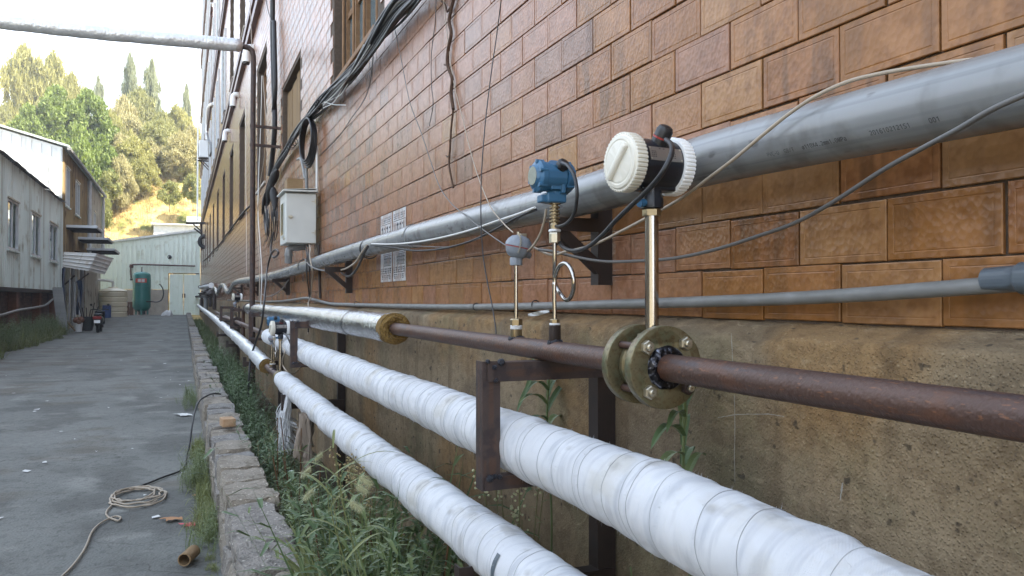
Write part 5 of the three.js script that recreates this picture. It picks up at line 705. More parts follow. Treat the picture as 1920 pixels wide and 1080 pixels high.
// ---------------------------------------------------------------- measuring instruments
function flowMeter(label) {
  const Z = 1.436, X = RX, s = thing('flow_meter', label, 'flow meter', V(X, RH, Z)), hc = 0.277, c = (x, h, z = 0) => V(X + x, h, Z + z);
  part(s, 'body', lathe([[0.0285, -0.0385], [0.056, -0.0385], [0.058, -0.036], [0.058, -0.024], [0.05, -0.019], [0.05, 0.019], [0.058, 0.024], [0.058, 0.036], [0.056, 0.0385], [0.0285, 0.0385]], V(X, RH, Z), ZF, 40), M.zinc);
  part(s, 'stem', cyl(c(0, RH + 0.03), c(0, 0.176), 0.0142, 0.0142, 28), M.stainless);
  part(s, 'hex_nut', hexNut(c(0, 0.171), Y1, 0.0195, 0.016), M.brass);
  part(s, 'screw', [cyl(c(-0.022, RH + 0.052, 0.01), c(-0.022, RH + 0.066, 0.01), 0.006, 0.006, 6), cyl(c(0.004, RH + 0.05, -0.028), c(0.004, RH + 0.062, -0.028), 0.006, 0.006, 6)], M.nutSteel);
  const neck = part(s, 'neck', [lathe([[0.0165, 0.186], [0.024, 0.187], [0.0245, 0.205], [0.021, 0.215], [0.0225, 0.232], [0.03, 0.24]].map(([r, h]) => [r, h - 0.186]), c(0, 0.186), Y1, 24), obox(c(-0.035, 0.222, -0.02), new THREE.Vector3(0.085, 0, 0), new THREE.Vector3(0, 0.012, 0), new THREE.Vector3(0, 0, -0.04), 0.004)], M.blackPaint);
  part(neck, 'lock_screw', [cyl(c(-0.02, 0.197, -0.006), c(-0.036, 0.195, -0.01), 0.0085, 0.0085, 12)], M.bluePaint);
  // horizontal round housing, its axis across the pipe
  const ax = new THREE.Vector3(1, 0, -0.1).normalize(), o = c(-0.006, hc), A = (d) => o.clone().addScaledVector(ax, d);
  part(s, 'housing', lathe([[0.047, -0.048], [0.0525, -0.046], [0.0525, 0.05], [0.047, 0.052]], o, ax, 48), M.blackPaint);
  const knurl = (d0, sign) => { // ribbed screw cap
    const n = 44, prof = []; for (let k = 0; k < n * 4; k++) { const a = k / (n * 4) * Math.PI * 2, f = k % 4, r = f < 2 ? 0.0592 : 0.0570; prof.push(new THREE.Vector2(r * Math.cos(a), r * Math.sin(a))); }
    const rim = new THREE.ExtrudeGeometry(new THREE.Shape(prof), { depth: 0.02, bevelEnabled: true, bevelThickness: 0.003, bevelSize: 0.002, bevelSegments: 2 }); rim.rotateX(-Math.PI / 2); // along +y
    const dir = ax.clone().multiplyScalar(sign), base = A(d0), parts = [along(rim, base, dir)];
    parts.push(lathe([[0.001, 0.029], [0.04, 0.028], [0.044, 0.0265], [0.047, 0.0275], [0.0525, 0.0265], [0.0566, 0.022], [0.058, 0.019]], base, dir, 48));
    const grip = new RoundedBoxGeometry(0.088, 0.012, 0.015, 2, 0.005); grip.rotateY(sign < 0 ? -0.65 : 0.2); grip.translate(0, 0.031, 0); parts.push(along(grip, base, dir)); return parts.map((g) => toCreasedNormals(prep(g), 0.5));
  };
  part(s, 'cap', knurl(-0.05, -1), M.cream); part(s, 'cap', knurl(0.052, 1), M.white);
  part(s, 'seal_ring', [lathe([[0.0535, -0.0508], [0.0555, -0.0498], [0.0535, -0.0485]], o, ax, 40)], M.white);
  const face = (u, an, r) => A(u).add(new THREE.Vector3(0, 1, 0).multiplyScalar(r * Math.sin(an))).addScaledVector(new THREE.Vector3(0.1, 0, 1).normalize(), r * Math.cos(an));
  const pl = part(s, 'name_plate', sheet(2, 10, (a, b) => face(lerp(-0.037, 0.045, a), lerp(0.0, 0.56, b), 0.0536)), (M.plate.side = THREE.DoubleSide, M.plate));
  const rivets = [[-0.034, 0.06], [-0.034, 0.5], [0.042, 0.06], [0.042, 0.5]].map(([u, an]) => lathe([[0.0022, 0], [0.0016, 0.0012], [0.0001, 0.0015]], face(u, an, 0.0537), face(u, an, 1).sub(face(u, an, 0)), 8)); part(pl, 'rivet', rivets, M.nutSteel).userData.kind = 'stuff';
  const marks = []; for (let k = 0; k < 5; k++) for (let i = 0; i < 3; i++) { const u = -0.031 + i * 0.0042 + 0.0 * k, an = 0.14 + k * 0.07; if (k < 4) marks.push([u, an, 0.0026]); marks.push([0.018 + i * 0.004, an, 0.0024]); } for (const an of [0.48]) for (const u of [-0.01, 0.0, 0.022, 0.026]) marks.push([u, an, 0.004]);
  part(pl, 'engraving', marks.map(([u, an, w]) => sheet(1, 1, (a, b) => face(u + w * (a - 0.5), an + 0.035 * (b - 0.5), 0.0539))), std({ color: lin(0.03, 0.028, 0.026), side: THREE.DoubleSide, roughness: 0.6 })).userData.kind = 'stuff';
  const gd = face(0, 0.95, 1).sub(face(0, 0.95, 0)).normalize(), g0 = face(0.004, 0.95, 0.047);
  const gl = part(s, 'cable_gland', lathe([[0.018, 0], [0.018, 0.012], [0.0155, 0.0125], [0.0155, 0.016], [0.0175, 0.0165], [0.0175, 0.03], [0.014, 0.038], [0.008, 0.041], [0.001, 0.041]], g0, gd.clone().add(new THREE.Vector3(0.15, 0.25, 0)).normalize(), 20), M.black);
  part(gl, 'gasket', lathe([[0.0155, 0.0122], [0.0182, 0.0125], [0.0182, 0.0158], [0.0155, 0.0162]], g0, gd.clone().add(new THREE.Vector3(0.15, 0.25, 0)).normalize(), 20), M.redSeal);
  return s;
}
const fm = flowMeter('large flow meter head with cream ribbed cap, on a stainless post above the near flange');
function pressure(label) {
  const X = RX, Z = 1.907, s = thing('pressure_transmitter', label, 'transmitter', V(X, RH + RR, Z)), c = (x, h, z = 0) => V(X + x, h, Z + z);
  part(s, 'weld_socket', lathe([[0.0145, 0], [0.0155, 0.004], [0.0155, 0.043], [0.0125, 0.045], [0.001, 0.045]], c(0, -0.1135), Y1, 22), M.darkSteel);
  part(s, 'weld_bead', blobs(Array.from({ length: 14 }, (_, k) => c(0.0155 * Math.cos(k * 0.449), -0.111 - 0.006 * Math.abs(Math.cos(k * 0.449)), 0.0155 * Math.sin(k * 0.449))), 0.006, 2700), M.weld).userData.kind = 'stuff';
  part(s, 'sealing_tape', lathe([[0.014, 0], [0.0145, 0.003], [0.013, 0.005]], c(0, -0.0695), Y1, 18), M.teflon);
  part(s, 'hex_nut', hexNut(c(0, -0.065), Y1, 0.0125, 0.011), M.brass);
  const r = 0.047, pts = [c(0, -0.056), c(0, -0.02), c(0.001, 0.0, 0.001)]; // pigtail siphon: tube with one full loop along the pipe direction
  const lc = 0.043; for (let k = 0; k <= 22; k++) { const a = -Math.PI / 2 + 0.9 + k / 22 * (Math.PI * 2 - 0.35); pts.push(c(0.002 + 0.014 * k / 22 - 0.008, lc + r * Math.sin(a) - 0.0, -(r * 0.8) + 0.0 + r * Math.cos(a) * -1 + 0.01)); }
  pts.splice(2, 1);
  const coil = [c(0, -0.056), c(0.0, -0.03), c(-0.001, 0.0), c(-0.001, 0.035)]; for (let k = 0; k <= 20; k++) { const a = Math.PI - k / 20 * 5.2; coil.push(c(0.0 + 0.0135 * (k / 20), lc + r * Math.sin(a), -(r + r * Math.cos(a)))); }
  coil.push(c(0.0125, 0.035, 0.02), c(0.008, 0.06, 0.018), c(0.002, 0.085, 0.004), c(0, 0.11), c(0, 0.16));
  part(s, 'siphon_tube', tube(coil, 0.0056, { rad: 14, seg: 170 }), M.stainless);
  part(s, 'hex_coupling', hexNut(c(0, 0.146), Y1, 0.0148, 0.028), M.nutSteel);
  part(s, 'sealing_tape', lathe([[0.013, 0], [0.0165, 0.002], [0.016, 0.006], [0.0135, 0.008]], c(0, 0.173), Y1, 20), M.teflon);
  part(s, 'adapter', [hexNut(c(0, 0.179), Y1, 0.011, 0.018)], M.brass);
  const fins = [[0.009, 0]]; for (let k = 0; k < 5; k++) fins.push([0.009, 0.004 + k * 0.009], [0.0138, 0.0055 + k * 0.009], [0.0138, 0.0085 + k * 0.009], [0.009, 0.010 + k * 0.009]); fins.push([0.009, 0.05], [0.016, 0.051], [0.016, 0.056]);
  part(s, 'cooling_fins', lathe(fins, c(0, 0.195), Y1, 24), M.brass);
  part(s, 'sensor_block', [new RoundedBoxGeometry(0.056, 0.027, 0.042, 2, 0.006).translate(...c(-0.002, 0.262).toArray()), new RoundedBoxGeometry(0.02, 0.02, 0.03, 2, 0.004).translate(...c(-0.035, 0.259).toArray()), lathe([[0.022, 0], [0.0215, 0.01], [0.0165, 0.016], [0.0165, 0.05]], c(0, 0.268), Y1, 24), new RoundedBoxGeometry(0.03, 0.012, 0.034, 2, 0.003).translate(...c(-0.008, 0.287, -0.012).toArray()), new RoundedBoxGeometry(0.012, 0.03, 0.03, 2, 0.003).translate(...c(0.012, 0.288, -0.016).toArray())], M.bluePaint);
  const ax = new THREE.Vector3(1, 0, -0.06).normalize(), o = c(-0.012, 0.317);
  part(s, 'housing', lathe([[0.03, -0.026], [0.0385, -0.025], [0.0385, 0.03], [0.03, 0.031]], o, ax, 40), M.bluePaint);
  const lugs = (d, sg) => [0, 1, 2, 3, 4, 5].map((k) => { const a = k * 1.047 + 0.3, q = o.clone().addScaledVector(ax, d).add(new THREE.Vector3(0, Math.sin(a) * 0.038, Math.cos(a) * 0.038)); return cyl(q.clone().addScaledVector(ax, -0.011), q.clone().addScaledVector(ax, 0.011), 0.0055, 0.0055, 8); });
  part(s, 'cap', [lathe([[0.001, -0.054], [0.025, -0.0535], [0.0285, -0.05], [0.030, -0.047], [0.0375, -0.044], [0.0415, -0.04], [0.0415, -0.027], [0.03, -0.0255]], o, ax, 36), ...lugs(-0.036, -1)], M.bluePaint);
  part(s, 'display_glass', lathe([[0.001, -0.0548], [0.024, -0.0543], [0.0248, -0.0535]], o, ax, 28), M.glassDark);
  part(s, 'cap', [lathe([[0.03, 0.032], [0.0415, 0.033], [0.0415, 0.05], [0.038, 0.055], [0.001, 0.057]], o, ax, 36), ...lugs(0.044, 1)], M.bluePaint);
  const boss = o.clone().addScaledVector(ax, 0.006), bd = new THREE.Vector3(0.0, 0.85, 0.5).normalize();
  part(s, 'boss', lathe([[0.021, 0.02], [0.019, 0.04], [0.001, 0.04]], boss, bd, 18), M.bluePaint);
  part(s, 'cable_gland', lathe([[0.0155, 0.04], [0.0155, 0.05], [0.0135, 0.051], [0.0165, 0.053], [0.0165, 0.064], [0.012, 0.07], [0.006, 0.072], [0.001, 0.072]], boss.clone().addScaledVector(bd, -0.014), new THREE.Vector3(0.25, 0.75, 0.75).normalize(), 18), M.black);
  return s;
}
const pt = pressure('bright blue pressure transmitter with cooling fins on a looped siphon tube');
function temperature(label) {
  const X = RX, Z = 2.17, s = thing('temperature_transmitter', label, 'transmitter', V(X, RH + RR, Z)), c = (x, h, z = 0) => V(X + x, h, Z + z);
  part(s, 'weld_socket', lathe([[0.0165, 0], [0.0172, 0.004], [0.0172, 0.024], [0.001, 0.025]], c(0, -0.114), Y1, 22), M.brass);
  part(s, 'weld_bead', blobs(Array.from({ length: 14 }, (_, k) => c(0.0175 * Math.cos(k * 0.449), -0.112 - 0.007 * Math.abs(Math.cos(k * 0.449)), 0.0175 * Math.sin(k * 0.449))), 0.006, 2800), M.weld).userData.kind = 'stuff';
  part(s, 'sealing_tape', lathe([[0.016, 0], [0.0178, 0.002], [0.0172, 0.008], [0.0182, 0.01], [0.016, 0.012]], c(0, -0.09), Y1, 22), M.teflon);
  part(s, 'hex_nut', hexNut(c(0, -0.079), Y1, 0.0185, 0.02), M.brass);
  part(s, 'stem', cyl(c(0, -0.06), c(0, 0.102), 0.0056, 0.0056, 16), M.stainless);
  part(s, 'collar', lathe([[0.012, 0], [0.0185, 0.001], [0.019, 0.02], [0.017, 0.024]], c(0, 0.096), Y1, 22), M.greyPaint);
  const up = new THREE.Vector3(0.18, 1, 0.1).normalize(), o = c(0, 0.118);
  part(s, 'bowl', lathe([[0.016, 0], [0.028, 0.006], [0.035, 0.018], [0.0375, 0.03]], o, up, 32), M.greyPaint);
  part(s, 'gasket', lathe([[0.036, 0.0295], [0.0385, 0.0302], [0.0385, 0.0322], [0.036, 0.033]], o, up, 32), M.redSeal);
  part(s, 'lid', lathe([[0.0375, 0.0325], [0.0395, 0.0335], [0.0395, 0.041], [0.034, 0.053], [0.025, 0.062], [0.012, 0.067], [0.001, 0.068]], o, up, 32), M.greyPaint);
  part(s, 'lid_lug', [obox(o.clone().addScaledVector(up, 0.06).add(new THREE.Vector3(-0.006, 0, 0.012)), new THREE.Vector3(0.022, 0, 0), new THREE.Vector3(0, 0.012, 0), new THREE.Vector3(0, 0, -0.01), 0.002), cyl(c(0.004, 0.186, -0.008), c(0.004, 0.194, -0.008), 0.005, 0.005, 8)], M.nutSteel);
  const chain = []; for (let k = 0; k < 15; k++) { const a = lerp(1.25, -0.5, k / 14); const g = new THREE.TorusGeometry(0.0022, 0.0007, 5, 8); g.rotateY(k % 2 ? 1.57 : 0); const q = o.clone().addScaledVector(up, 0.032 + 0.036 * Math.sin(a)).add(new THREE.Vector3(-0.012, 0, 0.005 + 0.037 * Math.cos(a))); g.translate(q.x, q.y, q.z); chain.push(g); }
  part(s, 'chain', chain, M.nutSteel).userData.kind = 'stuff';
  part(s, 'cable_entry', cyl(o.clone().add(new THREE.Vector3(0.024, 0.016, -0.01)), o.clone().add(new THREE.Vector3(0.05, 0.008, -0.016)), 0.011, 0.009, 14), M.greyPaint);
  return s;
}
const tt = temperature('small grey domed temperature transmitter with a chain on its lid, left of the blue transmitter');
// second set on the lower pipe, third set far along the upper pipe
copy(fm, V(LXP, -0.665, 7.0), 'flow meter above the end of the lower white pipe, beside the second frame');
copy(pt, V(LXP, -0.632, 7.5), 'blue pressure transmitter half hidden behind the second flow meter above the lower pipe');
copy(tt, V(LXP, -0.632, 7.72), 'grey domed temperature transmitter beside the second flow meter, above the lower pipe');
copy(fm, V(WX, -0.393, 14.3), 'farthest flow meter, on the bare pipe left of the rusty post');
copy(tt, V(WX, -0.362, 15.0), 'farthest temperature transmitter, left of the farthest flow meter');
// ---------------------------------------------------------------- cabinet, notice, cables and wires
{ // grey-white electrical cabinet on the wall
  const Z0 = 7.67, Z1 = 8.12, x0 = 0.875, x1 = 1.155, y0 = EYE + 0.512, y1 = EYE + 0.985, s = thing('cabinet', 'pale grey metal electrical cabinet mounted on the tiled wall', 'cabinet', G(1.16, y0, 7.9));
  part(s, 'case', zbox(x0, x1, y0, y1, Z0 + 0.022, Z1, 0.006), M.cabinet);
  const d = part(s, 'door', zbox(x0 + 0.004, x1 - 0.004, y0 + 0.004, y1 - 0.012, Z0, Z0 + 0.02, 0.005), M.cabinet);
  part(d, 'handle', [zbox(x0 + 0.03, x0 + 0.055, 2.24, 2.27, Z0 - 0.012, Z0 - 0.001, 0.003), zbox(x0 + 0.018, x0 + 0.065, 2.25, 2.262, Z0 - 0.02, Z0 - 0.0125, 0.003)], M.nutSteel);
  for (const y of [y0 + 0.08, y1 - 0.1]) part(d, 'hinge', [cyl(G(x1 - 0.012, y, Z0 - 0.008), G(x1 - 0.012, y + 0.045, Z0 - 0.008), 0.006, 0.006, 10), zbox(x1 - 0.045, x1 - 0.012, y + 0.016, y + 0.026, Z0 - 0.006, Z0 - 0.001)], M.nutSteel);
  part(s, 'lid', [obox(G(x0 - 0.03, y1 + 0.002, Z0 - 0.035), new THREE.Vector3(x1 - x0 + 0.035, 0.006, 0), new THREE.Vector3(0, 0.016, 0), new THREE.Vector3(0, 0, -(Z1 - Z0 + 0.06)), 0.004), obox(G(x0 - 0.02, y1 + 0.019, Z0 - 0.03), new THREE.Vector3(x1 - x0 + 0.02, 0.02, 0), new THREE.Vector3(0, 0.004, 0), new THREE.Vector3(0, 0, -(Z1 - Z0 + 0.05)))], M.cabinet);
  const w = part(s, 'window_frame', zbox(x0 - 0.006, x0 - 0.001, 2.085, 2.41, Z0 + 0.12, Z0 + 0.33, 0.002), M.cabinet); part(w, 'window_glass', zbox(x0 - 0.009, x0 - 0.0065, 2.1, 2.395, Z0 + 0.135, Z0 + 0.315), M.glassDark);
  part(s, 'lock', cyl(G(x0 - 0.001, 2.06, Z0 + 0.07), G(x0 - 0.014, 2.06, Z0 + 0.07), 0.014, 0.014, 14), M.nutSteel);
  const b = thing('carton', 'small brown cardboard box lying on top of the grey cabinet', 'carton', G(0.95, y1 + 0.04, 7.9)); part(b, 'sides', zbox(0.9, 1.045, y1 + 0.043, y1 + 0.14, 7.78, 8.0, 0.002), M.card); part(b, 'flap', zbox(0.9, 1.045, y1 + 0.1405, y1 + 0.143, 7.78, 7.885), M.card);
}
single('elbow_pipe', [tube([G(1.08, 2.0, 7.9), G(1.02, 1.99, 7.9), G(0.965, 1.985, 7.9), G(0.935, 1.96, 7.9), G(0.93, 1.915, 7.9), G(0.93, 1.84, 7.92)], 0.035, { rad: 16 }), cyl(G(0.93, 1.9, 7.9), G(0.93, 1.925, 7.9), 0.04, 0.04, 16)], M.pvc, 'grey plastic elbow pipe under the cabinet', 'pipe');
single('grey_conduit', [tube([G(1.13, 2.7, 8.25), G(1.135, 2.95, 8.6), G(1.14, 3.0, 8.9)], 0.014, { rad: 10 }), cyl(G(1.12, 2.53, 8.05), G(1.12, 2.78, 8.1), 0.016, 0.016, 10)], M.conduit, 'bent grey conduit rising from the cabinet into the black cable bundle', 'conduit');
single('white_conduit', cyl(G(1.17, 2.5, 7.75), G(1.17, 2.95, 7.75), 0.012, 0.012, 10), M.cableWhite, 'thin white conduit going up the wall from the cabinet', 'conduit');
single('black_conduit', cyl(G(1.15, 1.99, 7.5), G(1.15, 1.5, 7.4), 0.013, 0.013, 10), M.darkSteel, 'thin dark conduit going down the wall below the cabinet', 'conduit');
{ // printed notice in two sheets
  const Zl = 5.2, Zr = 4.56, yb = 1.605, yt = 2.035, W = 512, Hh = 720, mk = (seed) => {
    const c = document.createElement('canvas'); c.width = W; c.height = Hh; const x = c.getContext('2d'), r = rng(seed); x.fillStyle = '#b9b8b8'; x.fillRect(0, 0, W, Hh); x.fillStyle = '#22242c';
    const glyph = (gx, gy, w, h, t) => { for (let k = 0; k < 3; k++) { const yy = gy + h * (0.08 + 0.4 * k) + r() * 3; x.fillRect(gx + w * 0.06, yy, w * (0.6 + 0.35 * r()), t); } for (let k = 0; k < 2; k++) x.fillRect(gx + w * (0.15 + 0.6 * r()), gy, t, h * (0.6 + 0.4 * r())); if (r() < 0.6) { x.lineWidth = t; x.strokeStyle = '#22242c'; x.beginPath(); x.moveTo(gx + w * 0.5, gy + h * 0.4); x.lineTo(gx + w * r(), gy + h); x.stroke(); } };
    const line = (y, h, n, t, x0 = 30, x1 = W - 30) => { const w = (x1 - x0) / n; for (let k = 0; k < n; k++) glyph(x0 + k * w, y, w * 0.86, h, t); };
    line(30, 58, 8, 9); x.fillRect(24, 104, W - 48, 7); line(128, 130, 4, 20); line(282, 82, 5, 15, 60); line(382, 24, 12, 4); x.fillRect(120, 428, W - 150, 6);
    x.strokeStyle = '#22242c'; x.lineWidth = 6; for (let k = 0; k < 3; k++) { x.strokeRect(150, 446 + k * 38, W - 190, 30); line(450 + k * 38, 20, 6, 4, 165, W - 60); } line(572, 56, 6, 11); line(644, 44, 5, 9, 50, W - 60);
    const id = x.getImageData(0, 0, W, Hh), d = new Uint8Array(W * Hh * 4); for (let i = 0; i < W * Hh; i++) { const px = i % W, py = Math.floor(i / W), f = fbm(px / W, py / Hh, 8, 10, 5, seed), worn = sstep(0.48, 0.62, f) * 0.8, o = ((Hh - 1 - py) * W + px) * 4, pale = [0.66 - 0.12 * (1 - f), 0.60 - 0.1 * (1 - f), 0.57 - 0.1 * (1 - f)]; for (let k = 0; k < 3; k++) d[o + k] = lerp(id.data[i * 4 + k], pale[k] * 255, worn); d[o + 3] = 255; }
    const t = new THREE.DataTexture(d, W, Hh); t.colorSpace = THREE.SRGBColorSpace; t.magFilter = THREE.LinearFilter; t.minFilter = THREE.LinearMipmapLinearFilter; t.generateMipmaps = true; t.needsUpdate = true; return std({ map: t, roughness: 0.85, side: THREE.DoubleSide });
  };
  [[Zl, 4.89, 2100], [4.87, Zr, 2177]].forEach(([a, b, sd], i) => single('printed_notice', sheet(12, 16, (u, v) => G(WALL - 0.0022 - 0.0012 * fbm(u, v, 5, 6, 2, sd), lerp(yb, yt, v), lerp(a, b, u))), mk(sd), i ? 'right one of two worn printed notices pasted side by side on the tiles' : 'left one of two worn printed notices pasted side by side on the tiles', 'notice'));
}
// cables: points are [photograph x, y, metres right of the eye]
const cable = (name, label, cat, r, mat, pts, opt) => single(name, tube(pts.map(([x, y, X]) => atX(x, y, X)), r, { rad: 8, ...opt }), mat, label, cat);
cable('cable', 'thick black cable looping from the flow meter gland down towards the blue transmitter', 'cable', 0.0052, M.black, [[1249, 262, 0.885], [1259, 272, 0.868], [1258, 292, 0.846], [1243, 322, 0.83], [1216, 355, 0.835], [1184, 385, 0.845], [1156, 412, 0.86], [1130, 440, 0.875], [1105, 461, 0.89], [1080, 470, 0.9], [1062, 467, 0.905], [1050, 457, 0.91], [1045, 444, 0.915]]);
cable('cable', 'black cable hooping from the blue transmitter gland down to its cooling fins', 'cable', 0.0045, M.black, [[1054, 305, 0.885], [1066, 312, 0.875], [1078, 334, 0.87], [1082, 362, 0.87], [1078, 396, 0.875], [1066, 416, 0.885], [1050, 424, 0.895], [1042, 424, 0.9]]);
cable('cable', 'beige cable draped over the large grey pipe and running down behind the stainless post', 'cable', 0.0036, M.cableBeige, [[1860, 108, 1.12], [1790, 116, 1.11], [1720, 126, 1.09], [1650, 138, 1.065], [1590, 153, 1.04], [1530, 180, 1.018], [1480, 213, 1.005], [1430, 253, 0.992], [1380, 295, 0.985], [1330, 333, 0.985], [1280, 370, 0.99], [1215, 407, 1.0], [1160, 436, 1.0], [1110, 460, 1.0], [1060, 472, 0.99], [1035, 478, 0.98], [1005, 466, 0.965], [985, 455, 0.945]]);
cable('cable', 'long grey cable sagging across the tiles from right edge to dome transmitter', 'cable', 0.0042, M.cableGrey, [[1990, 150, 0.98], [1920, 178, 0.98], [1860, 205, 0.985], [1800, 240, 1.0], [1740, 272, 1.02], [1660, 316, 1.06], [1560, 380, 1.1], [1490, 418, 1.13], [1420, 443, 1.15], [1340, 468, 1.15], [1265, 484, 1.14], [1200, 489, 1.12], [1130, 490, 1.08], [1080, 482, 1.03], [1040, 472, 0.98], [1010, 468, 0.95]]);
cable('cable', 'pale beige cable hanging between the blue transmitter and the dome transmitter', 'cable', 0.0034, M.cableBeige, [[1024, 392, 0.9], [1021, 412, 0.9], [1014, 436, 0.905], [1002, 458, 0.915], [990, 470, 0.92], [982, 474, 0.925]]);
cable('wire', 'grey wire slanting down the tiles from the black cable bundle to the dome transmitter', 'wire', 0.0022, M.cableGrey, [[740, 52, 1.17], [752, 110, 1.18], [768, 190, 1.18], [790, 250, 1.18], [805, 295, 1.17], [822, 345, 1.13], [845, 380, 1.06], [870, 402, 1.01], [905, 430, 0.99], [945, 458, 0.96], [962, 466, 0.93]]);
cable('wire', 'pale twisted wire strung along the front of the large grey pipe', 'wire', 0.004, M.cableWhite, [[1003, 389, 1.0], [975, 400, 0.995], [930, 415, 0.995], [880, 432, 0.998], [830, 445, 1.0], [780, 454, 1.0], [730, 458, 1.0], [697, 457, 1.0]]);
cable('wire', 'black cable hanging below the pale twisted wire along the large pipe', 'wire', 0.0042, M.black, [[1005, 393, 1.005], [970, 408, 1.01], [920, 435, 1.02], [880, 453, 1.02], [830, 466, 1.02], [780, 470, 1.015], [740, 465, 1.01], [697, 459, 1.0]]);
cable('wire', 'thin grey wire beside the black cable below the large pipe', 'wire', 0.0022, M.cableGrey, [[900, 447, 1.02], [850, 462, 1.02], [790, 462, 1.015], [740, 460, 1.01], [697, 456, 1.0]]);
cable('wire', 'pale thin wire slanting down the tiles to the dome transmitter', 'wire', 0.0022, M.cableBeige, [[832, 0, 1.18], [838, 60, 1.19], [850, 150, 1.19], [868, 225, 1.19], [884, 290, 1.17], [898, 335, 1.12], [910, 366, 1.04], [922, 392, 1.0], [945, 420, 0.97], [962, 436, 0.93]]);
cable('wire', 'thin black wire hanging straight down before the large pipe to the rusty pipe', 'wire', 0.0022, M.black, [[941, -10, 1.15], [932, 60, 1.15], [922, 130, 1.12], [912, 210, 1.08], [905, 290, 1.02], [902, 350, 0.99], [902, 420, 0.98], [906, 480, 0.98], [914, 530, 0.97], [924, 580, 0.95], [930, 622, 0.93], [931, 655, 0.93]]);
cable('wire', 'thin loose wire dangling on the tiles left of the dry vine', 'wire', 0.0022, M.wireThin, [[818, -5, 1.18], [816, 40, 1.18], [809, 100, 1.185], [809, 160, 1.185], [812, 195, 1.185], [805, 236, 1.18]]);
cable('wire', 'thin black wire bowing down from the black cable bundle across the tiles', 'wire', 0.003, M.black, [[700, 98, 1.12], [697, 135, 1.13], [690, 170, 1.15], [678, 195, 1.17], [660, 220, 1.18], [640, 250, 1.185], [622, 270, 1.185], [600, 292, 1.18]]);
{ // dry brown vine hanging down the tiles
  const s = thing('dry_vine', 'dry brown vine root hanging down the tiles above the blue transmitter', 'vine', atX(846, 350, 1.185)), P = (x, y) => atX(x, y, 1.186);
  const stem = [[852, -8], [846, 18], [842, 40], [846, 62], [840, 95], [839, 120], [848, 150], [846, 172], [850, 205], [846, 240], [844, 275], [842, 305], [845, 328], [850, 352]].map(([x, y]) => P(x, y));
  part(s, 'stem', [tube(stem.slice(0, 9), 0.0085, { rad: 9 }), tube(stem.slice(8), 0.005, { rad: 8 })], M.vine); part(s, 'side_root', [tube([P(846, 10), P(838, 22), P(836, 12), P(828, 2)], 0.005, { rad: 6 }), tube([P(841, 118), P(836, 122), P(833, 121)], 0.004, { rad: 6 }), tube([P(844, 288), P(839, 294), P(836, 292)], 0.003, { rad: 6 })], M.vine);
}
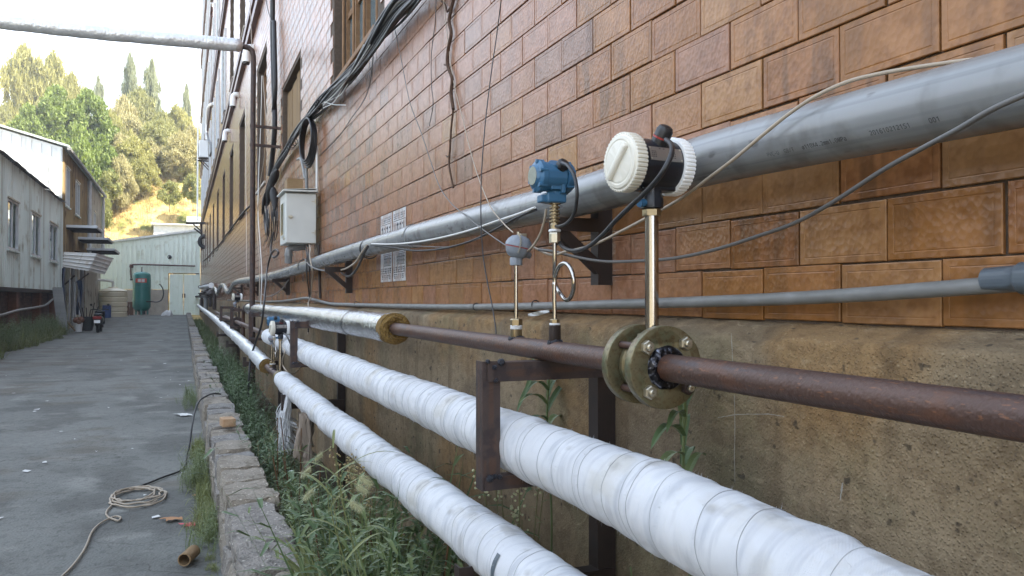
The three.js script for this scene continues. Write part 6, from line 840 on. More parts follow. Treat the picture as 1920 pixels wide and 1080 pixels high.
{ // black bundle of cables along the wall and down behind the cabinet
  const s = thing('cable_bundle', 'thick black bundle of cables sagging along the wall and dropping behind the cabinet', 'cables', atX(560, 260, 1.15)), r = rng(400);
  const path = [[830, -60], [790, -18], [752, 12], [722, 50], [690, 95], [655, 138], [622, 170], [598, 197], [572, 228], [553, 258], [538, 286], [522, 312], [508, 340], [499, 372], [497, 405], [500, 436]];
  for (let k = 0; k < 26; k++) {
    const ph = r() * 6.28, am = 0.010 + 0.03 * r(), stopAt = path.length - (k < 16 ? 0 : 3), mid = r() * 0.05;
    const pts = path.slice(0, stopAt).map(([x, y], i) => { const p = atX(x, y, 1.12), loose = i > 1 && i < 8 ? 1.5 : 0.8; p.x += am * 0.6 * Math.cos(ph + i * (0.4 + 0.5 * hash(k, 4, 4))) * loose; p.y += am * Math.sin(ph + i * (0.5 + 0.6 * hash(k, 5, 4))) * loose - mid * Math.sin(i * 0.45); p.z += (r() - 0.5) * 0.03; return p; });
    part(s, 'cable', tube(pts, 0.005 + 0.007 * r(), { rad: 7, seg: 90 }), k === 3 || k === 9 || k === 20 ? M.cableGrey : M.black);
  }
  for (let k = 0; k < 4; k++) { const o = 0.03 * k; part(s, 'wire', tube([atX(700 - k * 6, 84, 1.09), atX(668 - k * 4, 128 + k * 3, 1.07 + o * 0.4), atX(630, 168 + k * 6, 1.08), atX(606, 194 + k * 3, 1.1)], 0.004, { rad: 6 }), k % 2 ? M.cableWhite : M.cableGrey); }
  for (const [x, y] of [[600, 196], [545, 274]]) part(s, 'tie', [0, 1, 2].map((k) => { const g = new THREE.TorusGeometry(0.042, 0.005, 6, 18); const p = atX(x + k * 3, y - k * 4, 1.12); g.rotateX(0.5); g.translate(p.x, p.y, p.z); return g; }), M.black);
  part(s, 'loose_end', [tube([atX(600, 196, 1.1), atX(622, 186, 1.09), atX(640, 176, 1.08), atX(652, 158, 1.09)], 0.003, { rad: 6 }), tube([atX(606, 190, 1.1), atX(625, 196, 1.08), atX(648, 197, 1.08)], 0.003, { rad: 6 })], M.cableWhite);
  single('cable_coil', [0, 1, 2, 3].map((k) => { const c = atX(573, 262, 1.09), pts = []; for (let i = 0; i <= 30; i++) { const a = i / 30 * 6.2832; pts.push(new THREE.Vector3(c.x + 0.015 * k + 0.02 * Math.sin(a), c.y - 0.01 * k + (0.20 + 0.008 * k) * Math.cos(a), c.z + (0.26 + 0.01 * k) * Math.sin(a) - 0.05 * k * 0.3)); } return tube(pts, 0.011, { rad: 7, seg: 60, ends: false }); }), M.black, 'black coil of spare cable hanging from the bundle above the cabinet', 'coil');
  const knots = thing('splice_cluster', 'tangle of black taped cable splices hanging left of the cabinet', 'cables', atX(502, 400, 1.08)); // taped joints hanging down
  [[520, 318, 508, 352, 0.05], [508, 345, 502, 385, 0.045], [498, 360, 492, 402, 0.032], [512, 350, 516, 392, 0.052], [500, 392, 504, 428, 0.03], [515, 388, 514, 425, 0.036]].forEach(([a, b, c, d, w], i) => part(knots, 'taped_splice', lathe([[0.004, 0], [w * 0.6, 0.04], [w, 0.12], [w * 0.95, 0.22], [w * 0.6, 0.34], [0.01, 0.40]].map(([q, h]) => [q, h * atX(a, b, 1.07).distanceTo(atX(c, d, 1.07)) / 0.4]), atX(a, b, 1.06 + 0.012 * (i % 3)), atX(c, d, 1.06 + 0.012 * (i % 3)).sub(atX(a, b, 1.06 + 0.012 * (i % 3))), 14), M.blackMatt));
  for (let k = 0; k < 9; k++) part(knots, 'tail', tube([atX(496 + k * 3, 380 + 6 * hash(k, 1, 2), 1.1), atX(494 + k * 3 + 6 * hash(k, 2, 2), 415, 1.08), atX(500 + k * 2.2, 436 + 12 * hash(k, 3, 2), 1.1), atX(505 + k * 1.6 - 12 * hash(k, 4, 2), 450 + 18 * hash(k, 5, 2), 1.1)], 0.006, { rad: 6 }), k % 3 ? M.black : M.cableBeige);
}
single('cable_duct', [tube([atX(512, -60, 1.13), atX(511, 60, 1.13), atX(513, 150, 1.13), atX(515, 240, 1.13), atX(510, 300, 1.12), atX(506, 330, 1.1)], 0.034, { rad: 12 }), tube([atX(514, 40, 1.13), atX(515, 90, 1.12), atX(516, 170, 1.12), atX(513, 210, 1.12)], 0.03, { rad: 10 })], M.black, 'thick black cable trunk running straight up the wall right of the rusty post', 'cable');
cable('cable', 'black looped cable hanging from the bundle past the foil pipe into the ditch', 'cable', 0.011, M.black, [[513, 435, 1.05], [508, 465, 1.02], [512, 482, 1.0], [522, 474, 0.98], [518, 468, 0.98], [508, 478, 0.97], [502, 500, 0.95], [498, 540, 0.85], [494, 580, 0.79], [490, 610, 0.78], [480, 640, 0.74], [470, 672, 0.7], [467, 705, 0.68], [466, 745, 0.68]], { seg: 150 });
for (const [i, d] of [[0, 0], [1, 4], [2, 8]]) cable('cable', ['left one of three cables dropping below the cabinet over the large pipe', 'middle one of three cables dropping below the cabinet over the large pipe', 'pale one of three cables dropping below the cabinet over the large pipe'][i], 'cable', 0.006, i === 2 ? M.cableBeige : M.black, [[572 + d, 458, 1.1], [574 + d, 470, 1.02], [576 + d * 0.6, 482, 0.99], [575 + d * 1.3, 505, 1.0], [577 + d, 530, 1.06], [580 + d * 0.4, 556, 1.1], [579, 566, 1.0], [578, 580, 0.93], [578, 618 + d, 0.9]]);
cable('cable', 'dark bunch of cables drooping from the pipe tie down to the second wall bracket', 'cable', 0.008, M.black, [[690, 462, 0.995], [684, 472, 0.99], [676, 490, 1.0], [666, 508, 1.03], [655, 518, 1.08], [645, 515, 1.12], [638, 508, 1.14]]);
cable('cable', 'pale cable beside the dark bunch drooping from the pipe tie', 'cable', 0.006, M.cableBeige, [[688, 460, 0.99], [678, 474, 0.985], [668, 490, 1.0], [652, 502, 1.04], [640, 506, 1.1]]);
cable('cable', 'grey cable sagging along the underside of the large pipe towards the cabinet', 'cable', 0.006, M.cableGrey, [[572, 486, 1.0], [578, 495, 0.99], [590, 503, 1.0], [605, 507, 1.03], [622, 506, 1.06]]);
for (const [px, py, l] of [[693, 458, 'wire tie round the large pipe left of the printed notice'], [571, 487, 'wire tie round the large pipe below the cabinet']]) { const g = new THREE.TorusGeometry(PR + 0.004, 0.004, 8, 40), p = atX(px, py, PX); g.rotateZ(0.2); g.rotateX(0.12); g.translate(PX, EYE + 0.308, p.z); single('wire_tie', g, M.black, l, 'tie'); }
cable('rope', 'pale rope hanging beside the rusty post from the upper window', 'rope', 0.007, M.cableWhite, [[491, 142, 1.1], [490, 200, 1.1], [488, 260, 1.1], [485, 330, 1.08], [484, 400, 1.05], [488, 460, 1.02], [491, 520, 1.0], [489, 570, 0.98]]);
cable('rope', 'second pale rope hanging slack from the upper window beside the rusty post', 'rope', 0.006, M.cableBeige, [[493, 142, 1.1], [497, 200, 1.1], [499, 240, 1.1], [495, 300, 1.09], [488, 345, 1.06], [482, 420, 1.04], [487, 500, 1.0], [486, 565, 0.98]]);
cable('wire', 'thin white wire running down the wall left of the rusty post', 'wire', 0.006, M.cableWhite, [[461, 190, 1.18], [461, 260, 1.18], [461, 340, 1.18], [462, 420, 1.18], [462, 515, 1.17]]);
cable('wire', 'long dark cable sagging along the wall beyond the rusty post', 'wire', 0.02, M.black, [[470, 385, 1.15], [455, 400, 1.16], [440, 420, 1.16], [425, 440, 1.16], [412, 458, 1.16], [400, 470, 1.16], [388, 484, 1.16], [380, 490, 1.16]]);
cable('wire', 'thin black wire crossing the sky from the upper bands to the black trunk', 'wire', 0.006, M.black, [[497, -10, 1.1], [503, 20, 1.1], [510, 42, 1.1]]);
cable('wire', 'pale thin wire rising from the elbow of the overhead pipe', 'wire', 0.005, M.cableBeige, [[468, -10, 0.9], [470, 30, 0.88], [472, 85, 0.86]]);
cable('hose', 'brown branch hose bending out below the fourth frame in the ditch', 'hose', 0.03, M.rustPipe, [[396, 592, 0.8], [410, 594, 0.8], [425, 597, 0.8], [440, 602, 0.82], [455, 609, 0.84]]);
cable('wire', 'pale looped wire below the second flow meter', 'wire', 0.006, M.cableBeige, [[530, 650, 0.78], [534, 662, 0.76], [530, 672, 0.76], [530, 684, 0.77], [540, 698, 0.8], [550, 700, 0.85], [558, 695, 0.92], [563, 690, 0.98]]);
cable('wire', 'black wire from the second flow meter head', 'wire', 0.007, M.black, [[528, 622, 0.78], [540, 634, 0.77], [546, 648, 0.79], [548, 664, 0.84]]);
cable('cable', 'grey cable drooping from the third bracket below the large pipe', 'cable', 0.007, M.cableGrey, [[541, 525, 1.1], [530, 540, 1.1], [515, 552, 1.08], [500, 556, 1.05], [492, 552, 1.02]]);
// white downturned elbow vents under the first trim band
[[467, 105, 'nearest white elbow vent under the trim band, just right of the overhead pipe end'], [441, 190, 'middle one of three white elbow vents under the trim band'], [425, 256, 'farthest of three white elbow vents under the trim band']].forEach(([x, y, l]) => {
  const p = atX(x, y, 1.12), s = thing('elbow_vent', l, 'vent', p, 'white elbow vents on the factory wall');
  part(s, 'elbow', [tube([new THREE.Vector3(1.22, p.y + 0.16, p.z), new THREE.Vector3(1.14, p.y + 0.16, p.z), new THREE.Vector3(1.085, p.y + 0.13, p.z), new THREE.Vector3(1.07, p.y + 0.06, p.z), new THREE.Vector3(1.07, p.y - 0.1, p.z)], 0.062, { rad: 16 }), cyl(new THREE.Vector3(1.07, p.y - 0.12, p.z), new THREE.Vector3(1.07, p.y + 0.04, p.z), 0.074, 0.074, 18)], M.white);
  part(s, 'collar', cyl(new THREE.Vector3(1.07, p.y - 0.16, p.z), new THREE.Vector3(1.07, p.y - 0.121, p.z), 0.06, 0.06, 18), M.darkSteel);
});
{ // outdoor unit high on the far corner with its pipes
  const p = atX(385, 282, 1.0), s = thing('air_conditioner', 'white air conditioner unit on brackets high at the far end of the factory wall', 'air conditioner', p), k = 1;
  part(s, 'case', box(0.7, 1.12, p.y - 0.42, p.y + 0.42, p.z - 0.5, p.z + 0.5, 0.03), M.white); part(s, 'grille', lathe([[0.001, 0.002], [0.3, 0.002], [0.32, 0.02], [0.34, 0.02], [0.34, 0]], new THREE.Vector3(0.7, p.y, p.z), new THREE.Vector3(-1, 0, 0), 24), M.darkPvc);
  for (const d of [-0.4, 0.4]) part(s, 'bracket', [box(0.65, 1.2, p.y - 0.5, p.y - 0.44, p.z + d - 0.03, p.z + d + 0.03), obox(new THREE.Vector3(0.75, p.y - 0.5, p.z + d), new THREE.Vector3(0.42, -0.45, 0), new THREE.Vector3(0.03, 0.028, 0), new THREE.Vector3(0, 0, 0.05))], M.darkSteel);
  part(s, 'pipe_cover', tube([atX(399, 194, 1.15), atX(392, 200, 1.14), atX(389, 210, 1.14), atX(388, 235, 1.14), atX(388, 262, 1.14)], 0.07, { rad: 8 }), M.white); part(s, 'drain_hose', tube([atX(388, 250, 1.12), atX(391, 264, 1.12), atX(396, 272, 1.14), atX(397, 282, 1.15), atX(394, 292, 1.12)], 0.05, { rad: 8 }), M.black);
}
{ const s = thing('wall_bracket_shelf', 'dark steel shelf bracket with a pulley at the far end of the factory wall', 'bracket', atX(383, 440, 1)), Z = 52, q = (x, y) => atZ(x, y, Z);
  part(s, 'shelf', [obox(q(349, 419), q(386, 419).sub(q(349, 419)), new THREE.Vector3(0, 0.1, 0), new THREE.Vector3(0, 0, -0.6))], M.darkSteel); part(s, 'brace', [cyl(q(364, 428), q(379, 440), 0.05, 0.05, 6), cyl(q(362, 420), q(378, 434), 0.04, 0.04, 6), cyl(q(378, 420), q(378, 470), 0.06, 0.06, 6)], M.darkSteel).userData.kind = 'stuff'; part(s, 'pulley', [new THREE.TorusGeometry(0.35, 0.12, 10, 24).translate(...q(386, 453).toArray()), cyl(q(378, 446), q(398, 446), 0.06, 0.06, 6)], M.black); }
single('downpipe', [cyl(atX(369, 578, 0.98), atX(369.5, 456, 0.98), 0.085, 0.085, 10), tube([atX(369.5, 456, 0.98), atX(370, 452, 0.98), atX(376, 451, 1.12)], 0.08, { rad: 8 })], M.white, 'white plastic downpipe at the far corner where the factory meets the green shed', 'pipe');
single('corner_pole', cyl(atX(370, 415, 1.0), atX(372, 90, 1.05), 0.06, 0.06, 8), M.whiteFrame, 'thin pale pole rising along the far corner of the factory', 'pole');
{ const s = thing('valve_cluster', 'dark cluster of valves and pipework against the far end of the plinth', 'valves', atX(392, 560, 0.95)), X = 0.95; // far tangle of pipework
  for (const [x, y0, y1, r] of [[386, 552, 580, 0.09], [378, 556, 585, 0.07], [394, 552, 575, 0.06], [402, 552, 580, 0.06]]) part(s, 'riser', cyl(atX(x, y0, X), atX(x, y1, X), r, r, 10), x === 386 ? M.conduit : M.darkSteel);
  for (const [x, y] of [[380, 552], [388, 549], [396, 553]]) part(s, 'valve', [lathe([[0.02, 0], [0.16, 0.05], [0.18, 0.15], [0.1, 0.26], [0.02, 0.3]], atX(x, y + 5, X), UPV, 12), new THREE.TorusGeometry(0.2, 0.03, 6, 14).rotateX(1.57).translate(...atX(x, y - 2, X).toArray())], M.darkSteel);
  part(s, 'header', [cyl(atX(366, 556, 0.9), atX(396, 555, X), 0.07, 0.07, 8), cyl(atX(374, 538, 0.98), atX(396, 534, 1.0), 0.1, 0.1, 10)], M.darkSteel); part(s, 'white_pipe', cyl(atX(376, 538.5, 0.98), atX(396, 535, 1.0), 0.11, 0.11, 10), M.white); }
single('trunk_post', lathe([[0.2, 0], [0.2, 1.15], [0.18, 1.2], [0.001, 1.2]], V(0.92, -1.5, 18.6), UPV, 18), M.plinthPost ?? M.mortar, 'thick mossy concrete stub standing in the ditch beyond the rusty post', 'post');
// ---------------------------------------------------------------- on the road and the stone wall
{ // hose and cable on the road
  const P = (x, y, h = 0.014) => atY(x, y, h), c = P(255, 932), s = thing('cable_coil', 'coiled pale cable lying on the road with a long tail', 'cable', c), r = rng(52), pts = [];
  for (let k = 0; k <= 130; k++) { const a = k / 26 * 6.2832 + 0.4, rr = 0.165 + 0.03 * Math.sin(k * 0.05) + 0.02 * (r() - 0.5); pts.push(new THREE.Vector3(c.x + rr * 1.0 * Math.cos(a) + 0.02 * Math.sin(a / 5), 0.014 + 0.0035 * (k / 26) + 0.004 * r(), c.z + rr * 1.55 * Math.sin(a) + 0.05 * Math.cos(a / 7))); }
  pts.push(...[[215, 945], [205, 952], [199, 962], [204, 970], [214, 974], [222, 976], [226, 970], [218, 968], [205, 972], [190, 980], [178, 990], [170, 1002], [163, 1020], [152, 1040], [132, 1065], [108, 1088]].map(([x, y]) => P(x, y)));
  part(s, 'loops', tube(pts, 0.0066, { rad: 8, seg: 620, ends: true }), M.cableBeige);
  single('black_cable', tube([P(262, 912), P(280, 905), P(310, 893), P(335, 884), P(346, 875), P(350, 855, 0.03), P(356, 830, 0.12), P(360, 800, 0.25), P(366, 770, 0.36), P(374, 752, 0.43), P(388, 742, 0.45), P(402, 738, 0.445), P(414, 739, 0.43)], 0.0085, { rad: 8, seg: 110 }), M.black, 'black cable end leading from the pale coil up onto the stone wall', 'cable');
}
{ const p = atY(427, 800, 0.43), s = new RoundedBoxGeometry(0.105, 0.07, 0.14, 3, 0.008), q = s.attributes.position; for (let i = 0; i < q.count; i++) { const x = q.getX(i), y = q.getY(i), z = q.getZ(i); q.setXYZ(i, x + 0.012 * (fbm((y + 1) / 4, (z + 1) / 4, 90, 90, 3, 3001) - 0.5), y + 0.012 * (fbm((x + 1) / 4, (z + 1) / 4, 90, 90, 3, 3002) - 0.5), z + 0.02 * (fbm((x + 1) / 4, (y + 1) / 4, 90, 90, 3, 3003) - 0.5)); } s.computeVertexNormals(); s.rotateY(0.15); s.translate(p.x, p.y + 0.04, p.z); single('brick', boxUV(s), M.brick, 'single orange brick lying on top of the stone wall', 'brick'); }
{ const a = atY(345, 1050, 0.045), d = new THREE.Vector3(0.35, 0, -1).normalize(), L = 0.16, s = thing('paper_tube', 'short brown cardboard tube lying by the foot of the stone wall', 'tube', a.clone().setY(0)); part(s, 'tube', lathe([[0.03, 0], [0.036, 0.001], [0.035, L * 0.5], [0.036, L], [0.03, L], [0.029, L / 2], [0.03, 0]], a.clone().addScaledVector(d, 0), d, 22), M.card); }
const scrap = (name, label, x, y, w, l, mat, seed) => { const c = atY(x, y, 0.012); single(name, sheet(5, 5, (a, b) => { const u = a - 0.5, v = b - 0.5, k = 1 - 0.35 * hash(Math.round(a * 5), Math.round(b * 5), seed); return new THREE.Vector3(c.x + (u * w + v * l * 0.4) * k, 0.01 + 0.025 * Math.abs(fbm(a, b, 3, 3, 2, seed)) * (0.5 + Math.abs(u)), c.z + v * l * k); }), mat, label, 'litter'); };
const redPlastic = std({ color: lin(0.42, 0.02, 0.03), roughness: 0.5, side: THREE.DoubleSide }), dryLeaf = std({ color: lin(0.33, 0.17, 0.08), roughness: 0.8, side: THREE.DoubleSide });
scrap('red_scrap', 'small red plastic scrap at the foot of the stone wall', 358, 984, 0.12, 0.10, redPlastic, 1); scrap('dry_leaf', 'curled brown dry leaf on the road left of the red scrap', 322, 974, 0.13, 0.1, dryLeaf, 2); scrap('paper_scrap', 'white plastic strip lying at the road edge near the cable bend', 366, 891, 0.12, 0.05, M.paper, 3); scrap('foil_scrap', 'crumpled pale plastic on the road edge beside the black cable', 342, 778, 0.16, 0.28, M.paper, 4);
{ // scattered small litter on the road
  const r = rng(66), gs = []; for (let k = 0; k < 110; k++) { const Z = 2.6 + 26 * r() * r(), X = lerp(-4.2, 0.15, Math.pow(r(), 0.65)), w = 0.01 + 0.026 * r() * r(), an = r() * 3.14; const ca = Math.cos(an), sa = Math.sin(an), l = w * (0.5 + r()); const P = (u, v) => G(X + u * ca * w - v * sa * l, 0.008 + 0.012 * r(), Z + u * sa * w + v * ca * l); const a = P(-1, -1), b = P(1, -0.8), c = P(0.7, 1), d = P(-0.9, 0.7); const g = new THREE.BufferGeometry(); g.setAttribute('position', new THREE.Float32BufferAttribute([a, b, c, a, c, d].flatMap((p) => [p.x, p.y, p.z]), 3)); gs.push([g, r() < 0.85]); }
  for (const [k, m] of [[true, M.paper], [false, dryLeaf]]) { const q = shade(new THREE.Mesh(mg(gs.filter(([, f]) => f === k).map(([g]) => g)), m)); q.name = k ? 'paper_litter' : 'leaf_litter'; q.userData = { kind: 'stuff', label: k ? 'small white paper bits scattered over the road' : 'small dry leaf bits scattered over the road', category: 'litter' }; scene.add(q); }
}
single('crumpled_paper', sheet(8, 4, (a, b) => atX(lerp(990, 1030, a), lerp(590, 582, a) + lerp(6, -3, b) * (1 - Math.abs(a - 0.5)), 1.135 - 0.012 * Math.sin(a * 9 + b * 4))), M.paper, 'torn pale paper lying on the ledge between the two transmitters', 'paper');
{ // chalk lines drawn on the cement plinth
  const mk = (pts, w) => sheet(24, 1, (a, b) => { const i = Math.min(pts.length - 2, Math.floor(a * (pts.length - 1))), t = a * (pts.length - 1) - i, p = atX(lerp(pts[i][0], pts[i + 1][0], t), lerp(pts[i][1], pts[i + 1][1], t), PLF - 0.0085), d = atX(pts[i + 1][0], pts[i + 1][1], PLF - 0.0085).sub(atX(pts[i][0], pts[i][1], PLF - 0.0085)).normalize(), n = new THREE.Vector3(0, -d.z, d.y); return p.addScaledVector(n, (b - 0.5) * w * (0.4 + 1.2 * hash(Math.round(a * 24), Math.round(b), 8))); });
  const cm = std({ color: lin(0.29, 0.27, 0.23), roughness: 1, side: THREE.DoubleSide }); for (const [p, w] of [[[[1371, 625], [1373, 660], [1374, 690]], 0.0016], [[[1377, 742], [1378, 800], [1377, 860], [1378, 905]], 0.0018], [[[1346, 783], [1380, 777], [1440, 776], [1470, 781]], 0.0016], [[[1580, 905], [1577, 925], [1575, 938]], 0.003]]) part(factory, 'chalk_line', mk(p, w), cm);
}
// ---------------------------------------------------------------- weeds
function blade(base, dir, L, w, droop, seg = 4, fold = 0.25) { // one curved leaf blade: positions of its triangles
  const out = [], side = new THREE.Vector3(-dir.z, 0, dir.x).normalize(), row = [];
  for (let k = 0; k <= seg; k++) { const t = k / seg, p = base.clone().addScaledVector(dir, L * t); p.y -= droop * L * t * t; const hw = w * 0.5 * (k === seg ? 0.04 : Math.min(1, 0.45 + 1.6 * t) * (1 - t * t * 0.75)); row.push([p.clone().addScaledVector(side, -hw), p.clone().setY(p.y - hw * fold), p.clone().addScaledVector(side, hw)]); }
  for (let k = 0; k < seg; k++) for (let i = 0; i < 2; i++) { const a = row[k][i], b = row[k][i + 1], c = row[k + 1][i], d = row[k + 1][i + 1]; out.push(a, b, d, a, d, c); }
  return out;
}
function geoOf(list) { const f = new Float32Array(list.length * 3); list.forEach((p, i) => { f[i * 3] = p.x; f[i * 3 + 1] = p.y; f[i * 3 + 2] = p.z; }); const g = new THREE.BufferGeometry(); g.setAttribute('position', new THREE.BufferAttribute(f, 3)); g.setAttribute('uv', new THREE.BufferAttribute(new Float32Array(list.length * 2), 2)); g.computeVertexNormals(); return g; }
function tuft(seed, n, H, W, spread) { const r = rng(seed), out = []; for (let i = 0; i < n; i++) { const a = r() * 6.283, lean = 0.15 + 0.8 * r() * r(), d = new THREE.Vector3(Math.cos(a) * lean, 1, Math.sin(a) * lean).normalize(); out.push(...blade(new THREE.Vector3((r() - 0.5) * spread, 0, (r() - 0.5) * spread), d, H * (0.4 + 0.8 * r()), W * (0.6 + 0.8 * r()), 0.12 + (0.35 + 0.75 * r()) * Math.min(1, 0.35 + lean), 6)); } return geoOf(out); }
function leafyTuft(seed, n, H) { // stemmed weed with small side leaves
  const r = rng(seed), out = []; for (let s = 0; s < n; s++) { const a = r() * 6.283, lean = 0.1 + 0.4 * r(), d = new THREE.Vector3(Math.cos(a) * lean, 1, Math.sin(a) * lean).normalize(), h = H * (0.55 + 0.5 * r()), b0 = new THREE.Vector3((r() - 0.5) * 0.1, 0, (r() - 0.5) * 0.1); out.push(...blade(b0, d, h, 0.006, 0.1, 3)); const m = 12 + Math.floor(r() * 8); for (let k = 2; k < m; k++) { const t = k / m, p = b0.clone().addScaledVector(d, h * t); p.y -= 0.1 * h * t * t; const q = k * 2.4 + r(), e = new THREE.Vector3(Math.cos(q), 0.5 + 0.5 * r(), Math.sin(q)).normalize(); out.push(...blade(p, e, 0.035 + 0.06 * (1 - t) * r() + 0.02, 0.011, 0.4, 2)); } } return geoOf(out);
}
function scatter(name, label, cat, geos, mat, list) { geos.forEach((g, i) => { const own = list.filter((_, k) => k % geos.length === i); if (!own.length) return; const im = shade(new THREE.InstancedMesh(g, mat, own.length)), m = new THREE.Matrix4(), q = new THREE.Quaternion(); own.forEach((o, k) => { q.setFromEuler(new THREE.Euler((o.r2 - 0.5) * 0.4, o.a, (o.r3 - 0.5) * 0.4)); m.compose(o.p, q, new THREE.Vector3(o.s, o.s * (o.sy ?? 1), o.s)); im.setMatrixAt(k, m); }); im.name = numbered(name); im.userData = { kind: 'stuff', label, category: cat }; scene.add(im); }); }
const spots = (seed, n, f) => { const r = rng(seed); return Array.from({ length: n }, () => { const o = f(r); return { a: r() * 6.283, r2: r(), r3: r(), ...o }; }); };
const gt = [0, 1, 2].map((k) => tuft(5000 + k, 34, 0.42, 0.011, 0.16)), gtl = [0, 1].map((k) => tuft(5100 + k, 18, 0.48, 0.013, 0.14)), lt = [0, 1, 2].map((k) => leafyTuft(5200 + k, 5, 0.5)), dry = [0, 1].map((k) => tuft(5300 + k, 20, 0.45, 0.006, 0.12)), gs2 = [0, 1].map((k) => tuft(5400 + k, 26, 0.24, 0.006, 0.1));
const tall = (Z) => (1.2 - 0.5 * sstep(2.8, 4.2, Z) + 0.2 * sstep(7, 10, Z)) * (0.62 + 0.7 * fbm((Z + 3) / 70, 0.5, 70, 2, 2, 5500)); // how high the weeds stand along the ditch
// keep clear of the pipes' flanks near the eye: weeds fill the space between the stone wall and the lower pipe
const ditch = (r, Zm, Zs, kind = 0) => { let Z = Zm + Zs * Math.pow(r(), 1.25), u = r(); for (let q = 0; q < 4 && fbm((Z + 3) / 60, u / 2, 180, 4, 2, 5510 + kind * 7) < 0.5; q++) { Z = Zm + Zs * Math.pow(r(), 1.25); u = r(); } const X = lerp(0.56, 0.75, u) + (r() < 0.3 ? 0.2 * r() : 0); return { p: G(X, 0.03, Z), s: (0.7 + 0.75 * r()) * tall(Z) * (X > 0.72 ? 0.62 : 1) }; };
scatter('ditch_grass', 'green grass growing thickly in the ditch', 'grass', gt, M.grass, spots(6000, 560, (r) => { const o = ditch(r, 1.2, 4.5); o.s *= 1.15; return o; }));
scatter('ditch_grass', 'green grass growing thickly in the ditch', 'grass', gt, M.grassDark, spots(6001, 640, (r) => ditch(r, 1.6, 20)));
scatter('ditch_grass', 'green grass growing thickly in the ditch', 'grass', gtl, M.grass, spots(6002, 300, (r) => { const o = ditch(r, 1.3, 3.2, 1); o.s *= 1.1; return o; }));
scatter('ditch_weeds', 'small-leaved weeds growing in the ditch', 'weeds', lt, M.weed, spots(6003, 330, (r) => { const o = ditch(r, 1.3, 5, 2); o.s *= 1.15; return o; }));
scatter('ditch_weeds', 'small-leaved weeds growing in the ditch', 'weeds', lt, M.weedDark, spots(6004, 380, (r) => { const o = ditch(r, 2, 16, 3); o.s *= 1.25; return o; }));
scatter('dry_grass', 'dry straw-coloured grass among the ditch weeds', 'grass', dry, M.grassDry, spots(6005, 360, (r) => { const o = ditch(r, 1.2, 6.5, 4); o.s *= 1.15; return o; }));
scatter('ditch_grass', 'green grass growing thickly in the ditch', 'grass', gt, M.grassDark, spots(6006, 420, (r) => { const Z = 14 + 38 * r(); return { p: G(lerp(0.5, 0.95, r()), 0.03, Z), s: 0.9 + 0.6 * r() }; }));
scatter('verge_grass', 'thin grass along the foot of the stone wall', 'grass', gs2, M.grass, spots(6010, 210, (r) => { const Z = 2.1 + 7 * r(), k = fbm((Z + 2) / 50, 0.2, 90, 2, 2, 5600); return { p: G(0.17 - 0.07 * r() * r(), 0.0, Z), s: (k > 0.46 ? 1.05 : 0.35) * (0.6 + 0.6 * r()) }; }));
scatter('verge_grass', 'thin grass along the foot of the stone wall', 'grass', gs2, M.grassDry, spots(6011, 90, (r) => ({ p: G(0.17 - 0.1 * r(), 0.0, 2.1 + 1.6 * r()), s: 0.5 + 0.6 * r() })));
for (const [Z0, Z1, n] of [[6.6, 7.6, 40], [11.5, 13, 40], [5.0, 5.6, 16]]) scatter('verge_grass', 'thin grass along the foot of the stone wall', 'grass', lt, M.weed, spots(6012 + n + Math.round(Z0), n, (r) => ({ p: G(0.16 - 0.22 * r() * r(), 0.0, lerp(Z0, Z1, r())), s: 0.3 + 0.35 * r() })));
scatter('verge_grass', 'rough grass along the foot of the brick base on the left', 'grass', gt, M.grass, spots(6020, 420, (r) => { const Z = 21 + 19 * r(), k = fbm((Z + 2) / 50, 0.6, 20, 2, 3, 5700); return { p: G(-5.15 + (0.25 + 1.0 * k * k) * r() * (Z < 38 ? 1.3 : 0.5), 0, Z), s: (0.8 + 1.2 * r()) * (0.5 + k) }; }));
scatter('verge_grass', 'rough grass along the foot of the brick base on the left', 'grass', lt, M.weed, spots(6021, 260, (r) => { const Z = 24 + 15 * r(); return { p: G(-5.1 + 0.8 * r() * r(), 0, Z), s: 1.0 + 1.3 * r() }; }));
{ // dry grass and scrub on the slope behind the sheds
  scatter('slope_grass', 'dry grass on the slope behind the sheds', 'grass', dry, M.grassDry, spots(6030, 2600, (r) => { const X = lerp(-22, 8, r()), Z = 70 + 30 * r(); return { p: G(X, hillH(X, Z) - 0.05, Z), s: 2.2 + 2.4 * r() }; }));
}
// ---- single plants: leafy weeds against the plinth, foxtail grasses
function leafyPlant(label, root, lean, H, leaves, seed) { // tall stem, long pointed leaves crowded towards the top
  const r = rng(seed), s = thing('leafy_weed', label, 'plant', root), top = root.clone().add(lean).setY(root.y + H), c = new THREE.CatmullRomCurve3([root, root.clone().lerp(top, 0.4).add(new THREE.Vector3(0.01, 0.02, 0)), root.clone().lerp(top, 0.75).add(new THREE.Vector3(-0.01, 0.01, 0)), top]);
  part(s, 'stem', new THREE.TubeGeometry(c, 20, 0.0035, 7), M.weed);
  for (let k = 0; k < leaves; k++) { const t = lerp(0.55, 0.99, k / (leaves - 1)), p = c.getPoint(t), sd = k % 2 ? 1 : -1, d = new THREE.Vector3(sd * (0.45 + 0.3 * r()) - 0.15, 0.55 + 0.5 * r(), -sd * (0.35 + 0.4 * r()) + 0.1).normalize(); part(s, 'leaf', geoOf(blade(p, d, (0.13 + 0.10 * r()) * (1.2 - 0.5 * sstep(0.85, 1, t)), 0.024 + 0.009 * r(), 0.35 + 0.55 * r(), 9, 0.4)), k % 3 ? M.weedDark : M.weed); }
  for (const q of [0.75, 0.85]) { const p = c.getPoint(q); part(s, 'shoot', tube([p, p.clone().add(new THREE.Vector3(0.03, 0.06, -0.05)), p.clone().add(new THREE.Vector3(0.035, 0.13, -0.075))], 0.0022, { rad: 6, ends: false }), M.weed); }
}
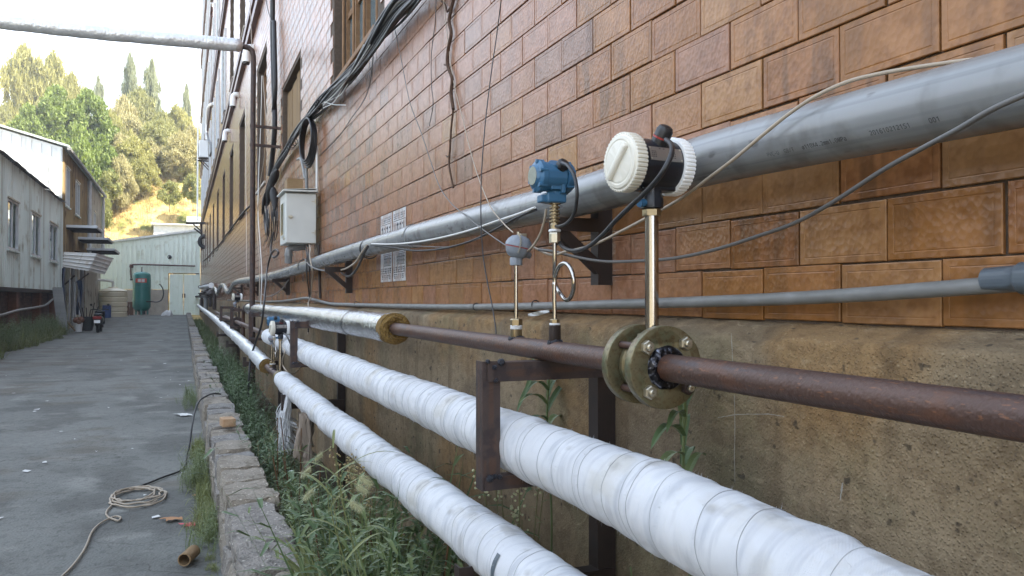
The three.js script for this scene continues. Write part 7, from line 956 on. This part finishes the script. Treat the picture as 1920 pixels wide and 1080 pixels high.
leafyPlant('leafy green weed standing in front of the plinth below the flanged joint', V(1.05, -1.1, 1.52), new THREE.Vector3(-0.03, 0, 0.03), 0.93, 15, 7001);
leafyPlant('smaller leafy weed against the plinth seen through the nearest frame', V(1.07, -1.1, 2.32), new THREE.Vector3(0.0, 0, 0.02), 0.93, 14, 7002);
leafyPlant('leafy weed low against the plinth right of the nearest frame, near the bottom edge', V(1.04, -1.3, 1.72), new THREE.Vector3(-0.04, 0, 0.05), 0.56, 12, 7003);
function bushy(label, root, H, n, seed, mat) { const s = thing('flowering_weed', label, 'plant', root), r = rng(seed), st = [], lf = [], fl = []; for (let k = 0; k < n; k++) { const a = r() * 6.283, e = root.clone().add(new THREE.Vector3(Math.cos(a) * 0.13 * r(), H * (0.6 + 0.45 * r()), Math.sin(a) * 0.16 * r())); st.push(tube([root.clone().add(new THREE.Vector3((r() - 0.5) * 0.05, 0, (r() - 0.5) * 0.05)), root.clone().lerp(e, 0.5), e], 0.0018, { rad: 5, seg: 8, ends: false })); for (let i = 3; i < 16; i++) { const t = i / 16, p = root.clone().lerp(e, t), q = i * 2.4 + r(); lf.push(...blade(p, new THREE.Vector3(Math.cos(q), 0.6, Math.sin(q)).normalize(), 0.03 + 0.04 * (1 - t), 0.009, 0.4, 2)); } for (let i = 0; i < 14; i++) { const g = new THREE.IcosahedronGeometry(0.0035 + 0.002 * r(), 0); g.translate(e.x + (r() - 0.5) * 0.05, e.y + (r() - 0.6) * 0.09, e.z + (r() - 0.5) * 0.05); fl.push(g); } } part(s, 'stems', st, M.stem); part(s, 'leaves', geoOf(lf), M.weed).userData.kind = 'stuff'; part(s, 'flower_heads', fl, mat).userData.kind = 'stuff'; }
bushy('weed with small pale flower heads in front of the nearest frame, between the white pipes', V(0.98, -1.35, 2.35), 0.85, 16, 7101, M.seed);
bushy('bushy weed with pale seed heads at the bottom edge beside the lower white pipe', V(0.6, -1.45, 1.62), 0.62, 22, 7102, M.seed);
bushy('bushy pale weed touching the lower white pipe below the torn rag', V(0.66, -1.45, 3.3), 0.82, 16, 7103, M.grassDry);
bushy('bushy green weed against the stone wall near the bottom edge', V(0.55, -1.45, 2.0), 0.5, 18, 7104, M.seed);
[[740, 470, 0.6, 2.15, 0], [592, 915, 0.58, 2.45, 1], [664, 905, 0.66, 2.4, 2], [608, 845, 0.62, 3.0, 3], [640, 930, 0.6, 2.1, 4], [590, 870, 0.55, 2.75, 5]].forEach(([x, y, X, Z, k]) => { // foxtails
  const px = [668, 592, 664, 608, 650, 586][k], py = [888, 912, 905, 845, 935, 872][k], tip = atZ(px, py, Z), root = new THREE.Vector3(X, 0.03, -Z - 0.05), s = thing('foxtail_grass', ['foxtail grass with drooping seed head nearest the lower white pipe', 'foxtail grass with round hooked seed head near the stone wall', 'foxtail grass with upright long seed head against the lower white pipe', 'foxtail grass with the highest pale seed head above the weeds', 'foxtail grass with the lowest seed head above the broad leaves', 'foxtail grass with hooked seed head left of the highest one'][k], 'grass', root, 'foxtail grasses in the ditch');
  const bend = new THREE.Vector3(0.035 * (k % 2 ? -1 : 1), 0.0, 0.02), m = tip.clone().sub(bend).setY(tip.y + 0.005), c = new THREE.CatmullRomCurve3([root, root.clone().lerp(m, 0.6).add(new THREE.Vector3(-0.01, 0.03, 0)), m, tip.clone().setY(tip.y - 0.004), tip.clone().add(bend).setY(tip.y - 0.025)]);
  part(s, 'stem', new THREE.TubeGeometry(c, 26, 0.0014, 5), M.grass); const r = rng(7200 + k), hs = []; for (let i = 0; i < 620; i++) { const t = lerp(0.80, 1, i / 620), p = c.getPoint(t), d = new THREE.Vector3(r() - 0.5, r() - 0.5, r() - 0.5).normalize().addScaledVector(c.getTangent(t), 0.6); hs.push(...blade(p, d.normalize(), 0.012 + 0.007 * r(), 0.0016, 0.1, 1)); } part(s, 'seed_core', new THREE.TubeGeometry(new THREE.CatmullRomCurve3([0.82, 0.88, 0.94, 0.995].map((t) => c.getPoint(t))), 14, 0.0032, 7), M.seed); part(s, 'seed_head', geoOf(hs), M.seed).userData.kind = 'stuff';
  for (let i = 0; i < 3; i++) { const p = c.getPoint(0.2 + 0.15 * i), a = r() * 6.28; part(s, 'leaf', geoOf(blade(p, new THREE.Vector3(Math.cos(a), 0.9, Math.sin(a)).normalize(), 0.22, 0.012, 0.5, 7)), M.grass); }
});
{ // broad grass clump arching over the stone wall near the bottom edge
  const root = G(0.56, 0.0, 1.75), s = thing('broad_grass', 'broad-bladed grass clump arching at the bottom edge beside the stone wall', 'grass', root), r = rng(7300); for (let k = 0; k < 26; k++) { const a = r() * 6.283, lean = 0.25 + 0.6 * r(); part(s, 'blade', geoOf(blade(root.clone().add(new THREE.Vector3((r() - 0.5) * 0.12, 0.03, (r() - 0.5) * 0.3)), new THREE.Vector3(Math.cos(a) * lean, 1, Math.sin(a) * lean).normalize(), 0.42 + 0.25 * r(), 0.015 + 0.008 * r(), 0.3 + 0.5 * r(), 9, 0.3)), k % 5 ? M.grass : M.grassDry); }
  const root2 = G(0.62, 0.0, 2.5), s2 = thing('broad_grass', 'broad-bladed grass clump in the middle of the ditch before the torn rag', 'grass', root2); for (let k = 0; k < 30; k++) { const a = r() * 6.283, lean = 0.25 + 0.6 * r(); part(s2, 'blade', geoOf(blade(root2.clone().add(new THREE.Vector3((r() - 0.5) * 0.14, 0.03, (r() - 0.5) * 0.3)), new THREE.Vector3(Math.cos(a) * lean, 1, Math.sin(a) * lean).normalize(), 0.45 + 0.3 * r(), 0.013 + 0.008 * r(), 0.3 + 0.5 * r(), 9, 0.3)), k % 6 ? M.grass : M.grassDry); }
}
{ // dead brown stalks standing among the weeds
  const r = rng(7400), gs = []; for (let k = 0; k < 46; k++) { const Z = 1.4 + 4.5 * Math.pow(r(), 1.4), X = lerp(0.56, 0.74, r()), h = 0.35 + 0.45 * r(), b = G(X, 0.02, Z), e = G(X + 0.2 * (r() - 0.5), h, Z + 0.25 * (r() - 0.5)); gs.push(tube([b, b.clone().lerp(e, 0.5).add(new THREE.Vector3(0.02 * (r() - 0.5), 0, 0.02)), e], 0.0022 + 0.0022 * r(), { rad: 5, seg: 8, ends: false })); for (let i = 0; i < 5; i++) { const p = b.clone().lerp(e, 0.3 + 0.6 * r()), a = r() * 6.28; gs.push(geoOf(blade(p, new THREE.Vector3(Math.cos(a), 0.2 - 0.6 * r(), Math.sin(a)).normalize(), 0.08 + 0.1 * r(), 0.008, 0.9, 4))); } }
  const m = shade(new THREE.Mesh(mg(gs), std({ map: M.bark.map, color: lin(0.85, 0.62, 0.42), roughness: 1, side: THREE.DoubleSide }))); m.name = 'dead_stalks'; m.userData = { kind: 'stuff', label: 'dead brown stalks standing among the ditch weeds', category: 'weeds' }; scene.add(m);
}
renderer.render(scene, camera);
